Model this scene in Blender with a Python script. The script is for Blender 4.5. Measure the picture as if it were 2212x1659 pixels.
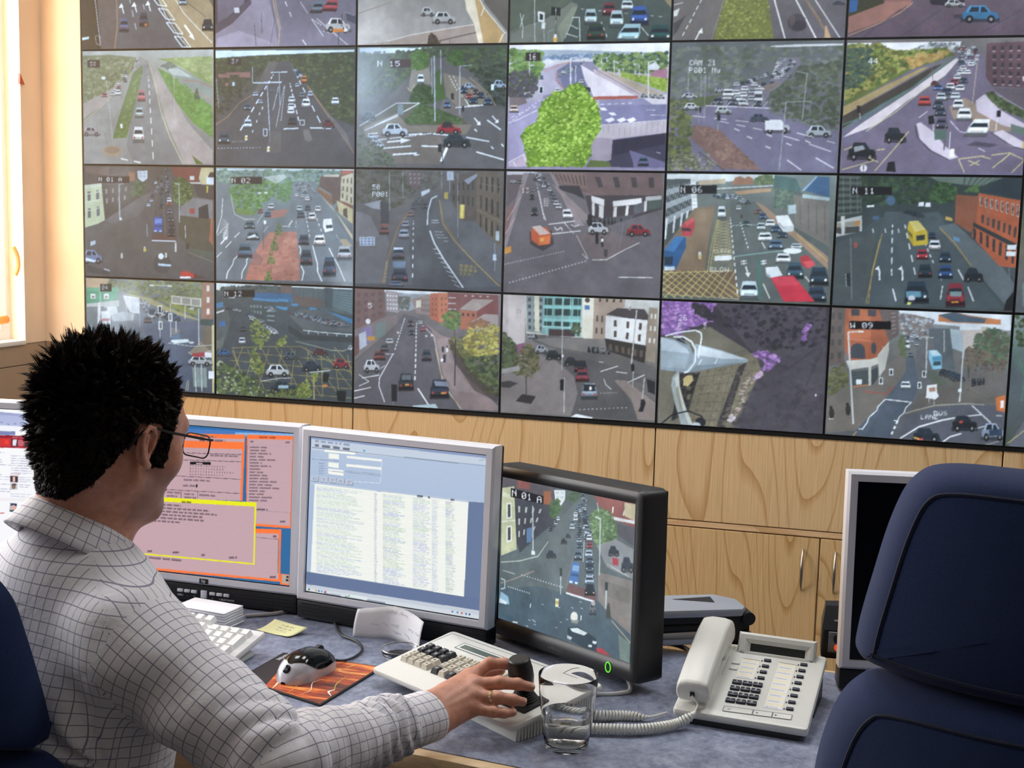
import bpy, bmesh, math, random
import numpy as np
from mathutils import Vector, Matrix
for o in list(bpy.data.objects): bpy.data.objects.remove(o)
C = bpy.context.scene.collection
random.seed(7)
PI = math.pi

# ---------------------------------------------------------------- camera
YAW, PITCH, ROLL, FPX = -0.2721, -0.1215, 0.0258, 2727.01
CAM = np.array([2.6008, -3.8045, 1.42])
def _axes():
    cy, sy, cp, sp = math.cos(YAW), math.sin(YAW), math.cos(PITCH), math.sin(PITCH)
    f = np.array([sy*cp, cy*cp, sp]); r = np.array([cy, -sy, 0.]); u = np.cross(r, f)
    c, s = math.cos(ROLL), math.sin(ROLL)
    return c*r+s*u, -s*r+c*u, f
AXR, AXU, AXF = _axes()
cd = bpy.data.cameras.new('camera'); cam = bpy.data.objects.new('camera', cd); C.objects.link(cam)
cd.sensor_width = 36; cd.lens = FPX/2212*36; cd.clip_start = 0.05
cam.matrix_world = Matrix(((AXR[0], AXU[0], -AXF[0], CAM[0]), (AXR[1], AXU[1], -AXF[1], CAM[1]), (AXR[2], AXU[2], -AXF[2], CAM[2]), (0, 0, 0, 1)))
bpy.context.scene.camera = cam
def ray(px, py): return AXF + AXR*((px-1106)/FPX) - AXU*((py-829.5)/FPX)
def onz(px, py, z): d = ray(px, py); return CAM + d*((z-CAM[2])/d[2])
def atd(px, py, t): return CAM + ray(px, py)*t     # a point of the place at depth t along a line of sight

# ---------------------------------------------------------------- view, world, lights
sc = bpy.context.scene
sc.view_settings.view_transform = 'Standard'; sc.view_settings.look = 'None'
sc.view_settings.exposure = 0.0; sc.view_settings.gamma = 1.0; sc.view_settings.use_curve_mapping = False
w = bpy.data.worlds.new('world'); sc.world = w; w.use_nodes = True
bg = w.node_tree.nodes['Background']; bg.inputs[0].default_value = (0.93, 0.96, 1.0, 1); bg.inputs[1].default_value = 3.5
def area(name, loc, target, sx, sy, power, col):
    l = bpy.data.lights.new(name, 'AREA'); l.shape = 'RECTANGLE'; l.size = sx; l.size_y = sy; l.energy = power; l.color = col
    o = bpy.data.objects.new(name, l); C.objects.link(o); o.location = loc
    o.rotation_euler = (Vector(target)-Vector(loc)).to_track_quat('-Z', 'Y').to_euler()
    return o
FLOOR_Z, CEIL_Z = 0.0, 2.85
area('daylight_at_window', (-0.62, -1.42, 1.75), (0.6, -1.47, 1.35), 2.4, 1.5, 135, (0.97, 0.98, 1.0))
CEIL_LIGHTS = [(0.9, -1.35), (2.1, -1.35), (3.3, -1.35), (0.9, -3.0), (2.1, -3.0), (3.3, -3.0)]
for i, (x, y) in enumerate(CEIL_LIGHTS):
    area('ceiling_lamp_light', (x, y, CEIL_Z-0.06), (x, y, 0), 0.55, 0.55, (15, 17, 14, 1, 1, 1)[i], (0.93, 0.97, 1.0))

# ---------------------------------------------------------------- helpers
def link(o, parent=None):
    C.objects.link(o)
    if parent is not None: o.parent = parent
    return o
def tag(o, label=None, cat=None, group=None, kind=None):
    if label: o['label'] = label
    if cat: o['category'] = cat
    if group: o['group'] = group
    if kind: o['kind'] = kind
    return o
def thing(name, label, cat, loc=(0, 0, 0), rz=0, group=None):
    o = bpy.data.objects.new(name, None); o.empty_display_size = 0.05
    o.location = loc; o.rotation_euler = (0, 0, rz); link(o)
    return tag(o, label, cat, group)
def npmesh(name, V, F, mat, parent=None, smooth=False):
    """V (n,3) array, F (m,4) or (m,3) int array"""
    V = np.asarray(V, np.float32); F = np.asarray(F, np.int32); k = F.shape[1]
    me = bpy.data.meshes.new(name)
    me.vertices.add(len(V)); me.vertices.foreach_set('co', V.ravel())
    me.loops.add(F.size); me.loops.foreach_set('vertex_index', F.ravel())
    me.polygons.add(len(F)); me.polygons.foreach_set('loop_start', np.arange(0, F.size, k, dtype=np.int32))
    me.polygons.foreach_set('use_smooth', np.full(len(F), bool(smooth)))
    me.update(calc_edges=True); me.validate()
    if mat: me.materials.append(mat)
    return link(bpy.data.objects.new(name, me), parent)

class MB:
    """collects shapes into one mesh object"""
    def __init__(s): s.v = []; s.f = []; s.m = []; s.sm = []; s.M = Matrix.Identity(4)
    def add(s, verts, faces, m=0, smooth=False, M=None):
        n = len(s.v); T = s.M if M is None else s.M @ M
        s.v += [tuple(T @ Vector(p)) for p in verts]
        for f in faces: s.f.append(tuple(i+n for i in f)); s.m.append(m); s.sm.append(smooth)
        return s
    def box(s, x0, x1, y0, y1, z0, z1, m=0, r=0, seg=2, M=None):
        bm = bmesh.new(); bmesh.ops.create_cube(bm, size=1)
        for v in bm.verts: v.co = ((x0+x1)/2+v.co.x*(x1-x0), (y0+y1)/2+v.co.y*(y1-y0), (z0+z1)/2+v.co.z*(z1-z0))
        if r: bmesh.ops.bevel(bm, geom=bm.edges[:], offset=r, segments=seg, affect='EDGES', profile=0.5)
        s.bm(bm, m, bool(r), M); return s
    def bm(s, bm, m=0, smooth=False, M=None):
        bm.verts.index_update()
        s.add([v.co.copy() for v in bm.verts], [[v.index for v in f.verts] for f in bm.faces], m, smooth, M); bm.free(); return s
    def tube(s, path, r, n=10, m=0, cap=True, closed=False, M=None):
        P = [Vector(p) for p in path]; k = len(P); R = r if isinstance(r, (list, tuple)) else [r]*k
        vs = []; fs = []; up = None
        for i in range(k):
            a = P[i-1] if i or closed else P[i]; b = P[(i+1) % k] if i < k-1 or closed else P[i]
            t = (b-a).normalized()
            if up is None: up = t.orthogonal().normalized()
            up = (up - t*up.dot(t)); up = up.normalized() if up.length > 1e-6 else t.orthogonal().normalized()
            q = t.cross(up)
            for j in range(n):
                c = 2*PI*j/n; vs.append(P[i] + (up*math.cos(c)+q*math.sin(c))*R[i])
        for i in range(k if closed else k-1):
            for j in range(n):
                i2 = (i+1) % k
                fs.append((i*n+j, i*n+(j+1) % n, i2*n+(j+1) % n, i2*n+j))
        s.add(vs, fs, m, True, M)
        if cap and not closed: s.add(vs[:n], [tuple(range(n))[::-1]], m, False, M); s.add(vs[-n:], [tuple(range(n))], m, False, M)
        return s
    def lathe(s, prof, n=32, m=0, M=None, smooth=True):
        vs = []; fs = []; k = len(prof)
        for j in range(n):
            c = 2*PI*j/n
            for (r, z) in prof: vs.append((r*math.cos(c), r*math.sin(c), z))
        for j in range(n):
            j2 = (j+1) % n
            for i in range(k-1): fs.append((j*k+i, j2*k+i, j2*k+i+1, j*k+i+1))
        s.add(vs, fs, m, smooth, M); return s
    def prism(s, poly, z0, z1, m=0, M=None, smooth=False):
        n = len(poly)
        vs = [(x, y, z0) for x, y in poly]+[(x, y, z1) for x, y in poly]
        s.add(vs, [tuple(range(n))[::-1], tuple(range(n, 2*n))], m, False, M)
        s.add(vs, [(i, (i+1) % n, n+(i+1) % n, n+i) for i in range(n)], m, smooth, M); return s
    def bprism(s, poly, z0, z1, r, m=0, M=None, seg=2):
        """prism with rounded upper and lower edges"""
        bm = bmesh.new(); vs = [bm.verts.new((x, y, z0)) for x, y in poly]; f = bm.faces.new(vs)
        e = bmesh.ops.extrude_face_region(bm, geom=[f])
        for v in e['geom']:
            if isinstance(v, bmesh.types.BMVert): v.co.z = z1
        bmesh.ops.recalc_face_normals(bm, faces=bm.faces[:])
        bmesh.ops.bevel(bm, geom=[x for x in bm.edges if abs(x.verts[0].co.z-x.verts[1].co.z) < 1e-6], offset=r, segments=seg, affect='EDGES', profile=0.5)
        s.bm(bm, m, True, M); return s
    def quad(s, a, b, c, d, m=0, M=None): s.add([a, b, c, d], [(0, 1, 2, 3)], m, False, M); return s
    def build(s, name, mats, parent=None, recalc=True):
        me = bpy.data.meshes.new(name); me.from_pydata([tuple(v) for v in s.v], [], s.f)
        for m in (mats if isinstance(mats, (list, tuple)) else [mats]): me.materials.append(m)
        me.polygons.foreach_set('material_index', s.m); me.polygons.foreach_set('use_smooth', s.sm)
        me.update()
        bm = bmesh.new(); bm.from_mesh(me); bmesh.ops.remove_doubles(bm, verts=bm.verts[:], dist=1e-6)
        if recalc: bmesh.ops.recalc_face_normals(bm, faces=bm.faces[:])
        bm.to_mesh(me); bm.free()
        if any(s.sm):
            try: me.set_sharp_from_angle(angle=math.radians(40))
            except Exception: pass
        return link(bpy.data.objects.new(name, me), parent)
def rrect(w, h, r, n=5, cx=0, cy=0):
    out = []
    for (sx, sy, a0) in ((1, -1, -PI/2), (1, 1, 0), (-1, 1, PI/2), (-1, -1, PI)):
        for i in range(n+1):
            a = a0+PI/2*i/n; out.append((cx+sx*(w/2-r)+r*math.cos(a), cy+sy*(h/2-r)+r*math.sin(a)))
    return out
def frame_mb(mb, w, h, ow, y0, y1, m=0, z0=0.0, bot=None, bevel=0.0, rec=0.0):
    """picture-frame ring in the x-z plane, centred on x, from z0 up; front at y0"""
    b = ow if bot is None else bot
    o = [(-w/2, z0), (w/2, z0), (w/2, z0+h), (-w/2, z0+h)]
    i = [(-w/2+ow, z0+b), (w/2-ow, z0+b), (w/2-ow, z0+h-ow), (-w/2+ow, z0+h-ow)]
    e = bevel
    o2 = [(x+(e if x < 0 else -e), z+(e if z == z0 else -e)) for x, z in o]
    vs = [(x, y1, z) for x, z in o]+[(x, y0+e, z) for x, z in o]+[(x, y0, z) for x, z in o2]+[(x, y0, z) for x, z in i]+[(x, y0+rec, z) for x, z in i]
    fs = []
    for L in range(4):
        for k in range(4): fs.append((L*4+k, L*4+(k+1) % 4, L*4+4+(k+1) % 4, L*4+4+k))
    mb.add(vs, fs, m)
    return mb
def bez(p, n=12):
    """smooth path through points (Catmull-Rom)"""
    P = [Vector(q) for q in p]; P = [P[0]*2-P[1]]+P+[P[-1]*2-P[-2]]; out = []
    for i in range(1, len(P)-2):
        for k in range(n):
            t = k/n; a, b, c, d = P[i-1], P[i], P[i+1], P[i+2]
            out.append(0.5*((2*b)+(c-a)*t+(2*a-5*b+4*c-d)*t*t+(3*b-a-3*c+d)*t**3))
    out.append(P[-2]); return out

# ---------------------------------------------------------------- materials
def lin(c):
    if isinstance(c, str): c = tuple(int(c[i:i+2], 16)/255 for i in (0, 2, 4))
    return tuple((x/12.92 if x <= 0.04045 else ((x+0.055)/1.055)**2.4) for x in c)+(1,)
class NT:
    def __init__(s, name):
        s.mat = bpy.data.materials.new(name); s.mat.use_nodes = True; s.t = s.mat.node_tree
        s.b = s.t.nodes['Principled BSDF']; s.out = s.t.nodes['Material Output']
    def n(s, kind, **kw):
        x = s.t.nodes.new(kind)
        for k, v in kw.items():
            if k in x.inputs.keys() if isinstance(k, str) else False: x.inputs[k].default_value = v
            else: setattr(x, k, v)
        return x
    def l(s, a, b): s.t.links.new(a, b)
    def ramp(s, fac, stops):
        r = s.n('ShaderNodeValToRGB'); e = r.color_ramp.elements
        while len(e) < len(stops): e.new(0.5)
        for el, (p, c) in zip(e, stops): el.position = p; el.color = lin(c) if isinstance(c, str) else c
        s.l(fac, r.inputs[0]); return r.outputs[0]
    def coord(s, kind='Object', scale=(1, 1, 1), rot=(0, 0, 0)):
        tc = s.n('ShaderNodeTexCoord'); mp = s.n('ShaderNodeMapping'); mp.inputs['Scale'].default_value = scale; mp.inputs['Rotation'].default_value = rot
        s.l(tc.outputs[kind], mp.inputs[0]); return mp.outputs[0]
    def noise(s, vec, scale, detail=3, rough=0.5, dist=0):
        x = s.n('ShaderNodeTexNoise'); s.l(vec, x.inputs['Vector']); x.inputs['Scale'].default_value = scale; x.inputs['Detail'].default_value = detail
        x.inputs['Roughness'].default_value = rough; x.inputs['Distortion'].default_value = dist; return x.outputs['Fac']
    def math(s, op, a, b=None, c=None):
        x = s.n('ShaderNodeMath'); x.operation = op
        for i, v in enumerate((a, b, c)):
            if v is None: continue
            if isinstance(v, (int, float)): x.inputs[i].default_value = v
            else: s.l(v, x.inputs[i])
        return x.outputs[0]
    def bump(s, h, strength=0.2, dist=0.001):
        b = s.n('ShaderNodeBump'); b.inputs['Strength'].default_value = strength; b.inputs['Distance'].default_value = dist
        s.l(h, b.inputs['Height']); s.l(b.outputs[0], s.b.inputs['Normal'])
def plain(name, col, rough=0.5, metal=0.0, noise=0.0, nscale=60, coat=0, spec=0.5, emit=None, bump=0):
    t = NT(name); b = t.b; b.inputs['Roughness'].default_value = rough; b.inputs['Metallic'].default_value = metal
    b.inputs['Base Color'].default_value = lin(col); b.inputs['Specular IOR Level'].default_value = spec
    if coat: b.inputs['Coat Weight'].default_value = coat
    if noise:
        c = lin(col); f = t.noise(t.coord(), nscale, 4)
        t.l(t.ramp(f, [(0.3, tuple(x*(1-noise) for x in c[:3])+(1,)), (0.7, tuple(min(1, x*(1+noise)) for x in c[:3])+(1,))]), b.inputs['Base Color'])
        if bump: t.bump(f, bump)
    if emit: b.inputs['Emission Color'].default_value = lin(emit[0]); b.inputs['Emission Strength'].default_value = emit[1]
    return t.mat
def wood(name, c0, c1, c2, seed=0.0, scale=1.0, horiz=False):
    t = NT(name); rot = (0, PI/2, 0) if horiz else (0, 0, 0)
    tc = t.n('ShaderNodeTexCoord'); mp = t.n('ShaderNodeMapping'); t.l(tc.outputs['Object'], mp.inputs[0])
    mp.inputs['Rotation'].default_value = rot; mp.inputs['Location'].default_value = (seed, seed*0.7, seed*1.3)
    m2 = t.n('ShaderNodeMapping'); t.l(mp.outputs[0], m2.inputs[0]); m2.inputs['Scale'].default_value = (3.0*scale, 3.0*scale, 0.62*scale)
    big = t.noise(m2.outputs[0], 1.1, 1.2, 0.35)
    rings = t.math('FRACT', t.math('MULTIPLY', big, 17.0))
    ring = t.math('POWER', rings, 2.6)
    m3 = t.n('ShaderNodeMapping'); t.l(mp.outputs[0], m3.inputs[0]); m3.inputs['Scale'].default_value = (260*scale, 260*scale, 5*scale)
    fib = t.noise(m3.outputs[0], 1.0, 3, 0.6)
    soft = t.noise(m2.outputs[0], 3.0, 2)
    col = t.ramp(ring, [(0.0, c0), (0.55, c0), (1.0, c1)])
    mix = t.n('ShaderNodeMixRGB'); mix.blend_type = 'MULTIPLY'; mix.inputs[0].default_value = 0.55; t.l(col, mix.inputs[1])
    t.l(t.ramp(fib, [(0.3, c2), (0.62, 'ffffff')]), mix.inputs[2])
    t.l(mix.outputs[0], t.b.inputs['Base Color']); t.b.inputs['Roughness'].default_value = 0.42
    t.bump(fib, 0.06)
    return t.mat
M = {}
M['ash'] = wood('ash_veneer', 'd8bc92', 'bc9564', 'd6c4a8')
M['ash_dark'] = wood('ash_edging', 'dcbc94', 'cca57a', 'd6bfa0', 3.1, 1.6, True)
M['ash2'] = wood('ash_veneer_door', 'd2b485', 'b38b52', 'd5bf9a', 5.3, 1.15)
M['nosing'] = wood('desk_edge_wood', 'dfc49c', 'd4b286', 'dccbb0', 2.2, 1.4, True)
M['yellow'] = plain('yellow_wall_paint', 'f4dabc', 0.7, noise=0.03, nscale=8)
M['beige'] = plain('beige_dado_paint', 'b39a80', 0.6, noise=0.03, nscale=8)
M['wall_grey'] = plain('grey_wall_paint', '8a8886', 0.8)  # mid grey for the unseen walls, darkened to cut bounced light
M['white_paint'] = plain('white_ceiling_paint', 'e8e4dc', 0.8, noise=0.02, nscale=5)
def carpet():
    t = NT('grey_carpet'); f = t.noise(t.coord(), 220, 5, 0.7)
    t.l(t.ramp(f, [(0.3, '3c3f48'), (0.7, '5a5d66')]), t.b.inputs['Base Color']); t.b.inputs['Roughness'].default_value = 1; t.bump(f, 0.6, 0.004); return t.mat
M['carpet'] = carpet()
def laminate():
    t = NT('mottled_blue_grey_laminate'); c = t.coord()
    f = t.noise(c, 90, 5, 0.75); g = t.noise(c, 22, 3, 0.6, 1.2)
    a = t.math('ADD', t.math('MULTIPLY', f, 0.6), t.math('MULTIPLY', g, 0.4))
    t.l(t.ramp(a, [(0.36, '5c6378'), (0.5, '7d8398'), (0.64, '989eb0')]), t.b.inputs['Base Color'])
    t.b.inputs['Roughness'].default_value = 0.45; return t.mat
M['laminate'] = laminate()
M['silver'] = plain('silver_plastic', 'e2e2ea', 0.35, 0.05)
M['silver_dark'] = plain('dark_silver_plastic', '8a8c90', 0.35, 0.3)
M['black'] = plain('black_plastic', '141417', 0.42, noise=0.1, nscale=400)
M['black_gloss'] = plain('black_gloss', '050507', 0.12, spec=0.35)
M['matt_black'] = plain('matt_black', '0a0a0b', 0.7)
M['charcoal'] = plain('charcoal_plastic', '1c1b1d', 0.45, noise=0.15, nscale=700)
M['bezel'] = plain('black_bezel', '08080a', 0.5)
M['white_pl'] = plain('white_plastic', 'd9d9d8', 0.42, noise=0.02, nscale=30)
M['cream_pl'] = plain('cream_plastic', 'dcdcd6', 0.42, noise=0.02, nscale=300)
M['grey_pl'] = plain('warm_grey_plastic', 'd4d3cd', 0.5, noise=0.03, nscale=500)
M['key_beige'] = plain('beige_keycap', 'bdb6a8', 0.5)
M['key_black'] = plain('black_keycap', '26262a', 0.45)
M['key_navy'] = plain('navy_key', '1c2136', 0.4)
M['ink_white'] = plain('white_print', 'e6e6e6', 0.6)
M['ink_grey'] = plain('grey_print', '6c7078', 0.6)
M['ink_black'] = plain('black_print', '222226', 0.6)
M['ink_blue'] = plain('pale_blue_ink', '7d86b5', 0.7)
M['paper'] = plain('white_paper', 'eeeef2', 0.8, noise=0.02, nscale=20)
M['paper_warm'] = plain('cream_paper', 'f0ead4', 0.8)
M['sticky'] = plain('pale_yellow_paper', 'e9e6ae', 0.8)
M['metal'] = plain('brushed_steel', 'b8b4ae', 0.3, 1.0)
M['alu'] = plain('grey_aluminium', 'a9b0bc', 0.42, 0.3)
M['gold'] = plain('pale_gold', 'e0cfa0', 0.2, 1.0)
M['lcd'] = plain('dark_lcd', '2b302e', 0.2, noise=0.2, nscale=900)
M['lcd_green'] = plain('grey_green_lcd', '56605a', 0.25)
M['blind'] = None
def fabric(name, c0, c1, sc_=900):
    t = NT(name); f = t.noise(t.coord(), sc_, 3, 0.7)
    t.l(t.ramp(f, [(0.35, c0), (0.65, c1)]), t.b.inputs['Base Color']); t.b.inputs['Roughness'].default_value = 0.95
    t.b.inputs['Sheen Weight'].default_value = 0.05; t.bump(f, 0.35); return t.mat
M['navy'] = fabric('navy_upholstery', '0e1e42', '182f5e')
M['navy_dark'] = fabric('dark_navy_upholstery', '10172a', '1a2340')
M['trouser'] = fabric('black_trouser_cloth', '0c0c10', '16161c')
# ================================================================ the room
def struct(name,mb,mats,label=None):
    o = mb.build(name,mats); o['kind'] = 'structure'
    if label: o['label'] = label
    return o
TW,TH = 0.5,0.3811                 # one display of the video wall
WALL_TOP = 1.42+1.8906*0.5; WALL_BOT = WALL_TOP-4*TH
XL,XR,YR = -0.16,4.6,-5.2
struct('floor',MB().box(XL-0.1,XR+0.1,YR-0.1,0.2,-0.08,0),M['carpet'])
struct('ceiling',MB().box(XL-0.1,XR+0.1,YR-0.1,0.2,CEIL_Z,CEIL_Z+0.08),M['white_paint'])
SILL = 0.992
WY0,WY1,WZ1 = -2.65,-0.112,2.45
mb = MB()
mb.box(XL-0.14,XL,WY1,0.06,SILL,CEIL_Z); mb.box(XL-0.14,XL,YR,WY0,SILL,CEIL_Z); mb.box(XL-0.14,XL,WY0,WY1,WZ1,CEIL_Z)
struct('wall_left',mb,M['yellow'])
mb = MB(); mb.box(XL-0.14,XL,YR,0.06,0,SILL-0.075); mb.box(XL-0.14,XL-0.003,YR,0.06,SILL-0.072,SILL)
struct('wall_left_dado',mb,M['beige'])
mb = MB(); mb.box(XL,0.0-0.004,0.0,0.2,SILL,CEIL_Z); mb.box(-0.004,XR,0.062,0.2,0,CEIL_Z)
struct('wall_back',mb,M['yellow'])
struct('wall_back_dado',MB().box(XL,-0.004,0.0,0.2,0,SILL),M['beige'])
struct('wall_right',MB().box(XR,XR+0.1,YR,0.2,0,CEIL_Z),M['wall_grey'])
struct('wall_front',MB().box(XL-0.1,XR+0.1,YR-0.1,YR,0,CEIL_Z),M['wall_grey'])
# window
mb = MB()
X0,X1 = XL-0.11,XL-0.06
for a in (WY0,WY0+(WY1-WY0)/2-0.025,WY1-0.05): mb.box(X0,X1,a,a+0.05,SILL,WZ1)
mb.box(X0,X1,WY0+0.05,WY1-0.05,SILL,SILL+0.05); mb.box(X0,X1,WY0+0.05,WY1-0.05,WZ1-0.05,WZ1)
wn = struct('window_1',mb,plain('white_window_frame','eeeeea',0.4))
def glassmat(name,rough=0.0,ior=1.45,col='ffffff'):
    t = NT(name); t.b.inputs['Transmission Weight'].default_value = 1; t.b.inputs['Roughness'].default_value = rough
    t.b.inputs['IOR'].default_value = ior; t.b.inputs['Base Color'].default_value = lin(col); return t.mat
M['glass'] = glassmat('clear_glass',0,1.32); M['water'] = glassmat('water',0,1.25)
def thin_glass():
    t = NT('window_glass'); tr = t.n('ShaderNodeBsdfTransparent'); gl = t.n('ShaderNodeBsdfGlossy'); gl.inputs['Roughness'].default_value = 0.02
    mx = t.n('ShaderNodeMixShader'); mx.inputs[0].default_value = 0.06; t.l(tr.outputs[0],mx.inputs[1]); t.l(gl.outputs[0],mx.inputs[2]); t.l(mx.outputs[0],t.out.inputs[0]); return t.mat
M['pane'] = thin_glass()
MB().box(XL-0.088,XL-0.084,WY0+0.05,WY1-0.05,SILL+0.05,WZ1-0.05).build('pane',M['pane'],wn)
struct('trim_1',MB().box(XL-0.06,XL+0.004,WY0,WY1,SILL-0.004,SILL+0.012,r=0.003),plain('white_sill','f2efe8',0.5),'white window sill')
# roller blind hanging in the window
def blindmat():
    t = NT('orange_blind_cloth'); t.b.inputs['Base Color'].default_value = lin('f4c890'); t.b.inputs['Roughness'].default_value = 0.9
    tr = t.n('ShaderNodeBsdfTranslucent'); tr.inputs[0].default_value = lin('f8c888')
    mx = t.n('ShaderNodeMixShader'); mx.inputs[0].default_value = 0.55; t.l(t.b.outputs[0],mx.inputs[1]); t.l(tr.outputs[0],mx.inputs[2]); t.l(mx.outputs[0],t.out.inputs[0]); return t.mat
M['blind'] = blindmat()
t = thing('roller_blind','orange roller blind drawn down over the window at the left edge','blind',(XL-0.02,-0.85,2.42))
MB().tube([(0,-0.67,0),(0,0.67,0)],0.022,16).build('roller',M['white_pl'],t)
yb = -0.187+0.85
n = 24; V = []; F = []
for i in range(n+1):
    z = -0.01-i/n*(2.42-1.085)
    for j in range(13):
        y = -0.67+(yb+0.67)*j/12; V.append((0.004*math.sin(j*1.1)*i/n,y,z))
for i in range(n):
    for j in range(12): a = i*13+j; F.append((a,a+1,a+14,a+13))
npmesh('blind_cloth',V,F,M['blind'],t,True)
mb = MB()
pts = [(0.004*math.sin(j*1.1)+0.0,-0.67+(yb+0.67)*j/12,-1.345-0.006*math.sin(j*2.4)) for j in range(13)]
mb.tube(pts,0.014,10); mb.build('bottom_bar',M['blind'],t)
mb = MB(); mb.tube([(0.006,yb+0.035,-0.02),(0.006,yb+0.037,-1.12)],0.0012,6); mb.build('pull_chain',M['white_pl'],t)
mb = MB(); mb.tube(bez([(0.006,yb+0.038,-1.10),(0.012,yb+0.050,-1.13),(0.012,yb+0.054,-1.165),(0.006,yb+0.046,-1.195)],5),[0.008]*16,8); mb.build('pull_toggle',M['blind'],t)
t = thing('chain_clip','small red clip on the window edge high above the blind toggle','clip',(XL+0.001,-0.112,1.86))
MB().prism([(-0.014,0.0),(0.012,0.0),(-0.010,0.035)],0,0.008,M=Matrix.Rotation(PI/2,4,'Y') @ Matrix.Rotation(PI/2,4,'Z')).build('clip_body',plain('dull_red_plastic','b4533a',0.5),t)
mb = MB()
tag(mb.lathe([(0,0),(0.003,0),(0.0035,0.002),(0,0.003)],10,M=Matrix.Translation((-0.142,0.0,2.42)) @ Matrix.Rotation(PI/2,4,'X')).build('wall_screw',M['matt_black']),'small dark screw in the yellow wall left of the video wall','screw')
# wood below and beside the video wall
for i,(x0,x1,z0,z1) in enumerate([(0,0.998,0,WALL_BOT-0.012),(1.002,1.998,0,WALL_BOT-0.012),(2.002,2.998,0.551,WALL_BOT-0.012),(3.002,3.998,0,WALL_BOT-0.012),(4.002,XR,0,CEIL_Z),(3.505,3.998,WALL_BOT-0.010,CEIL_Z),(0,3.50,WALL_TOP+0.012,CEIL_Z),(3.002,3.502,WALL_BOT+2*TH+0.002,WALL_TOP+0.010)]):
    o = struct('trim_%d' % (i+2),MB().box(0,x1-x0,0,0.06,0,z1-z0,r=0.0012,seg=1),M['ash'],'pale ash veneered wall panel')
    o.location = (x0,0.0,z0)
struct('trim_20',MB().box(-0.004,3.505,-0.004,0.058,WALL_BOT-0.011,WALL_BOT-0.001),M['bezel'],'black strip below the video wall')
# cupboards under the panels
def cupboard(x0,label,first):
    t = thing('cupboard',label,'cupboard',(x0,0,0),0,None)
    mb = MB(); mb.box(0.002,0.028,0.0,0.06,0.07,0.548); mb.box(0.972,0.998,0.0,0.06,0.07,0.548); mb.box(0.028,0.972,0.0,0.06,0.532,0.548); mb.box(0.028,0.972,0.012,0.06,0.07,0.53)
    mb.box(0.002,0.998,0.01,0.06,0,0.07); mb.build('carcass',M['ash_dark'],t)
    for k,(a,b) in enumerate(((0.031,0.5045),(0.5095,0.969))):
        d = MB().box(0,b-a,-0.018,0.011,0,0.45,r=0.001,seg=1).build('door',M['ash2'],t); d.location = (a,0.018,0.077)
        hx = (b-a)-0.046 if k == 0 else 0.044
        pts = []
        for i in range(17):
            u = i/16; pts.append((0,-0.02-0.026*math.sin(PI*u)**0.8,0.29+0.125*u))
        h = MB().tube(pts,[0.0028+0.0022*math.sin(PI*i/16) for i in range(17)],10).build('handle',M['metal'],d); h.location = (hx,0,0); h['label'] = 'curved steel bow handle'
    return t
cupboard(2.0,'pale ash two door cupboard with bow handles below the video wall',True)
for i,(x,y) in enumerate(CEIL_LIGHTS):
    t = thing('ceiling_light','square recessed ceiling light above the desk and video wall','ceiling light',(x,y,CEIL_Z),0,'recessed ceiling lights')
    mb = MB(); frame_mb(mb,0.64,0.64,0.03,0.0,0.02); 
    mb2 = MB(); mb2.add([(vx,vz-0.32,-0.02+vy) for vx,vy,vz in mb.v],mb.f); mb2.build('frame',M['white_pl'],t)
# ================================================================ the control desk
DZ = 0.74
FRONT = [(0.35,-2.20),(0.9,-2.215),(1.4,-2.245),(1.75,-2.27),(2.036,-2.295),(2.201,-2.315),(2.45,-2.355),(2.75,-2.43),(3.1,-2.56),(3.5,-2.75)]
BACK = [(3.72,-2.1),(3.2,-1.90),(2.8,-1.83),(2.36,-1.80),(1.9,-1.765),(1.3,-1.74),(0.35,-1.72)]
desk = thing('control_desk','long curved control desk with mottled blue grey top and wooden front edge','desk',(0,0,0))
MB().prism(FRONT+BACK,DZ-0.03,DZ).build('worktop',M['laminate'],desk)
def strip(pts,w,z0,z1,side,r=0.006):
    n = len(pts); out = []
    for i,p in enumerate(pts):
        a = Vector(pts[max(i-1,0)]); b = Vector(pts[min(i+1,n-1)]); d = (b-a).normalized(); q = Vector((d.y,-d.x))*side; out.append((p[0]+q.x*w,p[1]+q.y*w))
    mb = MB(); mb.bprism([*pts,*out[::-1]],z0,z1,r); return mb
strip(FRONT,0.024,DZ-0.034,DZ+0.001,1).build('front_edging',M['nosing'],desk)['label'] = 'pale wooden bullnose edge'
strip(BACK,0.008,DZ-0.034,DZ+0.001,1,0.002).build('back_edging',M['nosing'],desk)
strip([(x,y+0.05) for x,y in FRONT if x < 1.95],0.02,0.30,DZ-0.034,1,0.002).build('apron',M['ash_dark'],desk)
for x,y0,y1 in ((0.5,-2.15,-1.76),(2.9,-2.38,-1.88)):
    MB().box(x-0.014,x+0.014,y0,y1,0,DZ-0.03).build('leg',M['ash'],desk)

FONT_CACHE = {}
def lettering(txt,size,mat,parent,mtx,name='lettering',ext=0.0002,bold=0.0,align='CENTER'):
    cu = bpy.data.curves.new('t','FONT'); cu.body = txt; cu.size = size; cu.extrude = ext; cu.align_x = align; cu.align_y = 'CENTER'; cu.offset = bold; cu.resolution_u = 2
    ob = bpy.data.objects.new('t',cu); C.objects.link(ob)
    dg = bpy.context.evaluated_depsgraph_get(); me = bpy.data.meshes.new_from_object(ob.evaluated_get(dg)); me.name = name
    bpy.data.objects.remove(ob); bpy.data.curves.remove(cu)
    me.transform(mtx); me.materials.clear(); me.materials.append(mat)
    return link(bpy.data.objects.new(name,me),parent)
STAND = Matrix.Rotation(PI/2,4,'X')         # flat text -> upright, facing -y

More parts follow.
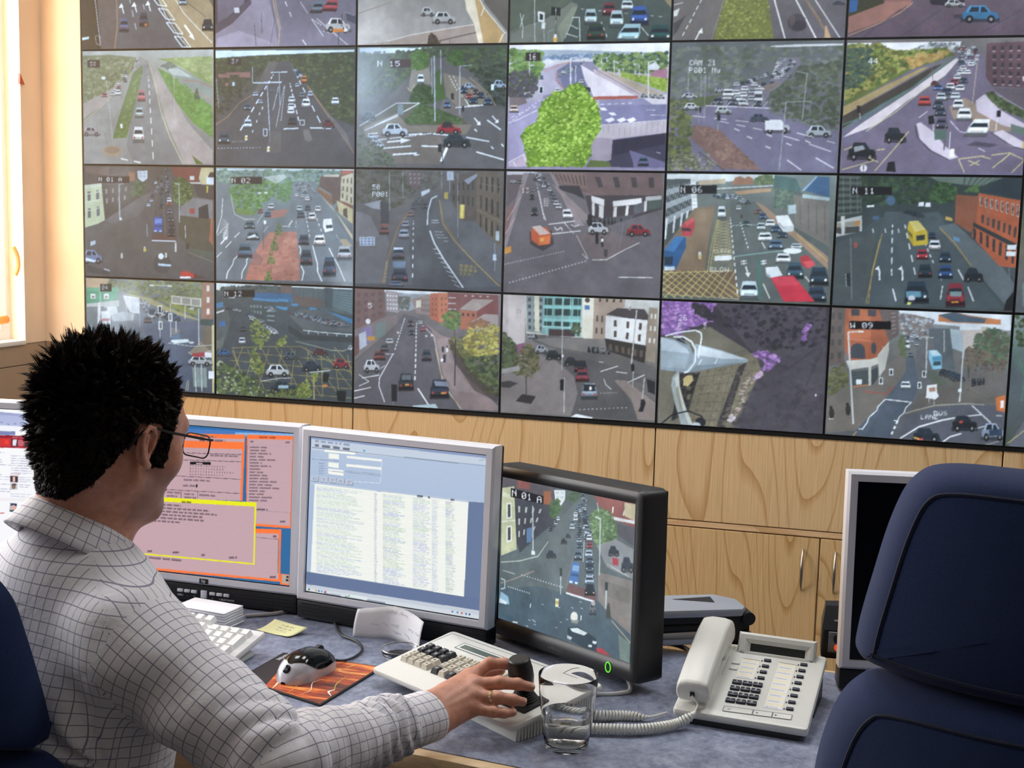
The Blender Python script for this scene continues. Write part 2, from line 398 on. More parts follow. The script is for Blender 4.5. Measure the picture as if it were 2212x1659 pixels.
# ---------------------------------------------------------------- monitors
SCREENS = {}
def monitor_root(name,label,bl,yaw,w,group=None):
    c = Vector((bl[0]+math.cos(yaw)*w/2,bl[1]+math.sin(yaw)*w/2,DZ))
    return thing(name,label,'monitor',c,yaw,group)
def hp_monitor(label,bl,yaw,on,key=None,tilt=0.05,zb=0.036,w=0.366,h=0.300):
    t = monitor_root('monitor',label,bl,yaw,w)
    T = Matrix.Translation((0,0,zb)) @ Matrix.Rotation(-tilt,4,'X')
    ow,top,bot = 0.0145,0.0165,0.0135
    mb = MB(); mb.M = T
    frame_mb(mb,w,h,ow,0,0.03,0,0,bot,0.004,0.007)
    mb.build('frame',M['silver'],t)
    mb = MB(); mb.M = T
    mb.box(-w/2+0.002,w/2-0.002,0.0301,0.045,0.002,h-0.002,r=0.004); mb.box(-w/2+0.04,w/2-0.04,0.045,0.07,0.05,h-0.05,r=0.01)
    mb.box(-w/2+ow-0.002,w/2-ow+0.002,0.0085,0.03,bot-0.002,h-ow+0.002)
    mb.build('back_shell',M['charcoal'],t)
    mb = MB(); mb.M = T; mb.box(-w/2+ow,w/2-ow,0.0065,0.0084,bot,h-ow)
    mb.build('screen_surround',M['bezel'],t)
    if on: SCREENS[key] = (t,T @ Matrix.Translation((0,0.0058,bot)),w-2*ow-0.004,h-ow-bot-0.004,(0,0.002))
    else:
        mb = MB(); mb.M = T; mb.box(-w/2+ow+0.002,w/2-ow-0.002,0.0055,0.0064,bot+0.002,h-ow-0.002); mb.build('dark_screen',plain('dark_screen_glass','050507',0.25,spec=0.25),t)
    # black loudspeaker bar with its row of buttons
    mb = MB(); mb.box(-w/2+0.001,w/2-0.001,0.002,0.042,0.003,zb-0.001,r=0.003)
    b = mb.build('speaker_bar',M['black'],t)
    for sx in (-1,1):
        mb = MB()
        for i in range(34):
            for j in range(4):
                x = sx*(0.062+i*0.0034)+(0.0017 if j % 2 else 0); z = 0.009+j*0.0062
                mb.add([(x-0.0012,0.0016,z),(x+0.0005,0.0016,z),(x+0.0014,0.0016,z+0.0034),(x-0.0003,0.0016,z+0.0034)],[(0,1,2,3)])
        mb.build('grille',M['gr'],b)
    for k,x in enumerate((-0.048,-0.034,-0.020,0.0,0.017,0.031,0.045)):
        mb = MB(); big = k == 3
        mb.box(x-(0.006 if big else 0.0055),x+(0.006 if big else 0.0055),-0.001,0.004,0.012 if big else 0.019,0.026 if big else 0.0245,r=0.001)
        mb.build('button',M['silver'],t)
    for x,s in ((-0.048,'MENU'),(-0.034,'-'),(-0.020,'+'),(0.017,'<'),(0.031,'>'),(0.047,'SELECT/AUTO')):
        lettering(s,0.0042,M['ink_white'],t,Matrix.Translation((x,0.0012,0.013)) @ STAND)
    mb = MB(); mb.M = T; mb.box(-0.009,0.009,-0.0008,0.002,0.0025,0.0115,r=0.0008); bd = mb.build('badge',M['black'],t)
    lettering('hp',0.0085,M['ink_white'],bd,T @ Matrix.Translation((0,-0.0011,0.0076)) @ STAND)
    mb = MB(); mb.box(-0.05,0.05,0.07,0.082,0.13,0.23); mb.tube([(0,0.09,0.18),(0,0.095,0.1),(0,0.095,0.001)],0.014,14); mb.box(-0.05,0.05,0.06,0.11,0.0,0.012,r=0.003)
    mb.build('stand',M['charcoal'],t)
    return t
M['gr'] = plain('grille_holes','26262a',0.5)
hp_monitor('silver framed monitor with orange and yellow windows in front of the man',(1.307,-1.834),-0.02,True,'m1')
hp_monitor('silver framed monitor with a pale blue list window left of the black monitor',(1.678,-1.856),-0.148,True,'m2')
hp_monitor('silver framed monitor with a white web page at the left edge behind the man',(0.925,-1.895),0.11,True,'m0',zb=0.048)
hp_monitor('silver framed monitor switched off behind the right hand chair',(2.592,-1.898),0.17,False)
# black monitor on an arm
def black_monitor():
    bl = (2.017,-1.824); yaw = -0.632; w,h = 0.361,0.289
    t = monitor_root('monitor','black framed monitor showing a queue of traffic behind the glass',bl,yaw,w)
    T = Matrix.Translation((0,0,0.004)) @ Matrix.Rotation(0.006,4,'Z') @ Matrix.Rotation(-0.038,4,'X') @ Matrix.Translation((-w/2,0,0)) @ Matrix.Rotation(-0.044,4,'Y') @ Matrix.Translation((w/2,0,0))
    sw,sh = 0.318,0.238; sx,st = (w-sw)/2,0.0215; sb = h-sh-st
    def ring(W,H,r,y,cx=0,cz=0,n=5): return [(x+cx,y,z+cz) for x,z in rrect(W,H,r,n)]
    mb = MB(); mb.M = T
    k = 24; cz = h/2; scz = sb+sh/2
    R = [ring(w,h,0.012,0.05,0,cz),ring(w,h,0.012,0.012,0,cz),ring(w-0.006,h-0.006,0.010,0.003,0,cz),ring(w-0.018,h-0.018,0.008,0.0,0,cz),ring(sw+0.010,sh+0.010,0.003,0.0015,0,scz),ring(sw,sh,0.001,0.006,0,scz)]
    vs = [p for r in R for p in r]; fs = []
    for L in range(len(R)-1):
        for i in range(k): fs.append((L*k+i,L*k+(i+1) % k,L*k+k+(i+1) % k,L*k+k+i))
    mb.add(vs,fs,0,True); mb.build('frame',M['charcoal'],t)
    mb = MB(); mb.M = T; mb.box(-w/2+0.003,w/2-0.003,0.0501,0.056,0.003,h-0.003,r=0.003); mb.box(-0.12,0.12,0.056,0.075,0.05,h-0.05,r=0.01); mb.build('back_shell',M['black'],t)
    SCREENS['m3'] = (t,T @ Matrix.Translation((0,0.0055,sb)),sw,sh,(0,0))
    lettering('SUPERVISION',0.0065,plain('dim_grey_print','6a6a6c',0.5),t,T @ Matrix.Translation((-0.003,-0.0002,0.013)) @ STAND)
    mb = MB(); mb.M = T
    mb.tube([(0.118+0.0055*math.cos(a),-0.0005,0.0145+0.0075*math.sin(a)) for a in np.linspace(0,2*PI,25)[:-1]],0.0009,6,closed=True)
    mb.build('power_light',plain('green_power_ring','58c030',0.4,emit=('6ae03a',0.9)),t)['label'] = 'glowing green power ring'
    mb = MB(); mb.M = T; mb.tube([(0.118,0.001,0.0145),(0.118,-0.0004,0.0145)],0.0045,16); mb.build('power_button',M['black'],t)
    mb = MB(); mb.M = T; mb.box(-0.05,0.05,0.075,0.083,0.075,0.175); mb.build('mount_plate',M['black'],t)
    return t
black_monitor()
# arm behind the black monitor
def monitor_arm():
    a = Vector((2.215,-1.845,0.800)); b = Vector(atd(1604,1322,2.095))
    d = (b-a); L = Vector((d.x,d.y,0)).length; yaw = math.atan2(d.y,d.x)
    t = thing('jointed_bracket','grey jointed monitor arm reaching from behind the black monitor','monitor arm',(a.x,a.y,DZ),yaw)
    z0 = a.z-DZ; z1 = b.z-DZ; sl = (z1-z0)/L
    S = Matrix(((1,0,0,0),(0,1,0,0),(sl,0,1,z0),(0,0,0,1)))
    poly = [(-0.03,-0.022),(L-0.01,-0.026),(L,-0.012),(L,0.030),(L-0.03,0.062),(-0.03,0.066)]
    mb = MB(); mb.M = S; mb.bprism(poly,0.0,0.014,0.004); up = mb.build('upper_link',M['alu'],t)
    mb = MB(); mb.M = S; mb.prism([(L-0.11,0.036),(L-0.045,0.012),(L-0.042,0.044)],0.0138,0.0146); mb.build('cable_slot',M['charcoal'],up)
    mb = MB(); mb.M = S; mb.box(0,L-0.02,-0.016,0.020,-0.012,0.0); mb.tube([(0.0,0,-0.024),(L-0.05,0,-0.020)],0.010,12); mb.build('gas_spring',M['black'],t)
    mb = MB(); mb.M = S; mb.tube([(L-0.07,-0.005,-0.019),(L-0.045,-0.005,-0.019)],0.0065,12); mb.build('spring_rod',M['metal'],t)
    mb = MB(); mb.M = S; mb.box(-0.03,L-0.03,-0.018,0.02,-0.047,-0.037,r=0.002); mb.build('lower_link',M['alu'],t)
    mb = MB(); mb.M = S
    mb.bprism([(L-0.035,-0.018),(L+0.006,-0.018),(L+0.006,0.02),(L-0.035,0.02)],-0.050,-0.002,0.004)
    for z in (-0.004,-0.037): mb.tube([(L+0.002,-0.026,z),(L+0.002,0.028,z)],0.011,18); mb.tube([(L+0.002,-0.0265,z),(L+0.002,-0.024,z)],0.004,10)
    mb.build('elbow_joint',M['charcoal'],t)
    mb = MB(); mb.tube([(L-0.012,0.0,z1-0.05),(L-0.012,0.0,0.001)],0.014,16); mb.box(L-0.05,L+0.03,-0.03,0.03,0,0.012,r=0.003); mb.build('desk_clamp',M['black'],t)
    mb = MB(); mb.tube([(-0.03,0.004,z0+0.005),(-0.055,0.0,z0+0.01)],0.016,14); mb.build('tilt_head',M['black'],t)
monitor_arm()
# ================================================================ things on the desk
class Plane:
    """a flat face of a thing: local frame whose z is the face normal"""
    def __init__(s, P, X, Y):
        s.P = np.array(P, float); x = np.array(X, float); x /= np.linalg.norm(x); y = np.array(Y, float); y = y-x*(y@x); y /= np.linalg.norm(y)
        s.x, s.y, s.z = x, y, np.cross(x, y)
        s.M = Matrix([[s.x[i], s.y[i], s.z[i], s.P[i]] for i in range(3)]+[[0, 0, 0, 1]])
    def at(s, px, py):
        d = ray(px, py); t = ((s.P-CAM)@s.z)/(d@s.z); q = CAM+d*t-s.P; return float(q@s.x), float(q@s.y)
def zoomed(x0, y0, k): return lambda x, y: (x0+x/k, y0+y/k)

# ---- telephone
def telephone():
    FL = onz(1452, 1530, DZ+0.020); FR = onz(1745, 1577, DZ+0.020); BR = onz(1789, 1418, DZ+0.062)
    pl = Plane(FL, FR-FL, BR-FR); W = float(np.linalg.norm(FR-FL)); Dp = float((BR-FL)@pl.y)
    yaw = math.atan2(pl.x[1], pl.x[0])
    root = thing('telephone', 'cream desk telephone with navy keys and coiled cord beside the right hand chair', 'telephone', (FL[0], FL[1], DZ), yaw)
    inv = (Matrix.Translation((FL[0], FL[1], DZ)) @ Matrix.Rotation(yaw, 4, 'Z')).inverted()
    P = inv @ pl.M                                     # face frame -> local
    Z = zoomed(1430, 1330, 5.53)
    at = lambda x, y: pl.at(*Z(x, y))
    slope = pl.y[2]/math.hypot(pl.y[0], pl.y[1])
    mb = MB()
    mb.bprism(rrect(W, Dp, 0.006, 4, W/2, Dp/2), -0.013, 0, 0.004, M=P)
    body = mb.build('body', M['cream_pl'], root)
    # wedge side walls leaving the dark hollow below the slab
    c = math.cos(math.atan(slope)); yb = Dp*c
    for x0 in (0.004, W-0.016):
        mb = MB(); h1 = yb*slope
        mb.add([(x, y, z) for x in (x0, x0+0.012) for y, z in ((0.10, 0.0), (yb-0.004, 0.0), (yb-0.004, 0.013+h1-0.008), (yb-0.05, 0.013+h1-0.022), (0.10, 0.028))], [(0, 1, 2, 3, 4), (9, 8, 7, 6, 5)]+[(i, (i+1) % 5, (i+1) % 5+5, i+5) for i in range(5)])
        mb.build('side_support', M['charcoal'], root)
    mb = MB(); mb.box(0.012, W-0.012, 0.004, 0.02, 0, 0.009); mb.build('foot', M['charcoal'], root); mb = MB(); mb.box(0.012, W-0.012, yb-0.02, yb-0.004, 0, 0.03); mb.build('foot', M['charcoal'], root)
    # display hood
    A, B, Cc, D2 = at(945, 180), at(1870, 275), at(1830, 555), at(885, 455)
    hx0, hx1 = D2[0], Cc[0]; hy = (D2[1]+Cc[1])/2
    hood = Plane((P @ Vector((hx0, hy, 0)))[:], P.to_3x3() @ Vector((1, 0, 0)), P.to_3x3() @ Vector((0, 0.66, 0.75)))
    def hat(x, y):
        d = inv.to_3x3() @ Vector(ray(*Z(x, y))); o = inv @ Vector(CAM); d = np.array(d); o = np.array(o)
        tt = ((hood.P-o)@hood.z)/(d@hood.z); q = o+d*tt-hood.P; return float(q@hood.x), float(q@hood.y)
    hw = hx1-hx0; hh = max(hat(945, 180)[1], 0.03)
    l0, l1 = hat(1050, 415), hat(1710, 405)
    lx0, lx1 = hat(1055, 370)[0], hat(1705, 445)[0]; ly0, ly1 = hat(1045, 415)[1], hat(1065, 325)[1]
    mb = MB(); mb.M = hood.M
    e = 0.004
    outer = [(0, 0), (hw, 0), (hw, hh), (0, hh)]; inner = [(lx0-0.008, ly0-0.006), (lx1+0.008, ly0-0.006), (lx1+0.008, ly1+0.006), (lx0-0.008, ly1+0.006)]
    lcdr = [(lx0, ly0), (lx1, ly0), (lx1, ly1), (lx0, ly1)]
    vs = [(x, y, -e) for x, y in outer]+[(x+(e if x == 0 else -e), y+(e if y == 0 else -e), 0) for x, y in outer]+[(x, y, 0) for x, y in inner]+[(x, y, -0.004) for x, y in lcdr]
    fs = [(L*4+k, L*4+(k+1) % 4, L*4+4+(k+1) % 4, L*4+4+k) for L in range(3) for k in range(4)]
    mb.add(vs, fs)
    # back and flanks of the hood down to the slab
    bk = [hood.M.inverted() @ (P @ Vector((x, y, 0))) for x, y in ((hx0, hy), (hx1, hy), (hx1, min(hy+0.05, Dp-0.002)), (hx0, min(hy+0.05, Dp-0.002)))]
    vs = [(0, 0, -e), (hw, 0, -e), (hw, hh, -e), (0, hh, -e)]+[tuple(q) for q in bk]
    mb.add(vs, [(0, 3, 7, 4), (1, 5, 6, 2), (3, 2, 6, 7), (0, 4, 5, 1)])
    hd = mb.build('display_hood', M['cream_pl'], root)
    mb = MB(); mb.M = hood.M; mb.quad(*[(x, y, -0.0038) for x, y in [(lx0-0.001, ly0-0.001), (lx1+0.001, ly0-0.001), (lx1+0.001, ly1+0.001), (lx0-0.001, ly1+0.001)]]); mb.build('display', M['lcd'], hd)
    # dial keys
    tl, tr, bl = at(897, 803), at(1145, 835), at(818, 1020)
    names = ['1', '2', '3', '4', '5', '6', '7', '8', '9', '*', '0', '#']
    for r in range(4):
        for c_ in range(3):
            x = tl[0]+(tr[0]-tl[0])*c_/2+(bl[0]-tl[0])*r/3; y = tl[1]+(tr[1]-tl[1])*c_/2+(bl[1]-tl[1])*r/3
            mb = MB(); mb.box(x-0.0068, x+0.0068, y-0.0042, y+0.0042, -0.001, 0.0035, r=0.0012, M=P); k = mb.build('key', M['key_navy'], root)
            lettering(names[r*3+c_], 0.0065, M['ink_white'], k, P @ Matrix.Translation((x, y, 0.0036)))
    # programmable keys, their marks and paper strips
    for n, a, b, ma, mbx in ((4, (1262, 543), (1183, 752), (1195, 540), (1117, 747)), (8, (1695, 593), (1527, 1122), (1628, 590), (1459, 1115))):
        a, b, ma, mbx = at(*a), at(*b), at(*ma), at(*mbx)
        for i in range(n):
            u = i/(n-1); x = a[0]+(b[0]-a[0])*u; y = a[1]+(b[1]-a[1])*u
            mb = MB(); mb.box(x-0.0052, x+0.0052, y-0.0026, y+0.0026, -0.001, 0.003, r=0.001, M=P); k = mb.build('key', M['key_navy'], root)
            x = ma[0]+(mbx[0]-ma[0])*u; y = ma[1]+(mbx[1]-ma[1])*u
            mb = MB(); mb.box(x-0.0009, x+0.0009, y-0.0018, y+0.0018, -0.001, 0.0005, M=P); mb.build('indicator', M['key_navy'], k)
    for n, q in ((4, ((968, 512), (1172, 545), (1085, 765), (882, 735))), (8, ((1398, 562), (1605, 597), (1430, 1130), (1215, 1095)))):
        q = [at(*p) for p in q]
        mb = MB(); z = 0.0004
        for i in range(n):
            def L(u, v): return tuple((q[0][k]*(1-u)+q[1][k]*u)*(1-v)+(q[3][k]*(1-u)+q[2][k]*u)*v for k in (0, 1))+(z,)
            v0, v1 = i/n, (i+1)/n; vm = v0+(v1-v0)*0.62
            mb.quad(L(0, vm), L(1, vm), L(1, v0), L(0, v0), 0, P); mb.quad(L(0, v1), L(1, v1), L(1, vm), L(0, vm), 1, P)
            rr = random.Random(i+n); u = 0.08
            while u < 0.75:
                du = rr.uniform(0.05, 0.14); z = 0.0006; a, b_ = vm+(v1-vm)*0.3, vm+(v1-vm)*0.62; mb.quad(L(u, b_), L(u+du, b_), L(u+du, a), L(u, a), 2, P); u += du+0.04; z = 0.0004
        for e0, e1 in (((0, 0), (1, 0)),):
            a, b_ = q[0], q[1]; mb.quad((a[0], a[1], 0.0005), (b_[0], b_[1], 0.0005), (b_[0], b_[1]+0.0012, 0.0005), (a[0], a[1]+0.0012, 0.0005), 3, P)
        mb.build('name_strip', [M['paper_warm'], M['paper'], plain('strip_ink', 'b9c4de', 0.8) if 'si' not in M else M['si'], M['ink_grey']], root)
    # long soft keys at the front
    q = [at(745, 1082), at(1557, 1192), at(1540, 1247), at(725, 1140)]
    for u0, u1, mark in ((0.0, 0.43, 'v'), (0.44, 0.715, '<'), (0.725, 1.0, '>')):
        pts = []
        for u, v in ((u0, 1), (u1, 1), (u1, 0), (u0, 0)):
            pts.append(tuple((q[0][k]*(1-u)+q[1][k]*u)*(1-v)+(q[3][k]*(1-u)+q[2][k]*u)*v for k in (0, 1)))
        mb = MB(); mb.prism(pts, -0.001, 0.0008, M=P); k = mb.build('soft_key', M['cream_pl'], root)
        mb = MB()
        for i in range(4):
            a, b_ = Vector(pts[i]), Vector(pts[(i+1) % 4]); d = (b_-a).normalized(); nn = Vector((-d.y, d.x))*0.0005
            mb.quad((*(a-nn), 0.0009), (*(b_-nn), 0.0009), (*(b_+nn), 0.0009), (*(a+nn), 0.0009), 0, P)
        mb.build('outline', M['ink_grey'], k)
        cx, cy = pts[0][0]*0.82+pts[1][0]*0.18, (pts[0][1]+pts[3][1])/2
        s = 0.0022
        mb = MB()
        if mark == 'v': mb.quad((cx-s, cy, 0.001), (cx-s*0.2, cy-s*0.8, 0.001), (cx+s*1.8, cy+s, 0.001), (cx-s*0.2, cy-s*0.1, 0.001), 0, P)
        else:
            k_ = 1 if mark == '>' else -1; mb.add([(cx-s*0.7*k_, cy-s*0.8, 0.001), (cx+s*0.7*k_, cy, 0.001), (cx-s*0.7*k_, cy+s*0.8, 0.001)], [(0, 1, 2)], 0, False, P)
        mb.build('symbol', M['ink_black'], k)
    for p in ((880, 572), (850, 640)):
        x, y = at(*p); mb = MB(); mb.box(x-0.006, x+0.006, y-0.002, y+0.004, -0.001, 0.0022, r=0.001, M=P); mb.build('key', M['cream_pl'], root)['label'] = 'cream function key'
    mb = MB()
    for i in range(9):
        x, y = at(800-10*i, 495+25*i); mb.box(x-0.0006, x+0.0006, y-0.0006, y+0.0006, 0, 0.0004, M=P)
    mb.build('loudspeaker_holes', M['ink_grey'], root)
    # handset along the left side
    a = Vector((*at(425, 900), 0)); hx = at(430, 930)[0]-0.0005
    cr = []
    prof = [(0.014, 0.010, 0.034), (0.018, 0.004, 0.038), (0.05, 0.012, 0.044), (0.10, 0.020, 0.050), (0.145, 0.014, 0.053), (0.172, 0.006, 0.051), (0.186, 0.004, 0.044), (0.192, 0.008, 0.034)]
    hw2 = 0.0235; mb = MB(); vs = []
    for (y, z0, z1) in prof:
        y = y*Dp/0.19
        for (x, z) in ((-hw2*0.82, z0), (hw2*0.82, z0), (hw2, z0+0.006), (hw2, z1-0.010), (hw2*0.86, z1-0.003), (hw2*0.4, z1), (-hw2*0.4, z1), (-hw2*0.86, z1-0.003), (-hw2, z1-0.010), (-hw2, z0+0.006)):
            vs.append((hx+x-0.05*(y-0.02)*0, y, z))
    k = 10; fs = [(L*k+i, L*k+(i+1) % k, L*k+k+(i+1) % k, L*k+k+i) for L in range(len(prof)-1) for i in range(k)]
    mb.add(vs, fs, 0, True, P); mb.add(vs[:k], [tuple(range(k))[::-1]], 0, False, P); mb.add(vs[-k:], [tuple(range(k))], 0, False, P)
    ho = mb.build('handset', M['cream_pl'], root)
    bv = ho.modifiers.new('b', 'BEVEL'); bv.width = 0.002; bv.segments = 2; bv.limit_method = 'ANGLE'
    mb = MB(); mb.bprism(rrect(0.040, 0.05, 0.01, 4, hx, 0.168), -0.002, 0.012, 0.003, M=P); mb.build('cradle', M['cream_pl'], root)
    mb = MB(); mb.box(hx-0.003, hx+0.003, 0.0115, 0.016, 0.016, 0.022, M=P); mb.build('cord_socket', M['matt_black'], root)
    # coiled cord: out of the handset, away to the left across the desk and back
    gl = lambda px, py, z: inv @ Vector(onz(px, py, DZ+z))
    s0 = P @ Vector((hx, 0.0125, 0.018))
    s1 = inv @ Vector(atd(1508, 1524, 1.768)); s2 = inv @ Vector(atd(1494, 1546, 1.750))
    path = bez([s0, s1, s2, gl(1462, 1563, 0.009), gl(1430, 1570, 0.009), gl(1380, 1575, 0.009), gl(1310, 1574, 0.009), gl(1262, 1572, 0.009), gl(1215, 1562, 0.009), gl(1200, 1546, 0.009), gl(1225, 1538, 0.009), gl(1290, 1545, 0.009), gl(1350, 1546, 0.006), gl(1400, 1549, 0.006), gl(1440, 1540, 0.004)], 40)
    # even spacing
    pts = [path[0]]; 
    Ls = [0]
    for i in range(1, len(path)): Ls.append(Ls[-1]+(path[i]-path[i-1]).length)
    tot = Ls[-1]; N = 1500; hel = []; j = 0
    up = Vector((0, 0, 1))
    for i in range(N+1):
        s = tot*i/N
        while j < len(Ls)-2 and Ls[j+1] < s: j += 1
        u = (s-Ls[j])/max(Ls[j+1]-Ls[j], 1e-9); p = path[j].lerp(path[j+1], u); tg = (path[j+1]-path[j]).normalized(); q = tg.cross(up).normalized(); v = q.cross(tg)
        rad = 0.0056*min(1, max(0, (s-0.03)/0.02), max(0, (tot-0.035-s)/0.02)); a = 2*PI*s/0.0048
        hel.append(p+(q*math.cos(a)+v*math.sin(a))*rad)
    mb = MB(); mb.tube(hel, 0.0019, 6); mb.build('coiled_cord', M['cream_pl'], root)
telephone()

# ---- camera control keyboard with joystick
def controller():
    FL = onz(801, 1443, DZ+0.024); FR = onz(1108, 1571, DZ+0.026); BL = onz(978, 1361, DZ+0.046)
    pl = Plane(FL, FR-FL, BL-FL); W = float(np.linalg.norm(FR-FL)); Dp = float((BL-FL)@pl.y)
    yaw = math.atan2(pl.x[1], pl.x[0])
    base = Matrix.Translation((FL[0], FL[1], DZ)) @ Matrix.Rotation(yaw, 4, 'Z'); inv = base.inverted(); P = inv @ pl.M
    root = thing('joystick_keyboard', 'cream camera control keyboard with a black joystick under the man\'s hand', 'control keyboard', (FL[0], FL[1], DZ), yaw)
    at = pl.at; Z = zoomed(800, 1350, 5.027); az = lambda x, y: at(*Z(x, y))
    W = at(1108, 1571)[0]; br = at(1305, 1478); tlc = at(978, 1361)
    poly = [(0.0, 0.0), (W, 0.0), (br[0], br[1]), (tlc[0], tlc[1])]
    # rounded corners
    def rnd(poly, r, n=4):
        out = []
        for i in range(len(poly)):
            p0, p, p1 = Vector(poly[i-1]), Vector(poly[i]), Vector(poly[(i+1) % len(poly)])
            a = p+(p0-p).normalized()*r; b = p+(p1-p).normalized()*r
            for k in range(n+1):
                u = k/n; out.append(tuple(a*(1-u)**2+p*2*u*(1-u)+b*u*u))
        return out
    mb = MB(); mb.bprism(rnd(poly, 0.010), -0.009, 0, 0.003, M=P); mb.build('top_case', M['grey_pl'], root)
    # lower shell, ribbed on the right
    mb = MB(); loc = [P @ Vector((x, y, -0.009)) for x, y in ((0.03, 0.03), (W-0.005, 0.012), (br[0]-0.006, br[1]-0.012), (tlc[0]+0.03, tlc[1]-0.02))]
    vs = [tuple(p) for p in loc]+[(p.x*0.985+0.002, p.y, 0.0) for p in loc]
    mb.add(vs, [(0, 1, 2, 3), (7, 6, 5, 4)]+[(i, 4+i, 4+(i+1) % 4, (i+1) % 4) for i in range(4)])
    a0, a1 = loc[1], loc[2]
    for i in range(26):
        p = a0.lerp(a1, (i+0.5)/26); mb.box(p.x-0.004, p.x+0.0015, p.y-0.0012, p.y+0.0012, 0.001, p.z)
    mb.build('lower_case', M['grey_pl'], root)
    # raised panel line
    mb = MB()
    q = [az(635, 200), az(885, 92), az(2080, 475), az(2000, 520)]
    for a, b in ((q[0], q[1]), (q[1], (q[2][0]+0.04, q[1][1]+0.001))):
        a, b = Vector(a), Vector(b); d = (b-a).normalized(); nn = Vector((-d.y, d.x))*0.0004
        mb.quad((*(a-nn), 0.0003), (*(b-nn), 0.0003), (*(b+nn), 0.0003), (*(a+nn), 0.0003), 0, P)
    mb.build('panel_line', M['ink_grey'], root)
    # display
    d0, d1, d2 = az(968, 248), az(1028, 222), az(1520, 402)
    w_, h_ = 0.115, max(0.012, d1[1]-d0[1]); x0, y0 = d0
    mb = MB(); mb.box(x0-0.006, x0+w_+0.006, y0-0.004, y0+h_+0.004, -0.001, 0.0006, M=P); bz = mb.build('display_rim', M['cream_pl'], root)
    mb = MB(); mb.box(x0, x0+w_, y0, y0+h_, 0.0, 0.0009, M=P); mb.build('display', M['lcd_green'], bz)
    mb = MB()
    for (a, b, c, d) in ((x0-0.006, x0+w_+0.006, y0-0.0046, y0-0.0036), (x0-0.006, x0+w_+0.006, y0+h_+0.0036, y0+h_+0.0046), (x0-0.0066, x0-0.0056, y0-0.0046, y0+h_+0.0046)): mb.box(a, b, c, d, 0, 0.0009, M=P)
    mb.build('rim_line', M['ink_grey'], bz)
    # keycaps: three blocks of four by four
    def cap(x, y, dark, txt):
        s = 0.0072; t_ = 0.0048; z = 0.0075
        mb = MB(); vs = [(x-s, y-s, 0), (x+s, y-s, 0), (x+s, y+s, 0), (x-s, y+s, 0), (x-t_, y-t_, z), (x+t_, y-t_, z), (x+t_, y+t_+0.001, z), (x-t_, y+t_+0.001, z)]
        mb.add(vs, [(4, 5, 6, 7)]+[(i, (i+1) % 4, 4+(i+1) % 4, 4+i) for i in range(4)], 0, False, P)
        k = mb.build('keycap', M['key_black'] if dark else M['key_beige'], root)
        if txt: lettering(txt, 0.006, M['ink_white'] if dark else M['ink_black'], k, P @ Matrix.Translation((x, y, z+0.0001)))
    c00, c30, c03 = az(395, 380), az(590, 452), az(645, 262)
    ux = Vector(((c30[0]-c00[0])/3, (c30[1]-c00[1])/3)); uy = Vector(((c03[0]-c00[0])/3, (c03[1]-c00[1])/3))
    ux = Vector((0.0158, 0.0)); uy = Vector((0.0, 0.0158))
    LT = '123456789ABCDEFG'
    b0 = Vector(c00)
    for r in range(4):
        for c_ in range(4): cap(b0.x+ux.x*c_, b0.y+uy.y*r, r >= 2, LT[r*4+c_])
    b1 = Vector(az(725, 515))
    for r in range(4):
        for c_ in range(4): cap(b1.x+ux.x*c_, b1.y+uy.y*r, r == 0 and c_ in (0, 2), LT[15-r*4-c_])
    b2 = Vector(az(1290, 590))
    for r in range(2):
        for c_ in range(3): cap(b2.x+ux.x*c_, b2.y+uy.y*r, r == 1 and c_ == 0, '')
    # joystick
    jb = Plane(pl.P, pl.x, pl.y); jx, jy = at(1133, 1518)
    J = P @ Matrix.Translation((jx, jy, 0))
    mb = MB(); mb.box(-0.024, 0.024, -0.024, 0.024, 0, 0.003, r=0.002, M=J); js = mb.build('joystick_base', M['matt_black'], root)
    prof = [(0.023, 0.003)]
    for i in range(6): prof += [(0.021-i*0.0018, 0.0045+i*0.003), (0.018-i*0.0018, 0.006+i*0.003)]
    mb = MB(); mb.lathe(prof, 32, M=J); mb.build('rubber_boot', M['matt_black'], root)
    V0 = (P.inverted().to_3x3() @ Vector((0, 0, 1)))
    mb = MB(); mb.M = J @ Matrix.Rotation(0.06, 4, 'X')
    mb.lathe([(0.0, 0.02), (0.009, 0.022), (0.0165, 0.030), (0.0178, 0.040), (0.0172, 0.052), (0.0160, 0.058), (0.0158, 0.0595), (0.0150, 0.066), (0.0132, 0.0675), (0.0, 0.0672)], 40)
    mb.build('joystick_knob', M['black'], root)
    mb = MB(); q = az(2020, 600); mb.box(-0.017, 0.017, -0.013, 0.013, 0, 0.0005, M=P @ Matrix.Translation((br[0]-0.045, br[1]-0.045, 0)) @ Matrix.Rotation(0.15, 4, 'Z')); lb = mb.build('paper_label', M['paper'], root)
    mb = MB(); T = P @ Matrix.Translation((br[0]-0.045, br[1]-0.045, 0.0006)) @ Matrix.Rotation(0.15, 4, 'Z')
    rr = random.Random(3)
    for i in range(7):
        x = -0.014
        while x < 0.012:
            d = rr.uniform(0.002, 0.006); mb.quad((x, 0.0095-i*0.0032, 0), (x+d, 0.0095-i*0.0032, 0), (x+d, 0.0107-i*0.0032, 0), (x, 0.0107-i*0.0032, 0), 0, T); x += d+0.0012
    mb.build('small_print', M['ink_blue'], lb)
    return pl, P, base, J
CTL = controller()
mb = MB(); mb.tube(bez([onz(1225, 1490, DZ+0.02), onz(1290, 1499, DZ+0.003), onz(1340, 1497, DZ+0.003), onz(1362, 1486, DZ+0.003), onz(1340, 1440, DZ+0.003)], 10), 0.003, 8)
tag(mb.build('cable', M['white_pl']), 'short grey cable between the glass and the black monitor', 'cable')

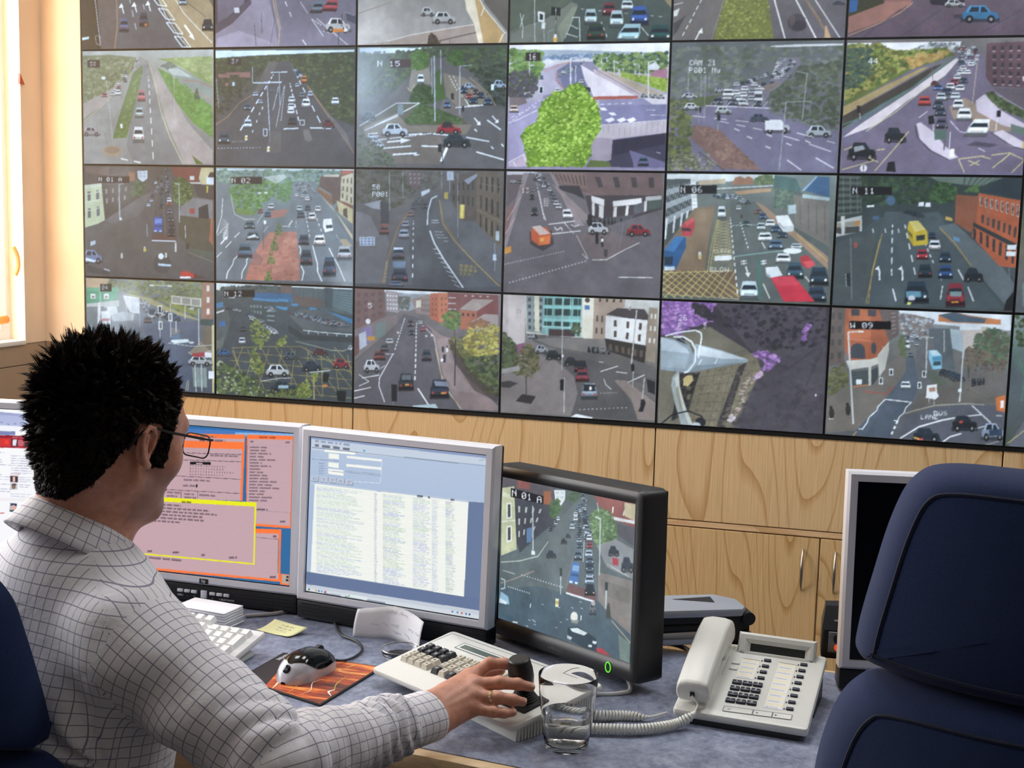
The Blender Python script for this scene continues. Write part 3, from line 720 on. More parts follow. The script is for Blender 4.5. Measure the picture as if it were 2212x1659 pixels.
# ---- white keyboard
def keyboard():
    A = onz(485, 1437, DZ+0.018); B = onz(574, 1364, DZ+0.036)
    y = B-A; x = np.array([y[1], -y[0], 0.]); x /= np.linalg.norm(x)
    pl = Plane(A-x*0.44, x, y); Dp = float(np.linalg.norm(y)); W = 0.44
    yaw = math.atan2(x[1], x[0]); o = A-x*0.44
    root = thing('keyboard', 'white computer keyboard behind the man\'s right arm', 'keyboard', (o[0], o[1], DZ), yaw)
    P = (Matrix.Translation((o[0], o[1], DZ)) @ Matrix.Rotation(yaw, 4, 'Z')).inverted() @ pl.M
    mb = MB(); mb.bprism(rrect(W, Dp, 0.005, 3, W/2, Dp/2), -0.011, 0, 0.003, M=P); mb.build('case', M['white_pl'], root)
    mb = MB(); mb.prism([(0.004, 0.006), (W-0.006, 0.006), (W-0.010, Dp-0.02), (0.008, Dp-0.02)], 0.001, 0.008); mb.build('base', M['grey_pl'], root)
    p = 0.0190; right = W-0.012
    rows = [0.016+0.0193*i for i in range(5)]+[0.016+0.0193*5+0.007]
    def cap(x0, x1, y, h=1):
        mb = MB(); y0, y1 = y-0.0085, y+0.0085+(h-1)*0.0193; z = 0.0085
        mb.add([(x0, y0, 0), (x1, y0, 0), (x1, y1, 0), (x0, y1, 0), (x0+0.003, y0+0.0025, z-0.001), (x1-0.003, y0+0.0025, z-0.001), (x1-0.003, y1-0.002, z+0.001), (x0+0.003, y1-0.002, z+0.001)], [(4, 5, 6, 7)]+[(i, (i+1) % 4, 4+(i+1) % 4, 4+i) for i in range(4)], 0, False, P)
        return mb
    for r in range(5):
        for c_ in range(4):
            x0 = right-p*(4-c_)
            if c_ == 3 and r in (1, 3): continue
            if r == 0 and c_ == 1: continue
            h = 2 if c_ == 3 and r in (0, 2) else 1; wd = 2 if r == 0 and c_ == 0 else 1
            cap(x0+0.0007, x0+p*wd-0.0007, rows[r], h).build('keycap', M['white_pl'], root)
    for r in range(6):
        for c_ in range(3):
            if (r == 1 and c_ != 1) or r == 2: continue
            x0 = right-p*4.4-p*(3-c_); cap(x0+0.0007, x0+p-0.0007, rows[r]).build('keycap', M['white_pl'], root)
    mb = MB()
    for r in range(6):
        for c_ in range(15):
            x0 = 0.012+p*c_*0.985; m_ = cap(x0+0.0007, x0+p*0.985-0.0007, rows[r]); mb.add(m_.v, m_.f)
    k = mb.build('keycap_field', M['white_pl'], root); k['kind'] = 'stuff'
    mb = MB()
    for i in range(3): mb.lathe([(0, 0.0006), (0.0012, 0.0006), (0.0014, 0)], 8, M=P @ Matrix.Translation((right-0.055+0.019*i, Dp-0.016, 0)))
    mb.build('indicator_light', M['ink_grey'], root)
    lettering('SIEMENS', 0.004, M['ink_grey'], root, P @ Matrix.Translation((right-0.03, Dp-0.008, 0.0003)))
keyboard()

# ---- block of white cards and its neighbours
def card_block():
    c = onz(453, 1344, DZ); yaw = -0.14
    root = thing('card_stack', 'stack of small white cards behind the white keyboard', 'stack of cards', (c[0], c[1], DZ), yaw)
    rr = random.Random(2); z = 0
    for i in range(7):
        h = 0.0046 if i < 6 else 0.0028; dx, dy = rr.uniform(-.0012, .0012), rr.uniform(-.0012, .0012)
        mb = MB(); mb.box(-0.051+dx, 0.051+dx, -0.027+dy, 0.027+dy, z, z+h-0.0004, r=0.0014, seg=1); z += h
        mb.build('card', M['paper'], root)
card_block()
mb = MB(); mb.tube(bez([onz(530, 1330, DZ+0.0035), onz(575, 1327, DZ+0.0035), onz(610, 1322, DZ+0.0035), onz(634, 1312, DZ+0.0035), onz(634, 1295, DZ+0.0035)], 8), 0.0032, 8)
tag(mb.build('cable', plain('pale_grey_cable', 'a8a6a4', 0.5)), 'pale grey cable running from the stack of cards to the monitors', 'cable')
def sticky():
    a, b, c, d = onz(553, 1360, DZ+0.0012), onz(622, 1377, DZ+0.0012), onz(664, 1352, DZ+0.014), onz(594, 1334, DZ+0.012)
    V = []; F = []; n = 10
    for i in range(n+1):
        for j in range(n+1):
            u, v = j/n, i/n; p = (a*(1-u)+b*u)*(1-v)+(d*(1-u)+c*u)*v; p[2] = DZ+0.0012+0.012*max(0, v-0.2)**1.6+0.004*max(0, u-0.6)
            V.append(p)
    o = np.mean(V, 0); o[2] = DZ; V = [p-o for p in V]
    for i in range(n):
        for j in range(n): k = i*(n+1)+j; F.append((k, k+1, k+n+2, k+n+1))
    t = thing('sticky_note', 'pale yellow sticky note with handwriting on the desk behind the mouse', 'sticky note', o)
    s = npmesh('sheet', V, F, M['sticky'], t, True); s.modifiers.new('s', 'SOLIDIFY').thickness = 0.0004
    def at(u, v):
        i = min(int(v*n), n-1); j = min(int(u*n), n-1); fu, fv = u*n-j, v*n-i; k = i*(n+1)+j
        return Vector((V[k]*(1-fu)+V[k+1]*fu)*(1-fv)+(V[k+n+1]*(1-fu)+V[k+n+2]*fu)*fv)+Vector((0, 0, 0.0008))
    scribble(t, at, [(0.35, 0.75, 0.78), (0.32, 0.68, 0.58), (0.36, 0.7, 0.40)], 0.05, M['ink_blue'])
def scribble(t, at, lines, hgt, mat):
    rr = random.Random(len(lines)*7+1); mb = MB()
    for u0, u1, v in lines:
        u = u0
        while u < u1:
            k = rr.randint(2, 4); pts = []
            for i in range(k*2+1):
                pts.append(at(min(u+0.016*i, 0.99), min(0.98, max(0.02, v+rr.uniform(-hgt, hgt)))))
            mb.tube(pts, 0.00022, 4); u += 0.016*(k*2+1)+0.025
    mb.build('handwriting', mat, t)
sticky()
def slip():
    # curved slip of paper standing against the monitor
    bot = [onz(762, 1376, DZ), onz(800, 1378, DZ), onz(845, 1381, DZ), onz(880, 1392, DZ), onz(905, 1409, DZ)]
    bt = bez(bot, 6); hs = [0.046, 0.050, 0.054, 0.050, 0.048]; n = len(bt); V = []; F = []; o = Vector(bot[2]); o.z = DZ
    for i, p in enumerate(bt):
        u = i/(n-1)*4; k = min(int(u), 3); h = hs[k]*(1-u+k)+hs[k+1]*(u-k)
        for j in range(7): V.append(np.array(p-o)+np.array([0.004*(j/6)**2, 0.012*(j/6)**2*0.8, h*j/6]))
    for i in range(n-1):
        for j in range(6): a = i*7+j; F.append((a, a+7, a+8, a+1))
    t = thing('paper_slip', 'curled white paper slip with handwriting standing against the monitor', 'paper note', o)
    s = npmesh('sheet', V, F, M['paper'], t, True); s.modifiers.new('s', 'SOLIDIFY').thickness = 0.0003
    def at(u, v):
        x = u*(n-1); i = min(int(x), n-2); fx = x-i; y = v*6; j = min(int(y), 5); fy = y-j
        q = (V[i*7+j]*(1-fy)+V[i*7+j+1]*fy)*(1-fx)+(V[i*7+7+j]*(1-fy)+V[i*7+8+j]*fy)*fx
        return Vector(q)+Vector((-0.0002, -0.0008, 0))
    scribble(t, at, [(0.4, 0.72, 0.85), (0.25, 0.62, 0.45), (0.75, 0.9, 0.5), (0.52, 0.8, 0.25)], 0.06, M['ink_blue'])
slip()

# ---- mouse and mat
def mouse_mat():
    q = [onz(512, 1466, DZ+0.003), onz(692, 1523, DZ+0.003), onz(828, 1440, DZ+0.003), onz(612, 1409, DZ+0.003)]
    o = np.mean(q, 0); o[2] = DZ; q = [p-o for p in q]
    t = NT('fiery_mat_print'); tc = t.coord('Object', (1, 1, 1), (0, 0, 0))
    ex = (q[1]-q[0])[:2]; ang = math.atan2(*(q[2]-q[1])[1::-1])
    mp = t.n('ShaderNodeMapping'); t.l(tc, mp.inputs[0]); mp.inputs['Rotation'].default_value = (0, 0, -ang); mp.inputs['Scale'].default_value = (7, 46, 1)
    f = t.noise(mp.outputs[0], 1.0, 4, 0.65, 0.9)
    t.l(t.ramp(f, [(0.30, '3a1410'), (0.44, '7a2d16'), (0.52, 'b4481c'), (0.60, 'd8742a'), (0.66, 'f0b060'), (0.72, 'c85a22')]), t.b.inputs['Base Color']); t.b.inputs['Roughness'].default_value = 0.5
    root = thing('mouse_mat', 'dark mouse mat with fiery orange streaks under the mouse', 'mouse mat', o)
    mb = MB(); mb.bprism([(p[0], p[1]) for p in q], 0, 0.003, 0.0008); mb.build('rubber_base', M['matt_black'], root)
    L = lambda u, v, z=0.0032: tuple((q[0]*(1-u)+q[1]*u)*(1-v)+(q[3]*(1-u)+q[2]*u)*v)[:2]+(z,)
    mb = MB(); mb.quad(L(0.02, 0.02), L(0.98, 0.02), L(0.98, 0.98), L(0.02, 0.98)); mb.build('printed_surface', t.mat, root)
    mb = MB(); z = 0.00335; mb.quad(L(0.02, 0.02, z), L(0.33, 0.02, z), L(0.12, 0.98, z), L(0.02, 0.98, z)); mb.build('black_border', plain('mat_black_print', '16151a', 0.5), root)
    a, b = Vector(onz(598, 1431, DZ)-o), Vector(onz(632, 1415, DZ)-o); yaw = math.atan2(b.y-a.y, b.x-a.x)
    lettering('SIEMENS', 0.010, M['ink_white'], root, Matrix.Translation(((a.x+b.x)/2, (a.y+b.y)/2, 0.0036)) @ Matrix.Rotation(yaw, 4, 'Z'))
    for pts, r, c in (([(0.42, 0.02), (0.40, 0.12), (0.36, 0.27)], 0.0016, 'f4d9b0'), ([(0.72, 0.08), (0.74, 0.2), (0.66, 0.36), (0.70, 0.48)], 0.0008, 'f6e6c8'), ([(0.97, 0.20), (0.90, 0.26), (0.92, 0.33)], 0.0018, 'eef0e6'), ([(0.93, 0.30), (0.86, 0.45), (0.84, 0.65)], 0.0008, 'd8c040'), ([(0.72, 0.80), (0.74, 0.88), (0.77, 0.95)], 0.0012, 'f0b030'), ([(0.6, 0.02), (0.58, 0.2), (0.52, 0.3)], 0.0012, 'e89a40')):
        P_ = bez([Vector(L(u, v, 0)) for u, v in pts], 8); mb = MB()
        for i in range(len(P_)-1):
            a, b = P_[i], P_[i+1]; d = (b-a).normalized(); nn = Vector((-d.y, d.x, 0))*r*(1-abs(2*i/len(P_)-1)*0.7); z = Vector((0, 0, 0.0035))
            mb.quad(a-nn+z, b-nn+z, b+nn+z, a+nn+z)
        mb.build('light_trail', plain('trail_'+c, c, 0.5), root)
mouse_mat()
def mouse():
    back = onz(611, 1478, DZ+0.004); front = onz(722, 1428, DZ+0.004)
    d = front-back; L = 0.112; yaw = math.atan2(d[1], d[0]); c = back+d/np.linalg.norm(d)*L/2
    root = thing('computer_mouse', 'black and silver computer mouse on the fiery mouse mat', 'mouse', (c[0], c[1], DZ+0.0033), yaw)
    NX, NA = 26, 15
    def prof(u):   # half width, height along the length
        w = 0.0305*(max(0, 1-abs(2*u-1)**3.2))**0.5*(1-0.10*u+0.05*math.cos(2*PI*u)); h = 0.039*(max(0, 1-abs((u-0.42)/(0.42 if u < 0.42 else 0.60))**2.3))**0.62
        return w, h
    def surf(u, a, off=0):
        w, h = prof(u); ca, sa = math.cos(a), math.sin(a)
        y = w*(1 if ca > 0 else -1)*abs(ca)**0.75; z = h*abs(sa)**0.85
        nrm = Vector((0, ca/max(w, .004), sa/max(h, .004))).normalized()
        return Vector((L*(u-0.5), y, z+0.003*0))+nrm*off
    def patch(us, As, off, name, mat, wedge=None):
        V = [surf(u, a(u) if callable(a) else a, off) for u in us for a in As]; k = len(As)
        F = [(i*k+j, i*k+j+1, i*k+k+j+1, i*k+k+j) for i in range(len(us)-1) for j in range(k-1)]
        return npmesh(name, V, F, mat, root, True)
    us = list(np.linspace(0.004, 0.996, NX))
    patch(us, list(np.linspace(0, PI, NA)), 0, 'silver_shell', plain('silver_mouse_plastic', 'b9bac2', 0.3, 0.4))
    # black upper shell: narrows towards the hump at the back
    def aside(s):
        def f(u):
            x = (u-0.125)/0.42; sp = min(1.0, max(0.02, 1-(1-min(1, max(0, x)))**2.4)); sp = sp*1.30-0.30*max(0, u-0.62)/0.38
            return PI/2+s*sp
        return f
    us2 = list(np.linspace(0.130, 0.990, 28)); As = [aside(s) for s in np.linspace(-1.0, 1.0, 13)]
    patch(us2, As, 0.0009, 'black_shell', M['black_gloss'])
    mb = MB(); p = surf(0.075, PI/2, 0.0006); nn = (surf(0.075, PI/2, 0.002)-surf(0.075, PI/2, 0)).normalized()
    tg = (surf(0.09, PI/2)-surf(0.06, PI/2)).normalized(); nz = Vector((0, 1, 0)).cross(tg)*-1
    R = Matrix((( tg.x, 0, nz.x, p.x), (tg.y, 1, nz.y, p.y), (tg.z, 0, nz.z, p.z), (0, 0, 0, 1)))
    mb.lathe([(0.0066, -0.001), (0.0066, 0.0006), (0.0058, 0.0012), (0, 0.0013)], 24, M=R); bd = mb.build('badge', M['black_gloss'], root)
    lettering('hp', 0.006, M['ink_grey'], bd, R @ Matrix.Translation((0, 0, 0.0015)) @ Matrix.Rotation(-PI/2, 4, 'Z'))
    mb = MB(); mb.tube([(0.028, -0.003, 0.0285), (0.028, 0.003, 0.0285)], 0.009, 20); mb.build('scroll_wheel', M['charcoal'], root)
    inv = (Matrix.Translation((c[0], c[1], DZ+0.0033)) @ Matrix.Rotation(yaw, 4, 'Z')).inverted()
    g = lambda px, py, z=0.003: inv @ Vector(onz(px, py, DZ+z))
    mb = MB(); mb.tube(bez([(L/2-0.006, 0, 0.010), g(735, 1427, 0.008), g(760, 1422), g(780, 1408), g(781, 1396), g(768, 1384), g(742, 1374), g(730, 1361), g(722, 1345), g(700, 1330), g(672, 1320), g(640, 1311), g(632, 1303)], 8), 0.0021, 8)
    mb.build('cable', M['charcoal'], root)
mouse()
# ---- small round glass dish behind the control keyboard
c = onz(866, 1417, DZ)
t = thing('glass_dish', 'small round glass dish half hidden behind the cream control keyboard', 'dish', (c[0], c[1], DZ))
MB().lathe([(0, 0), (0.026, 0), (0.030, 0.004), (0.0315, 0.012), (0.030, 0.013), (0.027, 0.006), (0.024, 0.003), (0, 0.003)], 32).build('dish_bowl', M['glass'], t)
MB().tube([(0.0308*math.cos(a), 0.0308*math.sin(a), 0.0128) for a in np.linspace(0, 2*PI, 33)[:-1]], 0.0011, 6, closed=True).build('rim', M['metal'], t)

# ---- tumbler of water
c = onz(1223, 1612, DZ)
t = thing('water_glass', 'clear tumbler half full of water at the front of the desk', 'glass', (c[0], c[1], DZ))
H = 0.100; k = 0.98
out = [(0.0275, 0.0), (0.0290, 0.0015), (0.0300, 0.008), (0.0322, 0.022), (0.0350, 0.045), (0.0374, 0.067), (0.0390, 0.087), (0.0396, H-0.0008)]
inn = [(0.0393, H), (0.0387, H-0.0008), (0.0381, 0.087), (0.0365, 0.067), (0.0341, 0.045), (0.0313, 0.022), (0.0290, 0.010), (0.0255, 0.006), (0, 0.0055)]
MB().lathe([(0, 0.001), (0.024, 0.0008), (0.0258, 0)]+out+inn, 64).build('glass_body', M['glass'], t, False)
WL = 0.047
wp = [(0, 0.0057), (0.0253, 0.0062), (0.0288, 0.0102), (0.0311, 0.022), (0.0339, 0.045), (0.0340, WL), (0.0325, WL-0.0006), (0, WL-0.0007)]
MB().lathe(wp, 64).build('water', M['water'], t, False)

# ---- loudspeaker behind the telephone
p = onz(1795, 1432, DZ)
t = thing('desk_speaker', 'small black loudspeaker with an orange light beside the right hand monitor', 'speaker', (p[0]+0.012, p[1]+0.05, DZ), 0.05)
mb = MB(); mb.bprism(rrect(0.062, 0.06, 0.008, 4, 0, 0.0), 0.0, 0.05, 0.004); 
mb.add([(-0.031, -0.03, 0.048), (0.031, -0.03, 0.048), (0.031, 0.03, 0.048), (-0.031, 0.03, 0.048), (-0.026, -0.006, 0.082), (0.031, -0.006, 0.084), (0.031, 0.03, 0.084), (-0.026, 0.03, 0.080)], [(0, 1, 5, 4), (1, 2, 6, 5), (2, 3, 7, 6), (3, 0, 4, 7), (4, 5, 6, 7)])
mb.build('case', M['black'], t)
mb = MB(); mb.box(-0.020, 0.030, -0.0325, -0.0295, 0.012, 0.046, r=0.001); mb.build('front_panel', M['silver_dark'], t)
mb = MB(); mb.tube([(-0.004, -0.045, 0.038), (-0.004, -0.032, 0.038)], 0.0085, 18); mb.build('volume_knob', M['black'], t)
mb = MB(); mb.tube([(-0.005, -0.0345, 0.021), (-0.005, -0.032, 0.021)], 0.0055, 16); mb.build('power_button', plain('lit_orange_button', 'e0582c', 0.4, emit=('ff5a2a', 0.6)), t)
mb = MB(); mb.box(-0.012, 0.008, -0.0305, -0.0295, 0.056, 0.058, M=Matrix.Translation((0, 0.006, 0.006))); mb.build('mark', M['silver'], t)
# ---- black cable looping up behind the desk edge
mb = MB(); mb.tube(bez([atd(1385, 1400, 2.10), atd(1415, 1392, 2.11), atd(1445, 1390, 2.12), atd(1475, 1398, 2.12), atd(1492, 1412, 2.10), atd(1500, 1440, 2.05)], 8), 0.0042, 8)
tag(mb.build('cable', M['black']), 'thick black cable arching over the back edge of the desk beside the telephone', 'cable')
# ================================================================ soft shapes: distance fields meshed as one surface
def surf_nets(f,lo,hi,h):
    lo = np.array(lo,float); n = np.ceil((np.array(hi)-lo)/h).astype(int)+1
    ax = [lo[i]+h*np.arange(n[i]) for i in range(3)]
    D = np.empty(tuple(n),np.float32)
    st = max(1,int(400000/(n[1]*n[2])))
    for i in range(0,n[0],st):
        X,Y,Z = np.meshgrid(ax[0][i:i+st],ax[1],ax[2],indexing='ij')
        D[i:i+st] = f(np.stack([X.ravel(),Y.ravel(),Z.ravel()],1)).reshape(X.shape)
    S = D < 0
    c = [S[a:n[0]-1+a,b:n[1]-1+b,d:n[2]-1+d] for a in (0,1) for b in (0,1) for d in (0,1)]
    cnt = np.sum(np.stack(c),0); act = (cnt > 0) & (cnt < 8)
    idx = -np.ones(act.shape,np.int64); cells = np.argwhere(act); idx[act] = np.arange(len(cells))
    acc = np.zeros((len(cells),3)); num = np.zeros(len(cells))
    cor = [(a,b,d) for a in (0,1) for b in (0,1) for d in (0,1)]
    for i in range(8):
        for j in range(i+1,8):
            if sum(abs(cor[i][k]-cor[j][k]) for k in range(3)) != 1: continue
            a = D[tuple((cells+cor[i]).T)]; b = D[tuple((cells+cor[j]).T)]; m = (a < 0) != (b < 0)
            t = np.where(m,a/np.where(m,a-b,1),0)
            p = np.array(cor[i])+(np.array(cor[j])-np.array(cor[i]))*t[:,None]
            acc[m] += p[m]; num[m] += 1
    V = lo+(cells+acc/num[:,None])*h
    Q = []
    for k in range(3):
        o = [x for x in range(3) if x != k]
        s0 = [slice(None)]*3; s1 = [slice(None)]*3; s0[k] = slice(0,-1); s1[k] = slice(1,None)
        E = S[tuple(s0)] != S[tuple(s1)]; e = np.argwhere(E)
        e = e[(e[:,o[0]] > 0) & (e[:,o[1]] > 0) & (e[:,o[0]] < n[o[0]]-1) & (e[:,o[1]] < n[o[1]]-1)]
        flip = S[tuple(e.T)]
        u = np.zeros(3,int); v = np.zeros(3,int); u[o[0]] = 1; v[o[1]] = 1
        q = np.stack([idx[tuple((e-u-v).T)],idx[tuple((e-v).T)],idx[tuple(e.T)],idx[tuple((e-u).T)]],1)
        if k == 1: flip = ~flip
        q[~flip] = q[~flip][:,::-1]; Q.append(q)
    return V,np.concatenate(Q)
def smin(a,b,k):
    h = np.clip(0.5+0.5*(b-a)/k,0,1); return b*(1-h)+a*h-k*h*(1-h)
def smax(a,b,k): return -smin(-a,-b,k)
def cone(P,a,b,ra,rb):
    a,b = np.asarray(a,float),np.asarray(b,float); d = b-a; t = np.clip(((P-a)@d)/(d@d),0,1)
    return np.linalg.norm(P-a-t[:,None]*d,axis=1)-(ra+(rb-ra)*t)
def chain(P,pts,rs,k=0.004):
    o = None
    for i in range(len(pts)-1):
        c = cone(P,pts[i],pts[i+1],rs[i],rs[i+1]); o = c if o is None else smin(o,c,k)
    return o
def ell(P,c,r):
    q = (P-np.asarray(c))/np.asarray(r); k0 = np.linalg.norm(q,axis=1); k1 = np.linalg.norm(q/np.asarray(r),axis=1)+1e-9
    return k0*(k0-1)/k1
def sph(P,c,r): return np.linalg.norm(P-np.asarray(c),axis=1)-r
def frame(yaw,pitch=0.0):
    f = np.array([math.sin(yaw)*math.cos(pitch),math.cos(yaw)*math.cos(pitch),math.sin(pitch)]); r = np.array([math.cos(yaw),-math.sin(yaw),0.]); return r,f,np.cross(r,f)
class Frame:
    def __init__(s,o,yaw,pitch=0.0,roll=0.0):
        s.o = np.array(o,float); r,f,u = frame(yaw,pitch); c,q = math.cos(roll),math.sin(roll); s.B = np.stack([c*r+q*u,f,c*u-q*r])
    def loc(s,P): return (P-s.o)@s.B.T
    def wld(s,P): return np.asarray(P)@s.B+s.o
    def mtx(s): return Matrix([[*s.B[:,i],s.o[i]] for i in range(3)]+[[0,0,0,1]])
# ================================================================ swivel chairs
def offset_poly(poly, d):
    n = len(poly); out = []
    for i in range(n):
        a, p, b = Vector(poly[i-1]), Vector(poly[i]), Vector(poly[(i+1) % n])
        t = ((p-a).normalized()+(b-p).normalized()).normalized(); out.append((p.x-t.y*d, p.y+t.x*d))
    return out
def smooth_poly(poly, n=6):
    P = [Vector(p) for p in poly]; m = len(P); out = []
    for i in range(m):
        a, b, c, d = P[i-1], P[i], P[(i+1) % m], P[(i+2) % m]
        for k in range(n):
            t = k/n; q = 0.5*((2*b)+(c-a)*t+(2*a-5*b+4*c-d)*t*t+(3*b-a-3*c+d)*t**3); out.append((q.x, q.y))
    return out
def pad(half, rings, bow=0.0):
    """cushion standing in x-z: half outline (x<=0, top to bottom), mirrored; rings = (inset, y)"""
    pts = half+[(-x, z) for x, z in half[::-1]]
    poly = smooth_poly(pts, 6)
    ar = sum(poly[i-1][0]*poly[i][1]-poly[i][0]*poly[i-1][1] for i in range(len(poly)))
    if ar < 0: poly = poly[::-1]
    mb = MB(); n = len(poly); vs = []; L = []
    for ins, y in rings:
        q = offset_poly(poly, ins); L.append(q); vs += [(x, y+bow*(x*x)/0.05, z) for x, z in q]
    fs = [(k*n+i, k*n+n+i, k*n+n+(i+1) % n, k*n+(i+1) % n) for k in range(len(rings)-1) for i in range(n)]
    mb.add(vs, fs, 0, True)
    for k, q in ((0, L[0]), (len(rings)-1, L[-1])):
        cx = sum(p[0] for p in q)/n; cz = sum(p[1] for p in q)/n; prev = list(range(k*n, k*n+n)); bx = len(mb.v)
        y = rings[k][1]; base = [(x, z) for x, z in q]; vv = []; ff = []
        for s in (0.75, 0.5, 0.25): vv += [(cx+(x-cx)*s, y+(-0.006 if k == 0 else 0.012)*(1-s*s)+bow*((cx+(x-cx)*s)**2)/0.05, cz+(z-cz)*s) for x, z in base]
        mb.add([(x, y+bow*x*x/0.05, z) for x, z in base]+vv+[(cx, y+(-0.006 if k == 0 else 0.012), cz)], [(j*n+i, j*n+(i+1) % n, j*n+n+(i+1) % n, j*n+n+i) for j in range(3) for i in range(n)]+[(3*n+i, 3*n+(i+1) % n, 4*n) for i in range(n)], 0, True)
    return mb, poly
def swivel_chair(label, loc, yaw, uphalf, lowhalf, seat_z, arms=False):
    t = thing('swivel_chair', label, 'chair', loc, yaw)
    R = [(0.030, -0.036), (0.021, -0.034), (0.010, -0.020), (0.0, 0.008), (0.004, 0.030), (0.020, 0.046)]
    mb, poly = pad(uphalf, R, 0.05); up = mb.build('backrest', M['navy'], t)
    q = offset_poly(poly, 0.0245); w = MB(); w.tube([(x, -0.0345+0.05*x*x/0.05, z) for x, z in q], 0.0025, 6, closed=True); w.build('piping', M['navy_dark'], up)
    R2 = [(0.040, -0.046), (0.028, -0.044), (0.012, -0.028), (0.0, 0.004), (0.004, 0.026), (0.020, 0.042)]
    mb, poly = pad(lowhalf, R2, 0.06); lo = mb.build('lumbar_pad', M['navy'], t)
    q = offset_poly(poly, 0.0325); w = MB(); w.tube([(x, -0.0445+0.06*x*x/0.05, z) for x, z in q], 0.0025, 6, closed=True); w.build('piping', M['navy_dark'], lo)
    mb = MB(); mb.bprism(rrect(0.50, 0.47, 0.09, 6, 0, 0.27), seat_z-0.09, seat_z, 0.03, seg=3); mb.build('seat', M['navy'], t)
    mb = MB(); mb.tube(bez([(0, -0.035, 0.62), (0, -0.075, 0.55), (0, -0.05, seat_z-0.09), (0, 0.1, seat_z-0.105), (0, 0.25, seat_z-0.105)], 6), 0.02, 10); mb.build('back_bracket', M['matt_black'], t)
    mb = MB(); mb.tube([(0, 0.27, seat_z-0.10), (0, 0.27, 0.09)], 0.025, 16); mb.build('gas_column', M['matt_black'], t)
    for i in range(5):
        a = 2*PI*i/5+0.3; e = (0.27*math.cos(a), 0.27+0.27*math.sin(a))
        mb = MB(); mb.tube([(0, 0.27, 0.10), (e[0], e[1], 0.065)], [0.026, 0.016], 10); l = mb.build('base_leg', M['matt_black'], t)
        mb = MB(); mb.tube([(e[0]-0.018, e[1], 0.029), (e[0]+0.018, e[1], 0.029)], 0.028, 16); mb.build('castor', M['black'], l)
    if arms:
        for s in (-1, 1):
            mb = MB(); mb.tube(bez([(s*0.26, 0.28, seat_z-0.06), (s*0.30, 0.28, seat_z+0.05), (s*0.29, 0.27, seat_z+0.19)], 6), 0.014, 10); mb.bprism(rrect(0.055, 0.24, 0.02, 4, s*0.285, 0.27), seat_z+0.19, seat_z+0.225, 0.01); mb.build('armrest', M['matt_black'], t)
    return t
c = atd(2370, 1280, 1.235)
swivel_chair('dark navy swivel chair with its back to us in front of the switched off monitor', (c[0], c[1], 0), -0.10,
    [(-0.06, 1.196), (-0.145, 1.193), (-0.180, 1.174), (-0.200, 1.13), (-0.217, 1.06), (-0.229, 1.00), (-0.228, 0.972), (-0.200, 0.960), (-0.10, 0.953)],
    [(-0.08, 0.962), (-0.19, 0.958), (-0.232, 0.935), (-0.258, 0.88), (-0.272, 0.80), (-0.268, 0.70), (-0.24, 0.62), (-0.10, 0.60)], 0.50)
# ================================================================ the seated man
HEAD = Frame(atd(245, 924, 1.60), 0.31, -0.235, -0.02)
NB = atd(166, 1195, 1.61)                                  # base of the neck
TOR = Frame(NB, 0.42, -0.10)                               # trunk: x right, y forward, z up
S_R = atd(275, 1378, 1.50); E_R = atd(598, 1652, 1.425); W_R = atd(928, 1546, 1.642)
man = thing('person', 'seated man with spiky dark hair and glasses in a white checked shirt', 'person', (NB[0], NB[1], 0))
mo = Vector(man.location)
def man_part(name, V, F, mat, smooth=True):
    return npmesh(name, np.asarray(V)-np.array(man.location), F, mat, man, smooth)
# ---------------- head and neck
EARC = np.array([0.0765, -0.010, -0.014])
def ear_sdf(L, sgn):
    q = L.copy(); q[:, 0] *= sgn; q = (q-EARC)/0.84
    a = 0.12; c, s = math.cos(a), math.sin(a)              # the ear stands off the head towards the back
    x = q[:, 0]*c+q[:, 1]*s; y = -q[:, 0]*s+q[:, 1]*c
    b = -0.22; y2 = y*math.cos(b)-q[:, 2]*math.sin(b); z2 = y*math.sin(b)+q[:, 2]*math.cos(b)
    p = np.stack([x, y2, z2], 1)
    helix = [(0.004, 0.010, -0.002), (0.006, 0.013, 0.014), (0.009, 0.007, 0.026), (0.011, -0.005, 0.030), (0.012, -0.015, 0.022), (0.012, -0.019, 0.006), (0.010, -0.015, -0.012), (0.006, -0.007, -0.024), (0.003, 0.001, -0.029)]
    d = chain(p, helix, [0.0035]*7+[0.0045, 0.0062], 0.002)
    d = smin(d, chain(p, [(0.007, -0.004, 0.016), (0.009, -0.010, 0.002), (0.006, -0.006, -0.014)], [0.0032]*3, 0.002), 0.003)
    plate = smax(ell(p, (0.0, -0.004, 0.0), (0.006, 0.017, 0.029)), -ell(p, (0.011, 0.002, -0.003), (0.012, 0.0105, 0.016)), 0.002)
    return smin(d, plate, 0.005)*0.84
NBL = HEAD.loc(NB[None])[0]
NK = HEAD.loc(atd(186, 1100, 1.605)[None])[0]
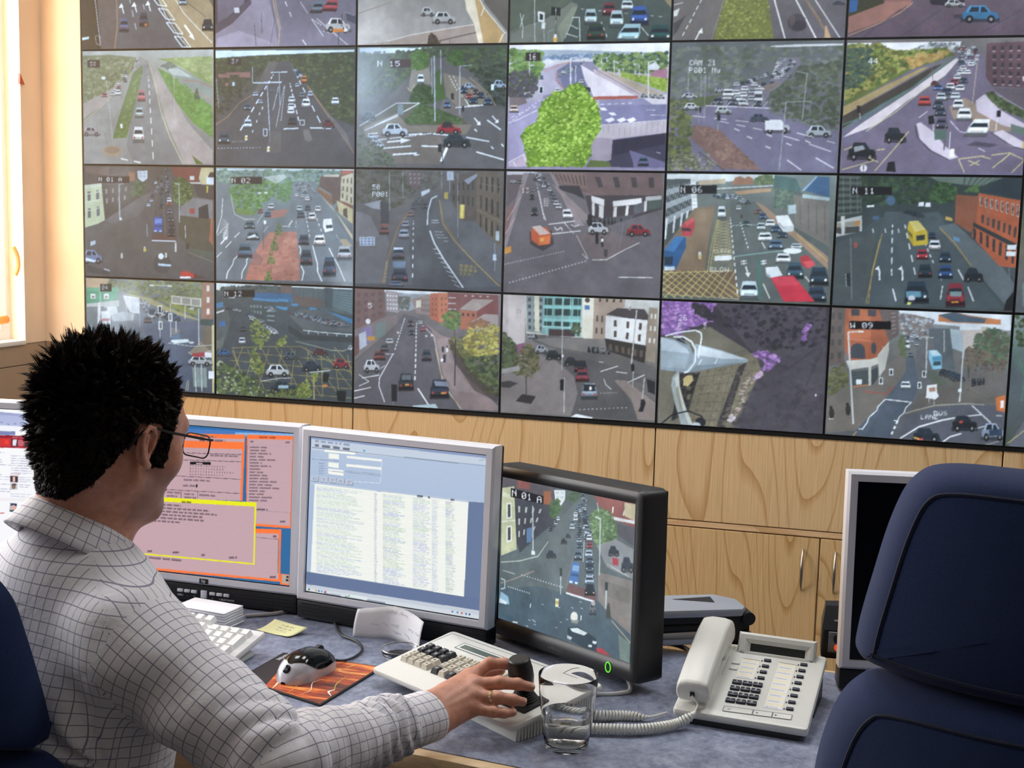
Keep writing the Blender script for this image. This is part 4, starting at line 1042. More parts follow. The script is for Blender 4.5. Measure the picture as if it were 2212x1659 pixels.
def head_sdf(L):
    A = np.abs(L[:, 0]); Lm = L.copy(); Lm[:, 0] = A
    d = ell(L, (0, -0.011, 0.023), (0.0755, 0.081, 0.075))
    d = smin(d, ell(L, (0, 0.022, 0.020), (0.064, 0.064, 0.055)), 0.03)
    d = smin(d, ell(L, (0, 0.032, -0.036), (0.061, 0.056, 0.074)), 0.03)
    d = smin(d, cone(Lm, (0.052, -0.004, -0.060), (0.012, 0.062, -0.094), 0.017, 0.019), 0.025)
    d = smin(d, cone(Lm, (0.0, 0.070, -0.096), (0.010, 0.070, -0.096), 0.016, 0.015), 0.02)
    d = smin(d, sph(Lm, (0.044, 0.050, -0.030), 0.023), 0.02)
    d = smin(d, cone(Lm, (0.0, 0.083, 0.016), (0.040, 0.072, 0.017), 0.011, 0.010), 0.014)
    d = smax(d, -sph(Lm, (0.032, 0.101, -0.003), 0.014), 0.014)
    d = smin(d, sph(Lm, (0.032, 0.0745, -0.003), 0.0125), 0.004)
    d = smin(d, chain(L, [(0, 0.086, 0.006), (0, 0.101, -0.018), (0, 0.109, -0.034)], [0.008, 0.009, 0.0105], 0.006), 0.010)
    d = smin(d, sph(Lm, (0.010, 0.098, -0.039), 0.0075), 0.006)
    d = smin(d, ell(L, (0, 0.089, -0.061), (0.021, 0.009, 0.0045)), 0.005); d = smin(d, ell(L, (0, 0.0885, -0.070), (0.018, 0.009, 0.005)), 0.005)
    d = smin(d, cone(L, (0, -0.034, -0.040), NK, 0.055, 0.054), 0.03)
    d = smin(d, cone(L, NK, NBL, 0.054, 0.066), 0.03)
    d = smin(d, ear_sdf(L, 1), 0.006); d = smin(d, ear_sdf(L, -1), 0.006)
    return d
HV, HF = surf_nets(head_sdf, (-0.11, -0.13, -0.30), (0.11, 0.135, 0.13), 0.0022)
# ---------------- right hand and forearm
P_ = lambda x, y, t: atd(x, y, t)
MCP = [P_(1015, 1464, 1.722), P_(1023, 1480, 1.702), P_(1019, 1504, 1.687), P_(1014, 1528, 1.680)]
FING = [[P_(1057, 1434, 1.737), P_(1088, 1434, 1.743), P_(1108, 1439, 1.742)],
        [P_(1078, 1475, 1.700), P_(1118, 1478, 1.705), P_(1146, 1484, 1.708)],
        [P_(1075, 1507, 1.682), P_(1108, 1512, 1.686), P_(1129, 1516, 1.692)],
        [P_(1064, 1538, 1.672), P_(1088, 1541, 1.674), P_(1108, 1539, 1.678)]]
FR = [[0.0098, 0.0086, 0.0076, 0.0062], [0.0100, 0.0088, 0.0078, 0.0064], [0.0096, 0.0082, 0.0072, 0.0060], [0.0088, 0.0072, 0.0062, 0.0053]]
dirF = (E_R-W_R)/np.linalg.norm(E_R-W_R)
acrossW = (MCP[3]-MCP[0]); acrossW -= dirF*(acrossW@dirF); acrossW /= np.linalg.norm(acrossW)
nrmW = np.cross(acrossW, dirF); nrmW *= np.sign(nrmW@(CAM-W_R)); nrmW /= np.linalg.norm(nrmW)
THUMB = [P_(958, 1520, 1.690), P_(1006, 1486, 1.752), P_(1046, 1456, 1.772), P_(1080, 1447, 1.768)]
def hand_sdf(P):
    a, b = W_R-acrossW*0.014, W_R+acrossW*0.014
    d = smin(cone(P, a+dirF*0.10, a, 0.024, 0.0165), cone(P, b+dirF*0.10, b, 0.024, 0.0165), 0.012)
    for i in range(4):
        w = W_R+acrossW*(-0.015+0.010*i)
        d = smin(d, cone(P, w, MCP[i]-nrmW*0.004, 0.0145, 0.0135), 0.012)
    # flesh of the palm under the knuckles
    pc = (MCP[0]+MCP[3]+W_R*1.2)/3.2-nrmW*0.012
    d = smin(d, cone(P, (MCP[0]+W_R)/2-nrmW*0.012, (MCP[3]+W_R)/2-nrmW*0.012, 0.015, 0.013), 0.015)
    for i in range(4):
        pts = [MCP[i]]+FING[i]; m = (pts[0]+pts[1])/2
        d = smin(d, chain(P, pts, FR[i], 0.003), 0.007)
        for j in (1, 2): d = smin(d, sph(P, pts[j]+nrmW*0.0012, FR[i][j]*0.97), 0.003)
        d = smin(d, sph(P, pts[0]+nrmW*0.002, 0.0095), 0.008)
        # tendon ridges on the back of the hand
        d = smin(d, cone(P, W_R+acrossW*(-0.010+0.006*i)+nrmW*0.0125, MCP[i]+nrmW*0.0075, 0.002, 0.0030), 0.006)
    d = smin(d, cone(P, W_R-acrossW*0.012-nrmW*0.004, THUMB[0], 0.014, 0.0155), 0.012)
    d = smin(d, chain(P, THUMB, [0.0150, 0.0118, 0.0105, 0.0080], 0.004), 0.010)
    # nails: slight flats near the tips
    return d
allp = np.array(MCP+sum(FING, [])+THUMB+[W_R, W_R+dirF*0.05])
RV, RF = surf_nets(hand_sdf, allp.min(0)-0.03, allp.max(0)+0.03, 0.0015)
# ---------------- left arm and hand, resting in the lap
S_L = TOR.wld([-0.185, 0.0, -0.10]); E_L = TOR.wld([-0.225, 0.06, -0.36]); W_L = TOR.wld([-0.10, 0.26, -0.40])
LH = Frame(W_L, 0.42+0.35, -0.05)
def lhand_sdf(P):
    L = LH.loc(P)
    d = cone(P, E_L, W_L, 0.036, 0.024)
    for i in range(4):
        x = -0.03+0.02*i; m = (x, 0.085-0.004*abs(i-1.5), 0.0); d = smin(d, cone(L, (x*0.5, 0, 0), m, 0.016, 0.012), 0.012)
        ln = (0.060, 0.074, 0.078, 0.068)[i]
        d = smin(d, chain(L, [m, (x*1.1, 0.085+ln*0.5, -0.006), (x*1.12, 0.085+ln, -0.022)], [0.0095, 0.0085, 0.007], 0.003), 0.006)
    d = smin(d, chain(L, [(0.02, 0.02, -0.005), (0.045, 0.05, -0.010), (0.052, 0.085, -0.018)], [0.014, 0.011, 0.008], 0.004), 0.01)
    return d
LV, LF = surf_nets(lhand_sdf, np.minimum(E_L, W_L)-0.08-np.array([0, 0, 0.05]), np.maximum(E_L, W_L)+0.22, 0.004)
def trunk_core(P):
    L = TOR.loc(P); d = ell(L, (0, 0.0, -0.22), (0.15, 0.085, 0.24)); return smin(d, cone(L, (0, 0, -0.02), (0, 0.0, 0.03), 0.06, 0.05), 0.05)
TV, TF = surf_nets(trunk_core, NB-0.5, NB+np.array([0.4, 0.4, 0.15]), 0.014)
def skin():
    t = NT('skin'); c = t.coord(); f = t.noise(c, 90, 4, 0.6); at = t.n('ShaderNodeAttribute'); at.attribute_name = 'beard'
    base = t.ramp(f, [(0.3, 'b57a62'), (0.7, 'cb927a')])
    mx = t.n('ShaderNodeMixRGB'); t.l(t.math('MULTIPLY', at.outputs['Fac'], 0.55), mx.inputs[0]); t.l(base, mx.inputs[1]); mx.inputs[2].default_value = lin('6e554c')
    t.l(mx.outputs[0], t.b.inputs['Base Color']); t.b.inputs['Roughness'].default_value = 0.5
    t.b.inputs['Subsurface Weight'].default_value = 0.12; t.b.inputs['Subsurface Radius'].default_value = (0.01, 0.004, 0.002); t.b.inputs['Subsurface Scale'].default_value = 0.5
    t.bump(t.noise(c, 900, 2), 0.12); return t.mat
M['skin'] = skin()
parts = [(HEAD.wld(HV), HF), (RV, RF), (LV, LF), (TV, TF)]
n = 0; Vs = []; Fs = []
for v, f in parts: Vs.append(v); Fs.append(f+n); n += len(v)
body = man_part('body', np.concatenate(Vs), np.concatenate(Fs), M['skin'])
beard = np.zeros(n, np.float32)
x, y, z = HV.T
beard[:len(HV)] = np.clip((-0.030-z)/0.02, 0, 1)*np.clip((y+0.005)/0.02, 0, 1)*np.clip((z+0.125)/0.02, 0, 1)
body.data.attributes.new('beard', 'FLOAT', 'POINT').data.foreach_set('value', beard)
# finger nails
mbn = MB()
for i in range(4):
    tip, dip = FING[i][2], FING[i][1]; d = (tip-dip)/np.linalg.norm(tip-dip); nn = nrmW-d*(nrmW@d); nn /= np.linalg.norm(nn); s = np.cross(d, nn)
    r = FR[i][3]; c0 = tip+nn*r*0.90-d*0.001
    R = Matrix([[s[k], d[k], nn[k], c0[k]-man.location[k]] for k in range(3)]+[[0, 0, 0, 1]])
    V = []; F = []
    for a in range(7):
        for b in range(6):
            u = (a/6-0.5)*1.9; v = b/5; wv = r*0.72*(0.85 if v in (0, 1) else 1)
            V.append((wv*math.sin(u*0.9)/math.sin(0.95*0.9)*0.9, -0.0058+0.0105*v+(-0.0012*(u*u) if v == 1 else 0), -r*0.55*(1-math.cos(u*0.9))+0.0004))
    F = [(a*6+b, a*6+b+1, a*6+7+b, a*6+6+b) for a in range(6) for b in range(5)]
    mb = MB(); mb.add(V, F, 0, True, R); mb.build('fingernail', plain('fingernail_pink', 'd3a596', 0.3) if i == 0 else bpy.data.materials['fingernail_pink'], body)
# wedding band
a, b = MCP[2], FING[2][0]; d = (b-a)/np.linalg.norm(b-a); c0 = a+(b-a)*0.74; q = np.cross(d, nrmW); q /= np.linalg.norm(q); v = np.cross(q, d)
mb = MB(); ring = [Vector(c0-np.array(man.location)+(q*math.cos(t_)+v*math.sin(t_))*0.0088) for t_ in np.linspace(0, 2*PI, 33)[:-1]]
mb.tube([p-Vector(d)*0.0012 for p in ring], 0.0009, 6, closed=True); mb.tube(ring, 0.0013, 6, closed=True); mb.tube([p+Vector(d)*0.0012 for p in ring], 0.0009, 6, closed=True)
mb.build('ring', M['gold'], man)['label'] = 'gold wedding band'
# ---------------- shirt
ARM = [S_R, E_R, W_R+dirF*0.055]; ARL = [S_L, E_L, W_L-(W_L-E_L)/np.linalg.norm(W_L-E_L)*0.02]
def seg_par(P, a, b):
    d = b-a; L = np.linalg.norm(d); t = (P-a)@d/L; return t, L
def arm_uv(P, A):
    """along-arm length and angle on the limb"""
    d1 = cone(P, A[0], A[1], 0, 0); d2 = cone(P, A[1], A[2], 0, 0); up = (d1 < d2)
    t1, L1 = seg_par(P, A[0], A[1]); t2, L2 = seg_par(P, A[1], A[2])
    s = np.where(up, np.minimum(t1, L1), L1+np.maximum(t2, 0))
    ref = np.array([0, 0, 1.])
    def ang(a, b):
        d = (b-a)/np.linalg.norm(b-a); q = np.cross(d, ref); q /= np.linalg.norm(q); v = np.cross(q, d); r = P-a-((P-a)@d)[:, None]*d
        return np.arctan2(r@v, r@q)
    th = np.where(up, ang(A[0], A[1]), ang(A[1], A[2])); return s, th, np.minimum(d1, d2)
def arm_sdf(P, A, wr=1.0):
    d = smin(cone(P, A[0], A[1], 0.064, 0.056), cone(P, A[1], A[2], 0.054, 0.036), 0.02)
    if wr:
        s, th, _ = arm_uv(P, A); L1 = np.linalg.norm(A[1]-A[0]); L2 = np.linalg.norm(A[2]-A[1])
        n1 = np.sin(s*85+1.6*np.cos(th+0.6)+1.2*np.sin(2*th)); n2 = np.sin(s*58-2.1*np.cos(th-1.1)+0.5); n3 = np.sin(s*150+2.4*np.sin(th)+1.0*np.cos(3*th))
        el = np.exp(-((s-L1)/0.075)**2); cu = np.exp(-((s-(L1+L2-0.03))/0.06)**2); sh = np.exp(-((s-0.10)/0.06)**2)
        d = d-wr*(0.0042*el*(np.abs(n1)**0.7*2-1)+0.0046*cu*(np.abs(n3)**0.8*2-1)+0.0044*sh*n2+0.0026*n2*np.cos(th*2))
    return d
def trunk_sdf(P):
    L = TOR.loc(P); A = np.abs(L[:, 0])
    d = ell(L, (0, 0.0, -0.17), (0.185, 0.118, 0.20))
    d = smin(d, ell(L, (0, -0.012, -0.40), (0.172, 0.125, 0.22)), 0.08)
    d = smin(d, cone(np.stack([A, L[:, 1], L[:, 2]], 1), (0.0, -0.010, -0.022), (0.165, 0.0, -0.095), 0.068, 0.062), 0.05)
    x, y, z = L.T
    back = np.clip(-y/0.08, 0, 1)
    # drape across the back and from the arm hole
    ph = np.hypot(x-0.17, z+0.22); an = np.arctan2(z+0.22, x-0.17)
    d = d-back*(0.0044*np.sin(an*9+ph*12)*np.exp(-(ph/0.16)**2)+0.0026*np.sin(z*38+x*14)+0.0026*np.sin(x*33-z*17+0.6))
    return d
def shirt_sdf(P):
    d = trunk_sdf(P)
    d = smin(d, arm_sdf(P, ARM), 0.030); d = smin(d, arm_sdf(P, ARL, 0.6), 0.030)
    # open end at the cuffs, neck opening
    L = TOR.loc(P); d = smax(d, -(L[:, 2]+0.56), 0.01)
    t, Lw = seg_par(P, ARM[1], ARM[2]); near = np.linalg.norm(P-ARM[2], axis=1) < 0.075
    d = np.where(near, smax(d, t-Lw, 0.004), d)
    return d
pts = np.array([S_R, E_R, W_R, S_L, E_L, W_L, TOR.wld([-.2, -.16, -.55]), TOR.wld([.2, -.16, -.55]), TOR.wld([-.2, .14, -.55]), NB])
SV, SF = surf_nets(shirt_sdf, pts.min(0)-0.09, pts.max(0)+0.09, 0.0048)
def shirt_mat(name='checked_shirt_cloth'):
    t = NT(name); uv = t.n('ShaderNodeUVMap'); uv.uv_map = 'UVMap'; sp = t.n('ShaderNodeSeparateXYZ'); t.l(uv.outputs[0], sp.inputs[0])
    def lines(o, per, w):
        f = t.math('FRACT', t.math('DIVIDE', o, per)); a = t.math('ABSOLUTE', t.math('SUBTRACT', f, 0.5))
        m = t.n('ShaderNodeMapRange'); t.l(a, m.inputs[0]); m.inputs[1].default_value = w*0.5; m.inputs[2].default_value = w; m.inputs[3].default_value = 1; m.inputs[4].default_value = 0; return m.outputs[0]
    base = t.n('ShaderNodeMixRGB'); base.inputs[1].default_value = lin('e0dee4'); base.inputs[2].default_value = lin('5c5a78')
    lu = lines(sp.outputs[0], 0.0135, 0.055); lv = lines(sp.outputs[1], 0.0135, 0.055)
    t.l(t.math('MULTIPLY', t.math('MAXIMUM', lu, lv), 0.80), base.inputs[0])
    t.l(base.outputs[0], t.b.inputs['Base Color']); t.b.inputs['Roughness'].default_value = 0.85; t.b.inputs['Sheen Weight'].default_value = 0.1
    c = t.coord(); t.bump(t.noise(c, 26, 4, 0.6, 0.6), 0.35, 0.006); return t.mat
M['shirt'] = shirt_mat()
shirt = man_part('shirt', SV, SF, M['shirt'])
def set_uv(o, uv_loops): o.data.uv_layers.new(name='UVMap').data.foreach_set('uv', np.asarray(uv_loops, np.float32).ravel())
def shirt_uv(V, F):
    Lt = TOR.loc(V); ang = np.arctan2(Lt[:, 0], -Lt[:, 1]); uT = np.stack([ang*0.15, Lt[:, 2]], 1); frontcut = ang
    flat = np.stack([Lt[:, 0], Lt[:, 2]-0.35*np.maximum(0, Lt[:, 1])], 1)
    uT = np.where((np.abs(ang) < 1.2)[:, None], np.stack([np.where(np.abs(Lt[:, 0]) < 1, Lt[:, 0], 0), Lt[:, 2]], 1), np.stack([np.sign(ang)*(0.165+np.abs(Lt[:, 1]+0.04)), Lt[:, 2]], 1))
    dT = trunk_sdf(V); out = []; reg = np.zeros(len(V), int); U = [uT]
    for k, A in enumerate((ARM, ARL)):
        s, th, dd = arm_uv(V, A); U.append((s, th)); da = arm_sdf(V, A, 0); t0, _ = seg_par(V, A[0], A[1]); reg = np.where((da < dT-0.004) & (t0 > 0.01), k+1, reg)
    fr = np.array([np.bincount(r, minlength=3).argmax() for r in reg[F]])
    loops = np.zeros((len(F), F.shape[1], 2))
    for k in range(3):
        m = fr == k
        if k == 0: loops[m] = uT[F[m]]
        else:
            s, th = U[k]; t_ = th[F[m]]; ref = t_[:, :1]; t_ = ref+((t_-ref+PI) % (2*PI)-PI)
            loops[m] = np.stack([s[F[m]], t_*0.055], 2)
    return loops, fr
fa = np.empty(len(shirt.data.polygons)*4, np.int32); shirt.data.loops.foreach_get('vertex_index', fa)
loops, reg = shirt_uv(SV, fa.reshape(-1, 4)); set_uv(shirt, loops)
# cuff
def loft(rings, name, mat, uvs=None, parent=man, thick=0.0):
    k = len(rings[0]); V = [p for r in rings for p in r]; F = [(L*k+i, L*k+(i+1) % k, L*k+k+(i+1) % k, L*k+k+i) for L in range(len(rings)-1) for i in range(k)]
    o = man_part(name, np.array(V), np.array(F), mat)
    if uvs is not None:
        lp = []
        for L in range(len(rings)-1):
            for i in range(k): lp += [uvs(L, i), uvs(L, i+1), uvs(L+1, i+1), uvs(L+1, i)]
        set_uv(o, lp)
    if thick: m = o.modifiers.new('s', 'SOLIDIFY'); m.thickness = thick; m.offset = 1
    return o
def cuff(Wp, Ep, ax, nm, flip=1):
    d = (Ep-Wp)/np.linalg.norm(Ep-Wp); q = ax-d*(ax@d); q /= np.linalg.norm(q); v = np.cross(q, d); R = []; K = 40
    for s, r in ((-0.002, 0.96), (0.0, 1.0), (0.016, 1.0), (0.034, 1.01), (0.052, 1.02), (0.060, 1.03), (0.066, 0.96)):
        R.append([Wp+d*s+q*math.cos(a)*0.0345*r+v*math.sin(a)*0.0285*r+d*0.002*math.sin(2*a) for a in np.linspace(0, 2*PI, K+1)[:-1]])
    sv = [0, 0.002, 0.018, 0.036, 0.054, 0.062, 0.068]
    return loft(R, nm, M['shirt'], lambda L, i: (sv[L], i/K*0.2), thick=0.0022)
cuff(W_R+dirF*0.0, E_R, acrossW, 'cuff')
cuff(W_L+(E_L-W_L)*0.05, E_L, np.array([1., 0.3, 0]), 'cuff')
# collar: stand and fall around the neck
def collar():
    nk = atd(181, 1128, 1.605); ax = HEAD.wld(NK)-NB; ax /= np.linalg.norm(ax)
    f = TOR.B[1]; r = TOR.B[0]
    tilt = 0.52; upv = np.array([0, 0, 1.])*math.cos(tilt)+f*math.sin(tilt); fv = f*math.cos(tilt)-np.array([0, 0, 1.])*math.sin(tilt)
    R = []; K = 48; prof = [(0.063, -0.036), (0.0615, -0.016), (0.0625, -0.002), (0.0655, 0.002), (0.070, -0.002), (0.0745, -0.014), (0.080, -0.030), (0.084, -0.043)]
    for rr, h in prof:
        ring = []
        for i in range(K+1):
            a = 0.30+(2*PI-0.60)*i/K; ca, sa = math.cos(a), math.sin(a)       # a = 0 is the throat
            front = max(0, ca); hh = h*(1+0.35*front) if rr > 0.066 else h
            ring.append(nk+fv*ca*rr*1.03+r*(-sa)*rr*0.96*-1+upv*hh)
        R.append(ring)
    V = [p for g in R for p in g]; k = K+1; F = [(L*k+i, L*k+i+1, L*k+k+i+1, L*k+k+i) for L in range(len(R)-1) for i in range(K)]
    o = man_part('collar', np.array(V), np.array(F), M['shirt']); sl = [0]
    for a, b in zip(prof, prof[1:]): sl.append(sl[-1]+math.hypot(a[0]-b[0], a[1]-b[1]))
    lp = []
    for L in range(len(R)-1):
        for i in range(K): lp += [(i/K*0.44, sl[L]), ((i+1)/K*0.44, sl[L]), ((i+1)/K*0.44, sl[L+1]), (i/K*0.44, sl[L+1])]
    set_uv(o, lp); m = o.modifiers.new('s', 'SOLIDIFY'); m.thickness = 0.0018
collar()
# ---------------- trousers, shoes
HIP = TOR.wld([0, -0.02, -0.50]); HIP[2] = 0.57
fl = np.array([math.sin(0.42), math.cos(0.42), 0]); rl = np.array([math.cos(0.42), -math.sin(0.42), 0])
KN = [HIP+fl*0.44+rl*s*0.13+np.array([0, 0, -0.01]) for s in (-1, 1)]
AN = [k+fl*0.02+np.array([0, 0, 0.10-k[2]]) for k in KN]
def leg_sdf(P):
    d = ell((P-HIP)@np.stack([rl, fl, np.array([0, 0, 1.])]).T, (0, 0, 0.02), (0.18, 0.14, 0.12))
    for s, k, a in zip((-1, 1), KN, AN):
        d = smin(d, cone(P, HIP+rl*s*0.09, k, 0.088, 0.066), 0.05); d = smin(d, cone(P, k, a, 0.066, 0.05), 0.03)
    return d
pts = np.array([HIP, *KN, *AN]); GV, GF = surf_nets(leg_sdf, pts.min(0)-0.2, pts.max(0)+0.2, 0.010)
man_part('trousers', GV, GF, M['trouser'])
for a in AN:
    def shoe(P):
        L = (P-a)@np.stack([rl, fl, np.array([0, 0, 1.])]).T; d = cone(L, (0, -0.03, -0.055), (0, 0.14, -0.065), 0.044, 0.034); d = smin(d, cone(L, (0, 0, 0.0), (0, 0, -0.05), 0.045, 0.045), 0.03); return smax(d, -(L[:, 2]+0.099), 0.004)
    v, f = surf_nets(shoe, a-0.22, a+0.22, 0.008); man_part('shoe', v, f, M['matt_black'])
# ---------------- glasses
def glasses():
    T = Matrix.Translation(-Vector(man.location)) @ HEAD.mtx(); mb = MB(); mb.M = T
    for s in (-1, 1):
        rim = [(s*0.034+x, 0.112-0.10*(abs(s*0.034+x)-0.034)**2*20*0.1-0.02*max(0, abs(s*0.034+x)-0.03), z-0.006) for x, z in rrect(0.050, 0.030, 0.010, 5)]
        mb.tube(rim, 0.0010, 6, closed=True)
        mb.tube(bez([(s*0.0585, 0.110, 0.004), (s*0.070, 0.104, 0.005), (s*0.0765, 0.080, 0.005), (s*0.081, 0.02, 0.007), (s*0.083, -0.012, 0.009), (s*0.082, -0.030, -0.004), (s*0.078, -0.038, -0.022)], 6), [0.0014]*12+[0.0018]*25, 6)
    mb.tube(bez([(-0.010, 0.112, 0.000), (0, 0.115, 0.003), (0.010, 0.112, 0.000)], 5), 0.0011, 6)
    g = mb.build('glasses', M['matt_black'], man)
    for s in (-1, 1):
        mb = MB(); mb.M = T; q = [(s*0.034+x, 0.1115-0.02*max(0, abs(s*0.034+x)-0.03), z-0.006) for x, z in rrect(0.049, 0.029, 0.010, 5)]; n = len(q)
        mb.add(q, [tuple(range(n))]); mb.build('lens', M['pane'], g)
glasses()
# ---------------- hair
def hair():
    rng = np.random.default_rng(5)
    x, y, z = HV.T; A = np.abs(x)
    front = 0.062+0.012*np.cos(x*60); line = np.select([y > 0.055, y > 0.034, y > 0.008, y > -0.020], [np.full_like(y, 0.078), 0.012+(y-0.034)*3.0, np.full_like(y, -0.040), np.full_like(y, 0.014)], np.maximum(-0.095, -(-(y+0.02))*2.2))
    mask = (z > line) & (A < 0.085) & ~((y > -0.026) & (y < 0.010) & (z < 0.012) & (A > 0.067))
    # neck side stays bare
    mask &= ~((z < -0.05) & (y > -0.045))
    e1 = HV[HF[:, 1]]-HV[HF[:, 0]]; e2 = HV[HF[:, 2]]-HV[HF[:, 0]]; fn = np.cross(e1, e2)
    N = np.zeros_like(HV)
    for k in range(4): np.add.at(N, HF[:, k], fn)
    N /= np.linalg.norm(N, axis=1)[:, None]+1e-12
    cen = HV.mean(0)
    if ((HV-cen)*N).sum() < 0: N = -N
    fm = mask[HF].all(1)
    top = np.clip((z-0.02)/0.07, 0, 1)
    cap = 0.001+0.003*top+0.002*np.clip((-y-0.02)/0.05, 0, 1)*np.clip((z+0.06)/0.05, 0, 1)
    used = np.unique(HF[fm]); mp = -np.ones(len(HV), int); mp[used] = np.arange(len(used))
    # roots on the scalp
    fi = np.flatnonzero(fm); ar = np.linalg.norm(fn[fi], axis=1); NS = 30000
    pick = rng.choice(fi, NS, p=ar/ar.sum()); u = rng.random((NS, 2)); q = HF[pick]
    B = lambda X: (X[q[:, 0]]*(1-u[:, :1])+X[q[:, 1]]*u[:, :1])*(1-u[:, 1:])+(X[q[:, 3]]*(1-u[:, :1])+X[q[:, 2]]*u[:, :1])*u[:, 1:]
    root = B(HV); nr = B(N); nr /= np.linalg.norm(nr, axis=1)[:, None]
    NC = 2300; ci = rng.choice(NS, NC, replace=False); cl = np.empty(NS, int)
    for i in range(0, NS, 2000): cl[i:i+2000] = ((root[i:i+2000, None]-root[ci][None])**2).sum(2).argmin(1)
    rc, nc = root[ci], nr[ci]
    tp = np.clip((rc[:, 2]-0.00)/0.08, 0, 1); bk = np.clip((-rc[:, 1]-0.03)/0.05, 0, 1)*np.clip((rc[:, 2]+0.06)/0.06, 0, 1)
    nape = np.clip((-rc[:, 2]-0.045)/0.04, 0, 1); side = np.clip((np.abs(rc[:, 0])-0.055)/0.02, 0, 1)*(1-tp)
    ln = 0.009+0.012*tp+0.009*bk-0.006*nape-0.004*side; ln *= rng.uniform(0.5, 1.7, NC)*(1-0.62*np.clip((rc[:, 1]-0.012)/0.03, 0, 1)); ln = np.maximum(ln, 0.004)
    dr = nc*0.9+rng.normal(0, 0.34, (NC, 3))+np.array([0, 0.05, 0.30])*tp[:, None]+np.array([0, -0.25, -0.15])*bk[:, None]+np.array([0, -0.3, -0.7])*(nape+side*0.7)[:, None]
    dr /= np.linalg.norm(dr, axis=1)[:, None]
    tipc = rc+dr*ln[:, None]
    L = ln[cl]*rng.uniform(0.7, 1.08, NS); d0 = nr*0.75+dr[cl]*0.6+rng.normal(0, 0.10, (NS, 3)); d0 /= np.linalg.norm(d0, axis=1)[:, None]
    tip = root+dr[cl]*L[:, None]; tip = tip*0.4+tipc[cl]*0.6+rng.normal(0, 0.0008, (NS, 3))
    mid = root+d0*(L*0.5)[:, None]; V = []; ts = (0, 0.33, 0.7, 1.0); rs = (0.0008, 0.0007, 0.00045, 0.00006)
    for t_, r_ in zip(ts, rs):
        p = root*(1-t_)**2+2*mid*t_*(1-t_)+tip*t_*t_; tg = tip-root; tg /= np.linalg.norm(tg, axis=1)[:, None]+1e-9
        s = np.cross(tg, rng.normal(0, 1, (1, 3))); s /= np.linalg.norm(s, axis=1)[:, None]+1e-9; v = np.cross(tg, s)
        for k in range(3): a = 2*PI*k/3; V.append(p+(s*math.cos(a)+v*math.sin(a))*r_)
    V = np.stack(V, 1).reshape(-1, 3); base = (np.arange(NS)*12)[:, None, None]
    pat = np.array([[L_*3+k, L_*3+(k+1) % 3, L_*3+3+(k+1) % 3, L_*3+3+k] for L_ in range(3) for k in range(3)])[None]
    F = (base+pat).reshape(-1, 4)
    capV = HV[used]+N[used]*cap[used][:, None]; capF = mp[HF[fm]]
    V = np.concatenate([V, capV]); F = np.concatenate([F, capF+NS*12])
    t = NT('dark_brown_hair'); f = t.noise(t.coord(), 120, 3, 0.6); t.l(t.ramp(f, [(0.3, '140f0c'), (0.7, '32251d')]), t.b.inputs['Base Color']); t.b.inputs['Roughness'].default_value = 0.55; t.b.inputs['Specular IOR Level'].default_value = 0.25
    man_part('hair', HEAD.wld(V), F, t.mat)
hair()
# his own chair
bk = TOR.wld([-0.055, -0.20, -0.25])
swivel_chair('dark navy swivel chair the man is sitting in', (bk[0], bk[1], 0), -0.34,
    [(-0.06, 1.03), (-0.14, 1.025), (-0.175, 1.00), (-0.195, 0.95), (-0.215, 0.88), (-0.22, 0.84), (-0.20, 0.825), (-0.10, 0.82)],
    [(-0.08, 0.83), (-0.19, 0.825), (-0.232, 0.80), (-0.258, 0.75), (-0.265, 0.68), (-0.25, 0.60), (-0.22, 0.55), (-0.10, 0.54)], 0.47, True)
# ================================================================ pictures on the lit screens, drawn in code as colour grids
FONT = {'0': '0E11131519110E', '1': '040C040404040E', '2': '0E11010204081F', '3': '1F02040201110E', '4': '02060A121F0202', '5': '1F101E0101110E', '6': '0608101E11110E', '7': '1F010204080808', '8': '0E11110E11110E', '9': '0E11110F01020C',
        'A': '0E11111F111111', 'B': '1E11111E11111E', 'C': '0E11101010110E', 'E': '1F10101E10101F', 'L': '1010101010101F', 'M': '111B1515111111', 'N': '11191513111111', 'O': '0E11111111110E', 'P': '1E11111E101010', 'R': '1E11111E141211', 'S': '0F10100E01011E', 'U': '1111111111110E', 'W': '11111115151B11', 'w': '0000111115150A', 'H': '1111111F111111', 'T': '1F040404040404', 'I': '0E04040404040E', 'X': '11110A040A1111', ' ': '00000000000000'}
def hx(c):
    if not isinstance(c, str): return np.array(c, float)
    if len(c) == 3: c = ''.join(x*2 for x in c)
    return np.array([int(c[i:i+2], 16)/255 for i in (0, 2, 4)])
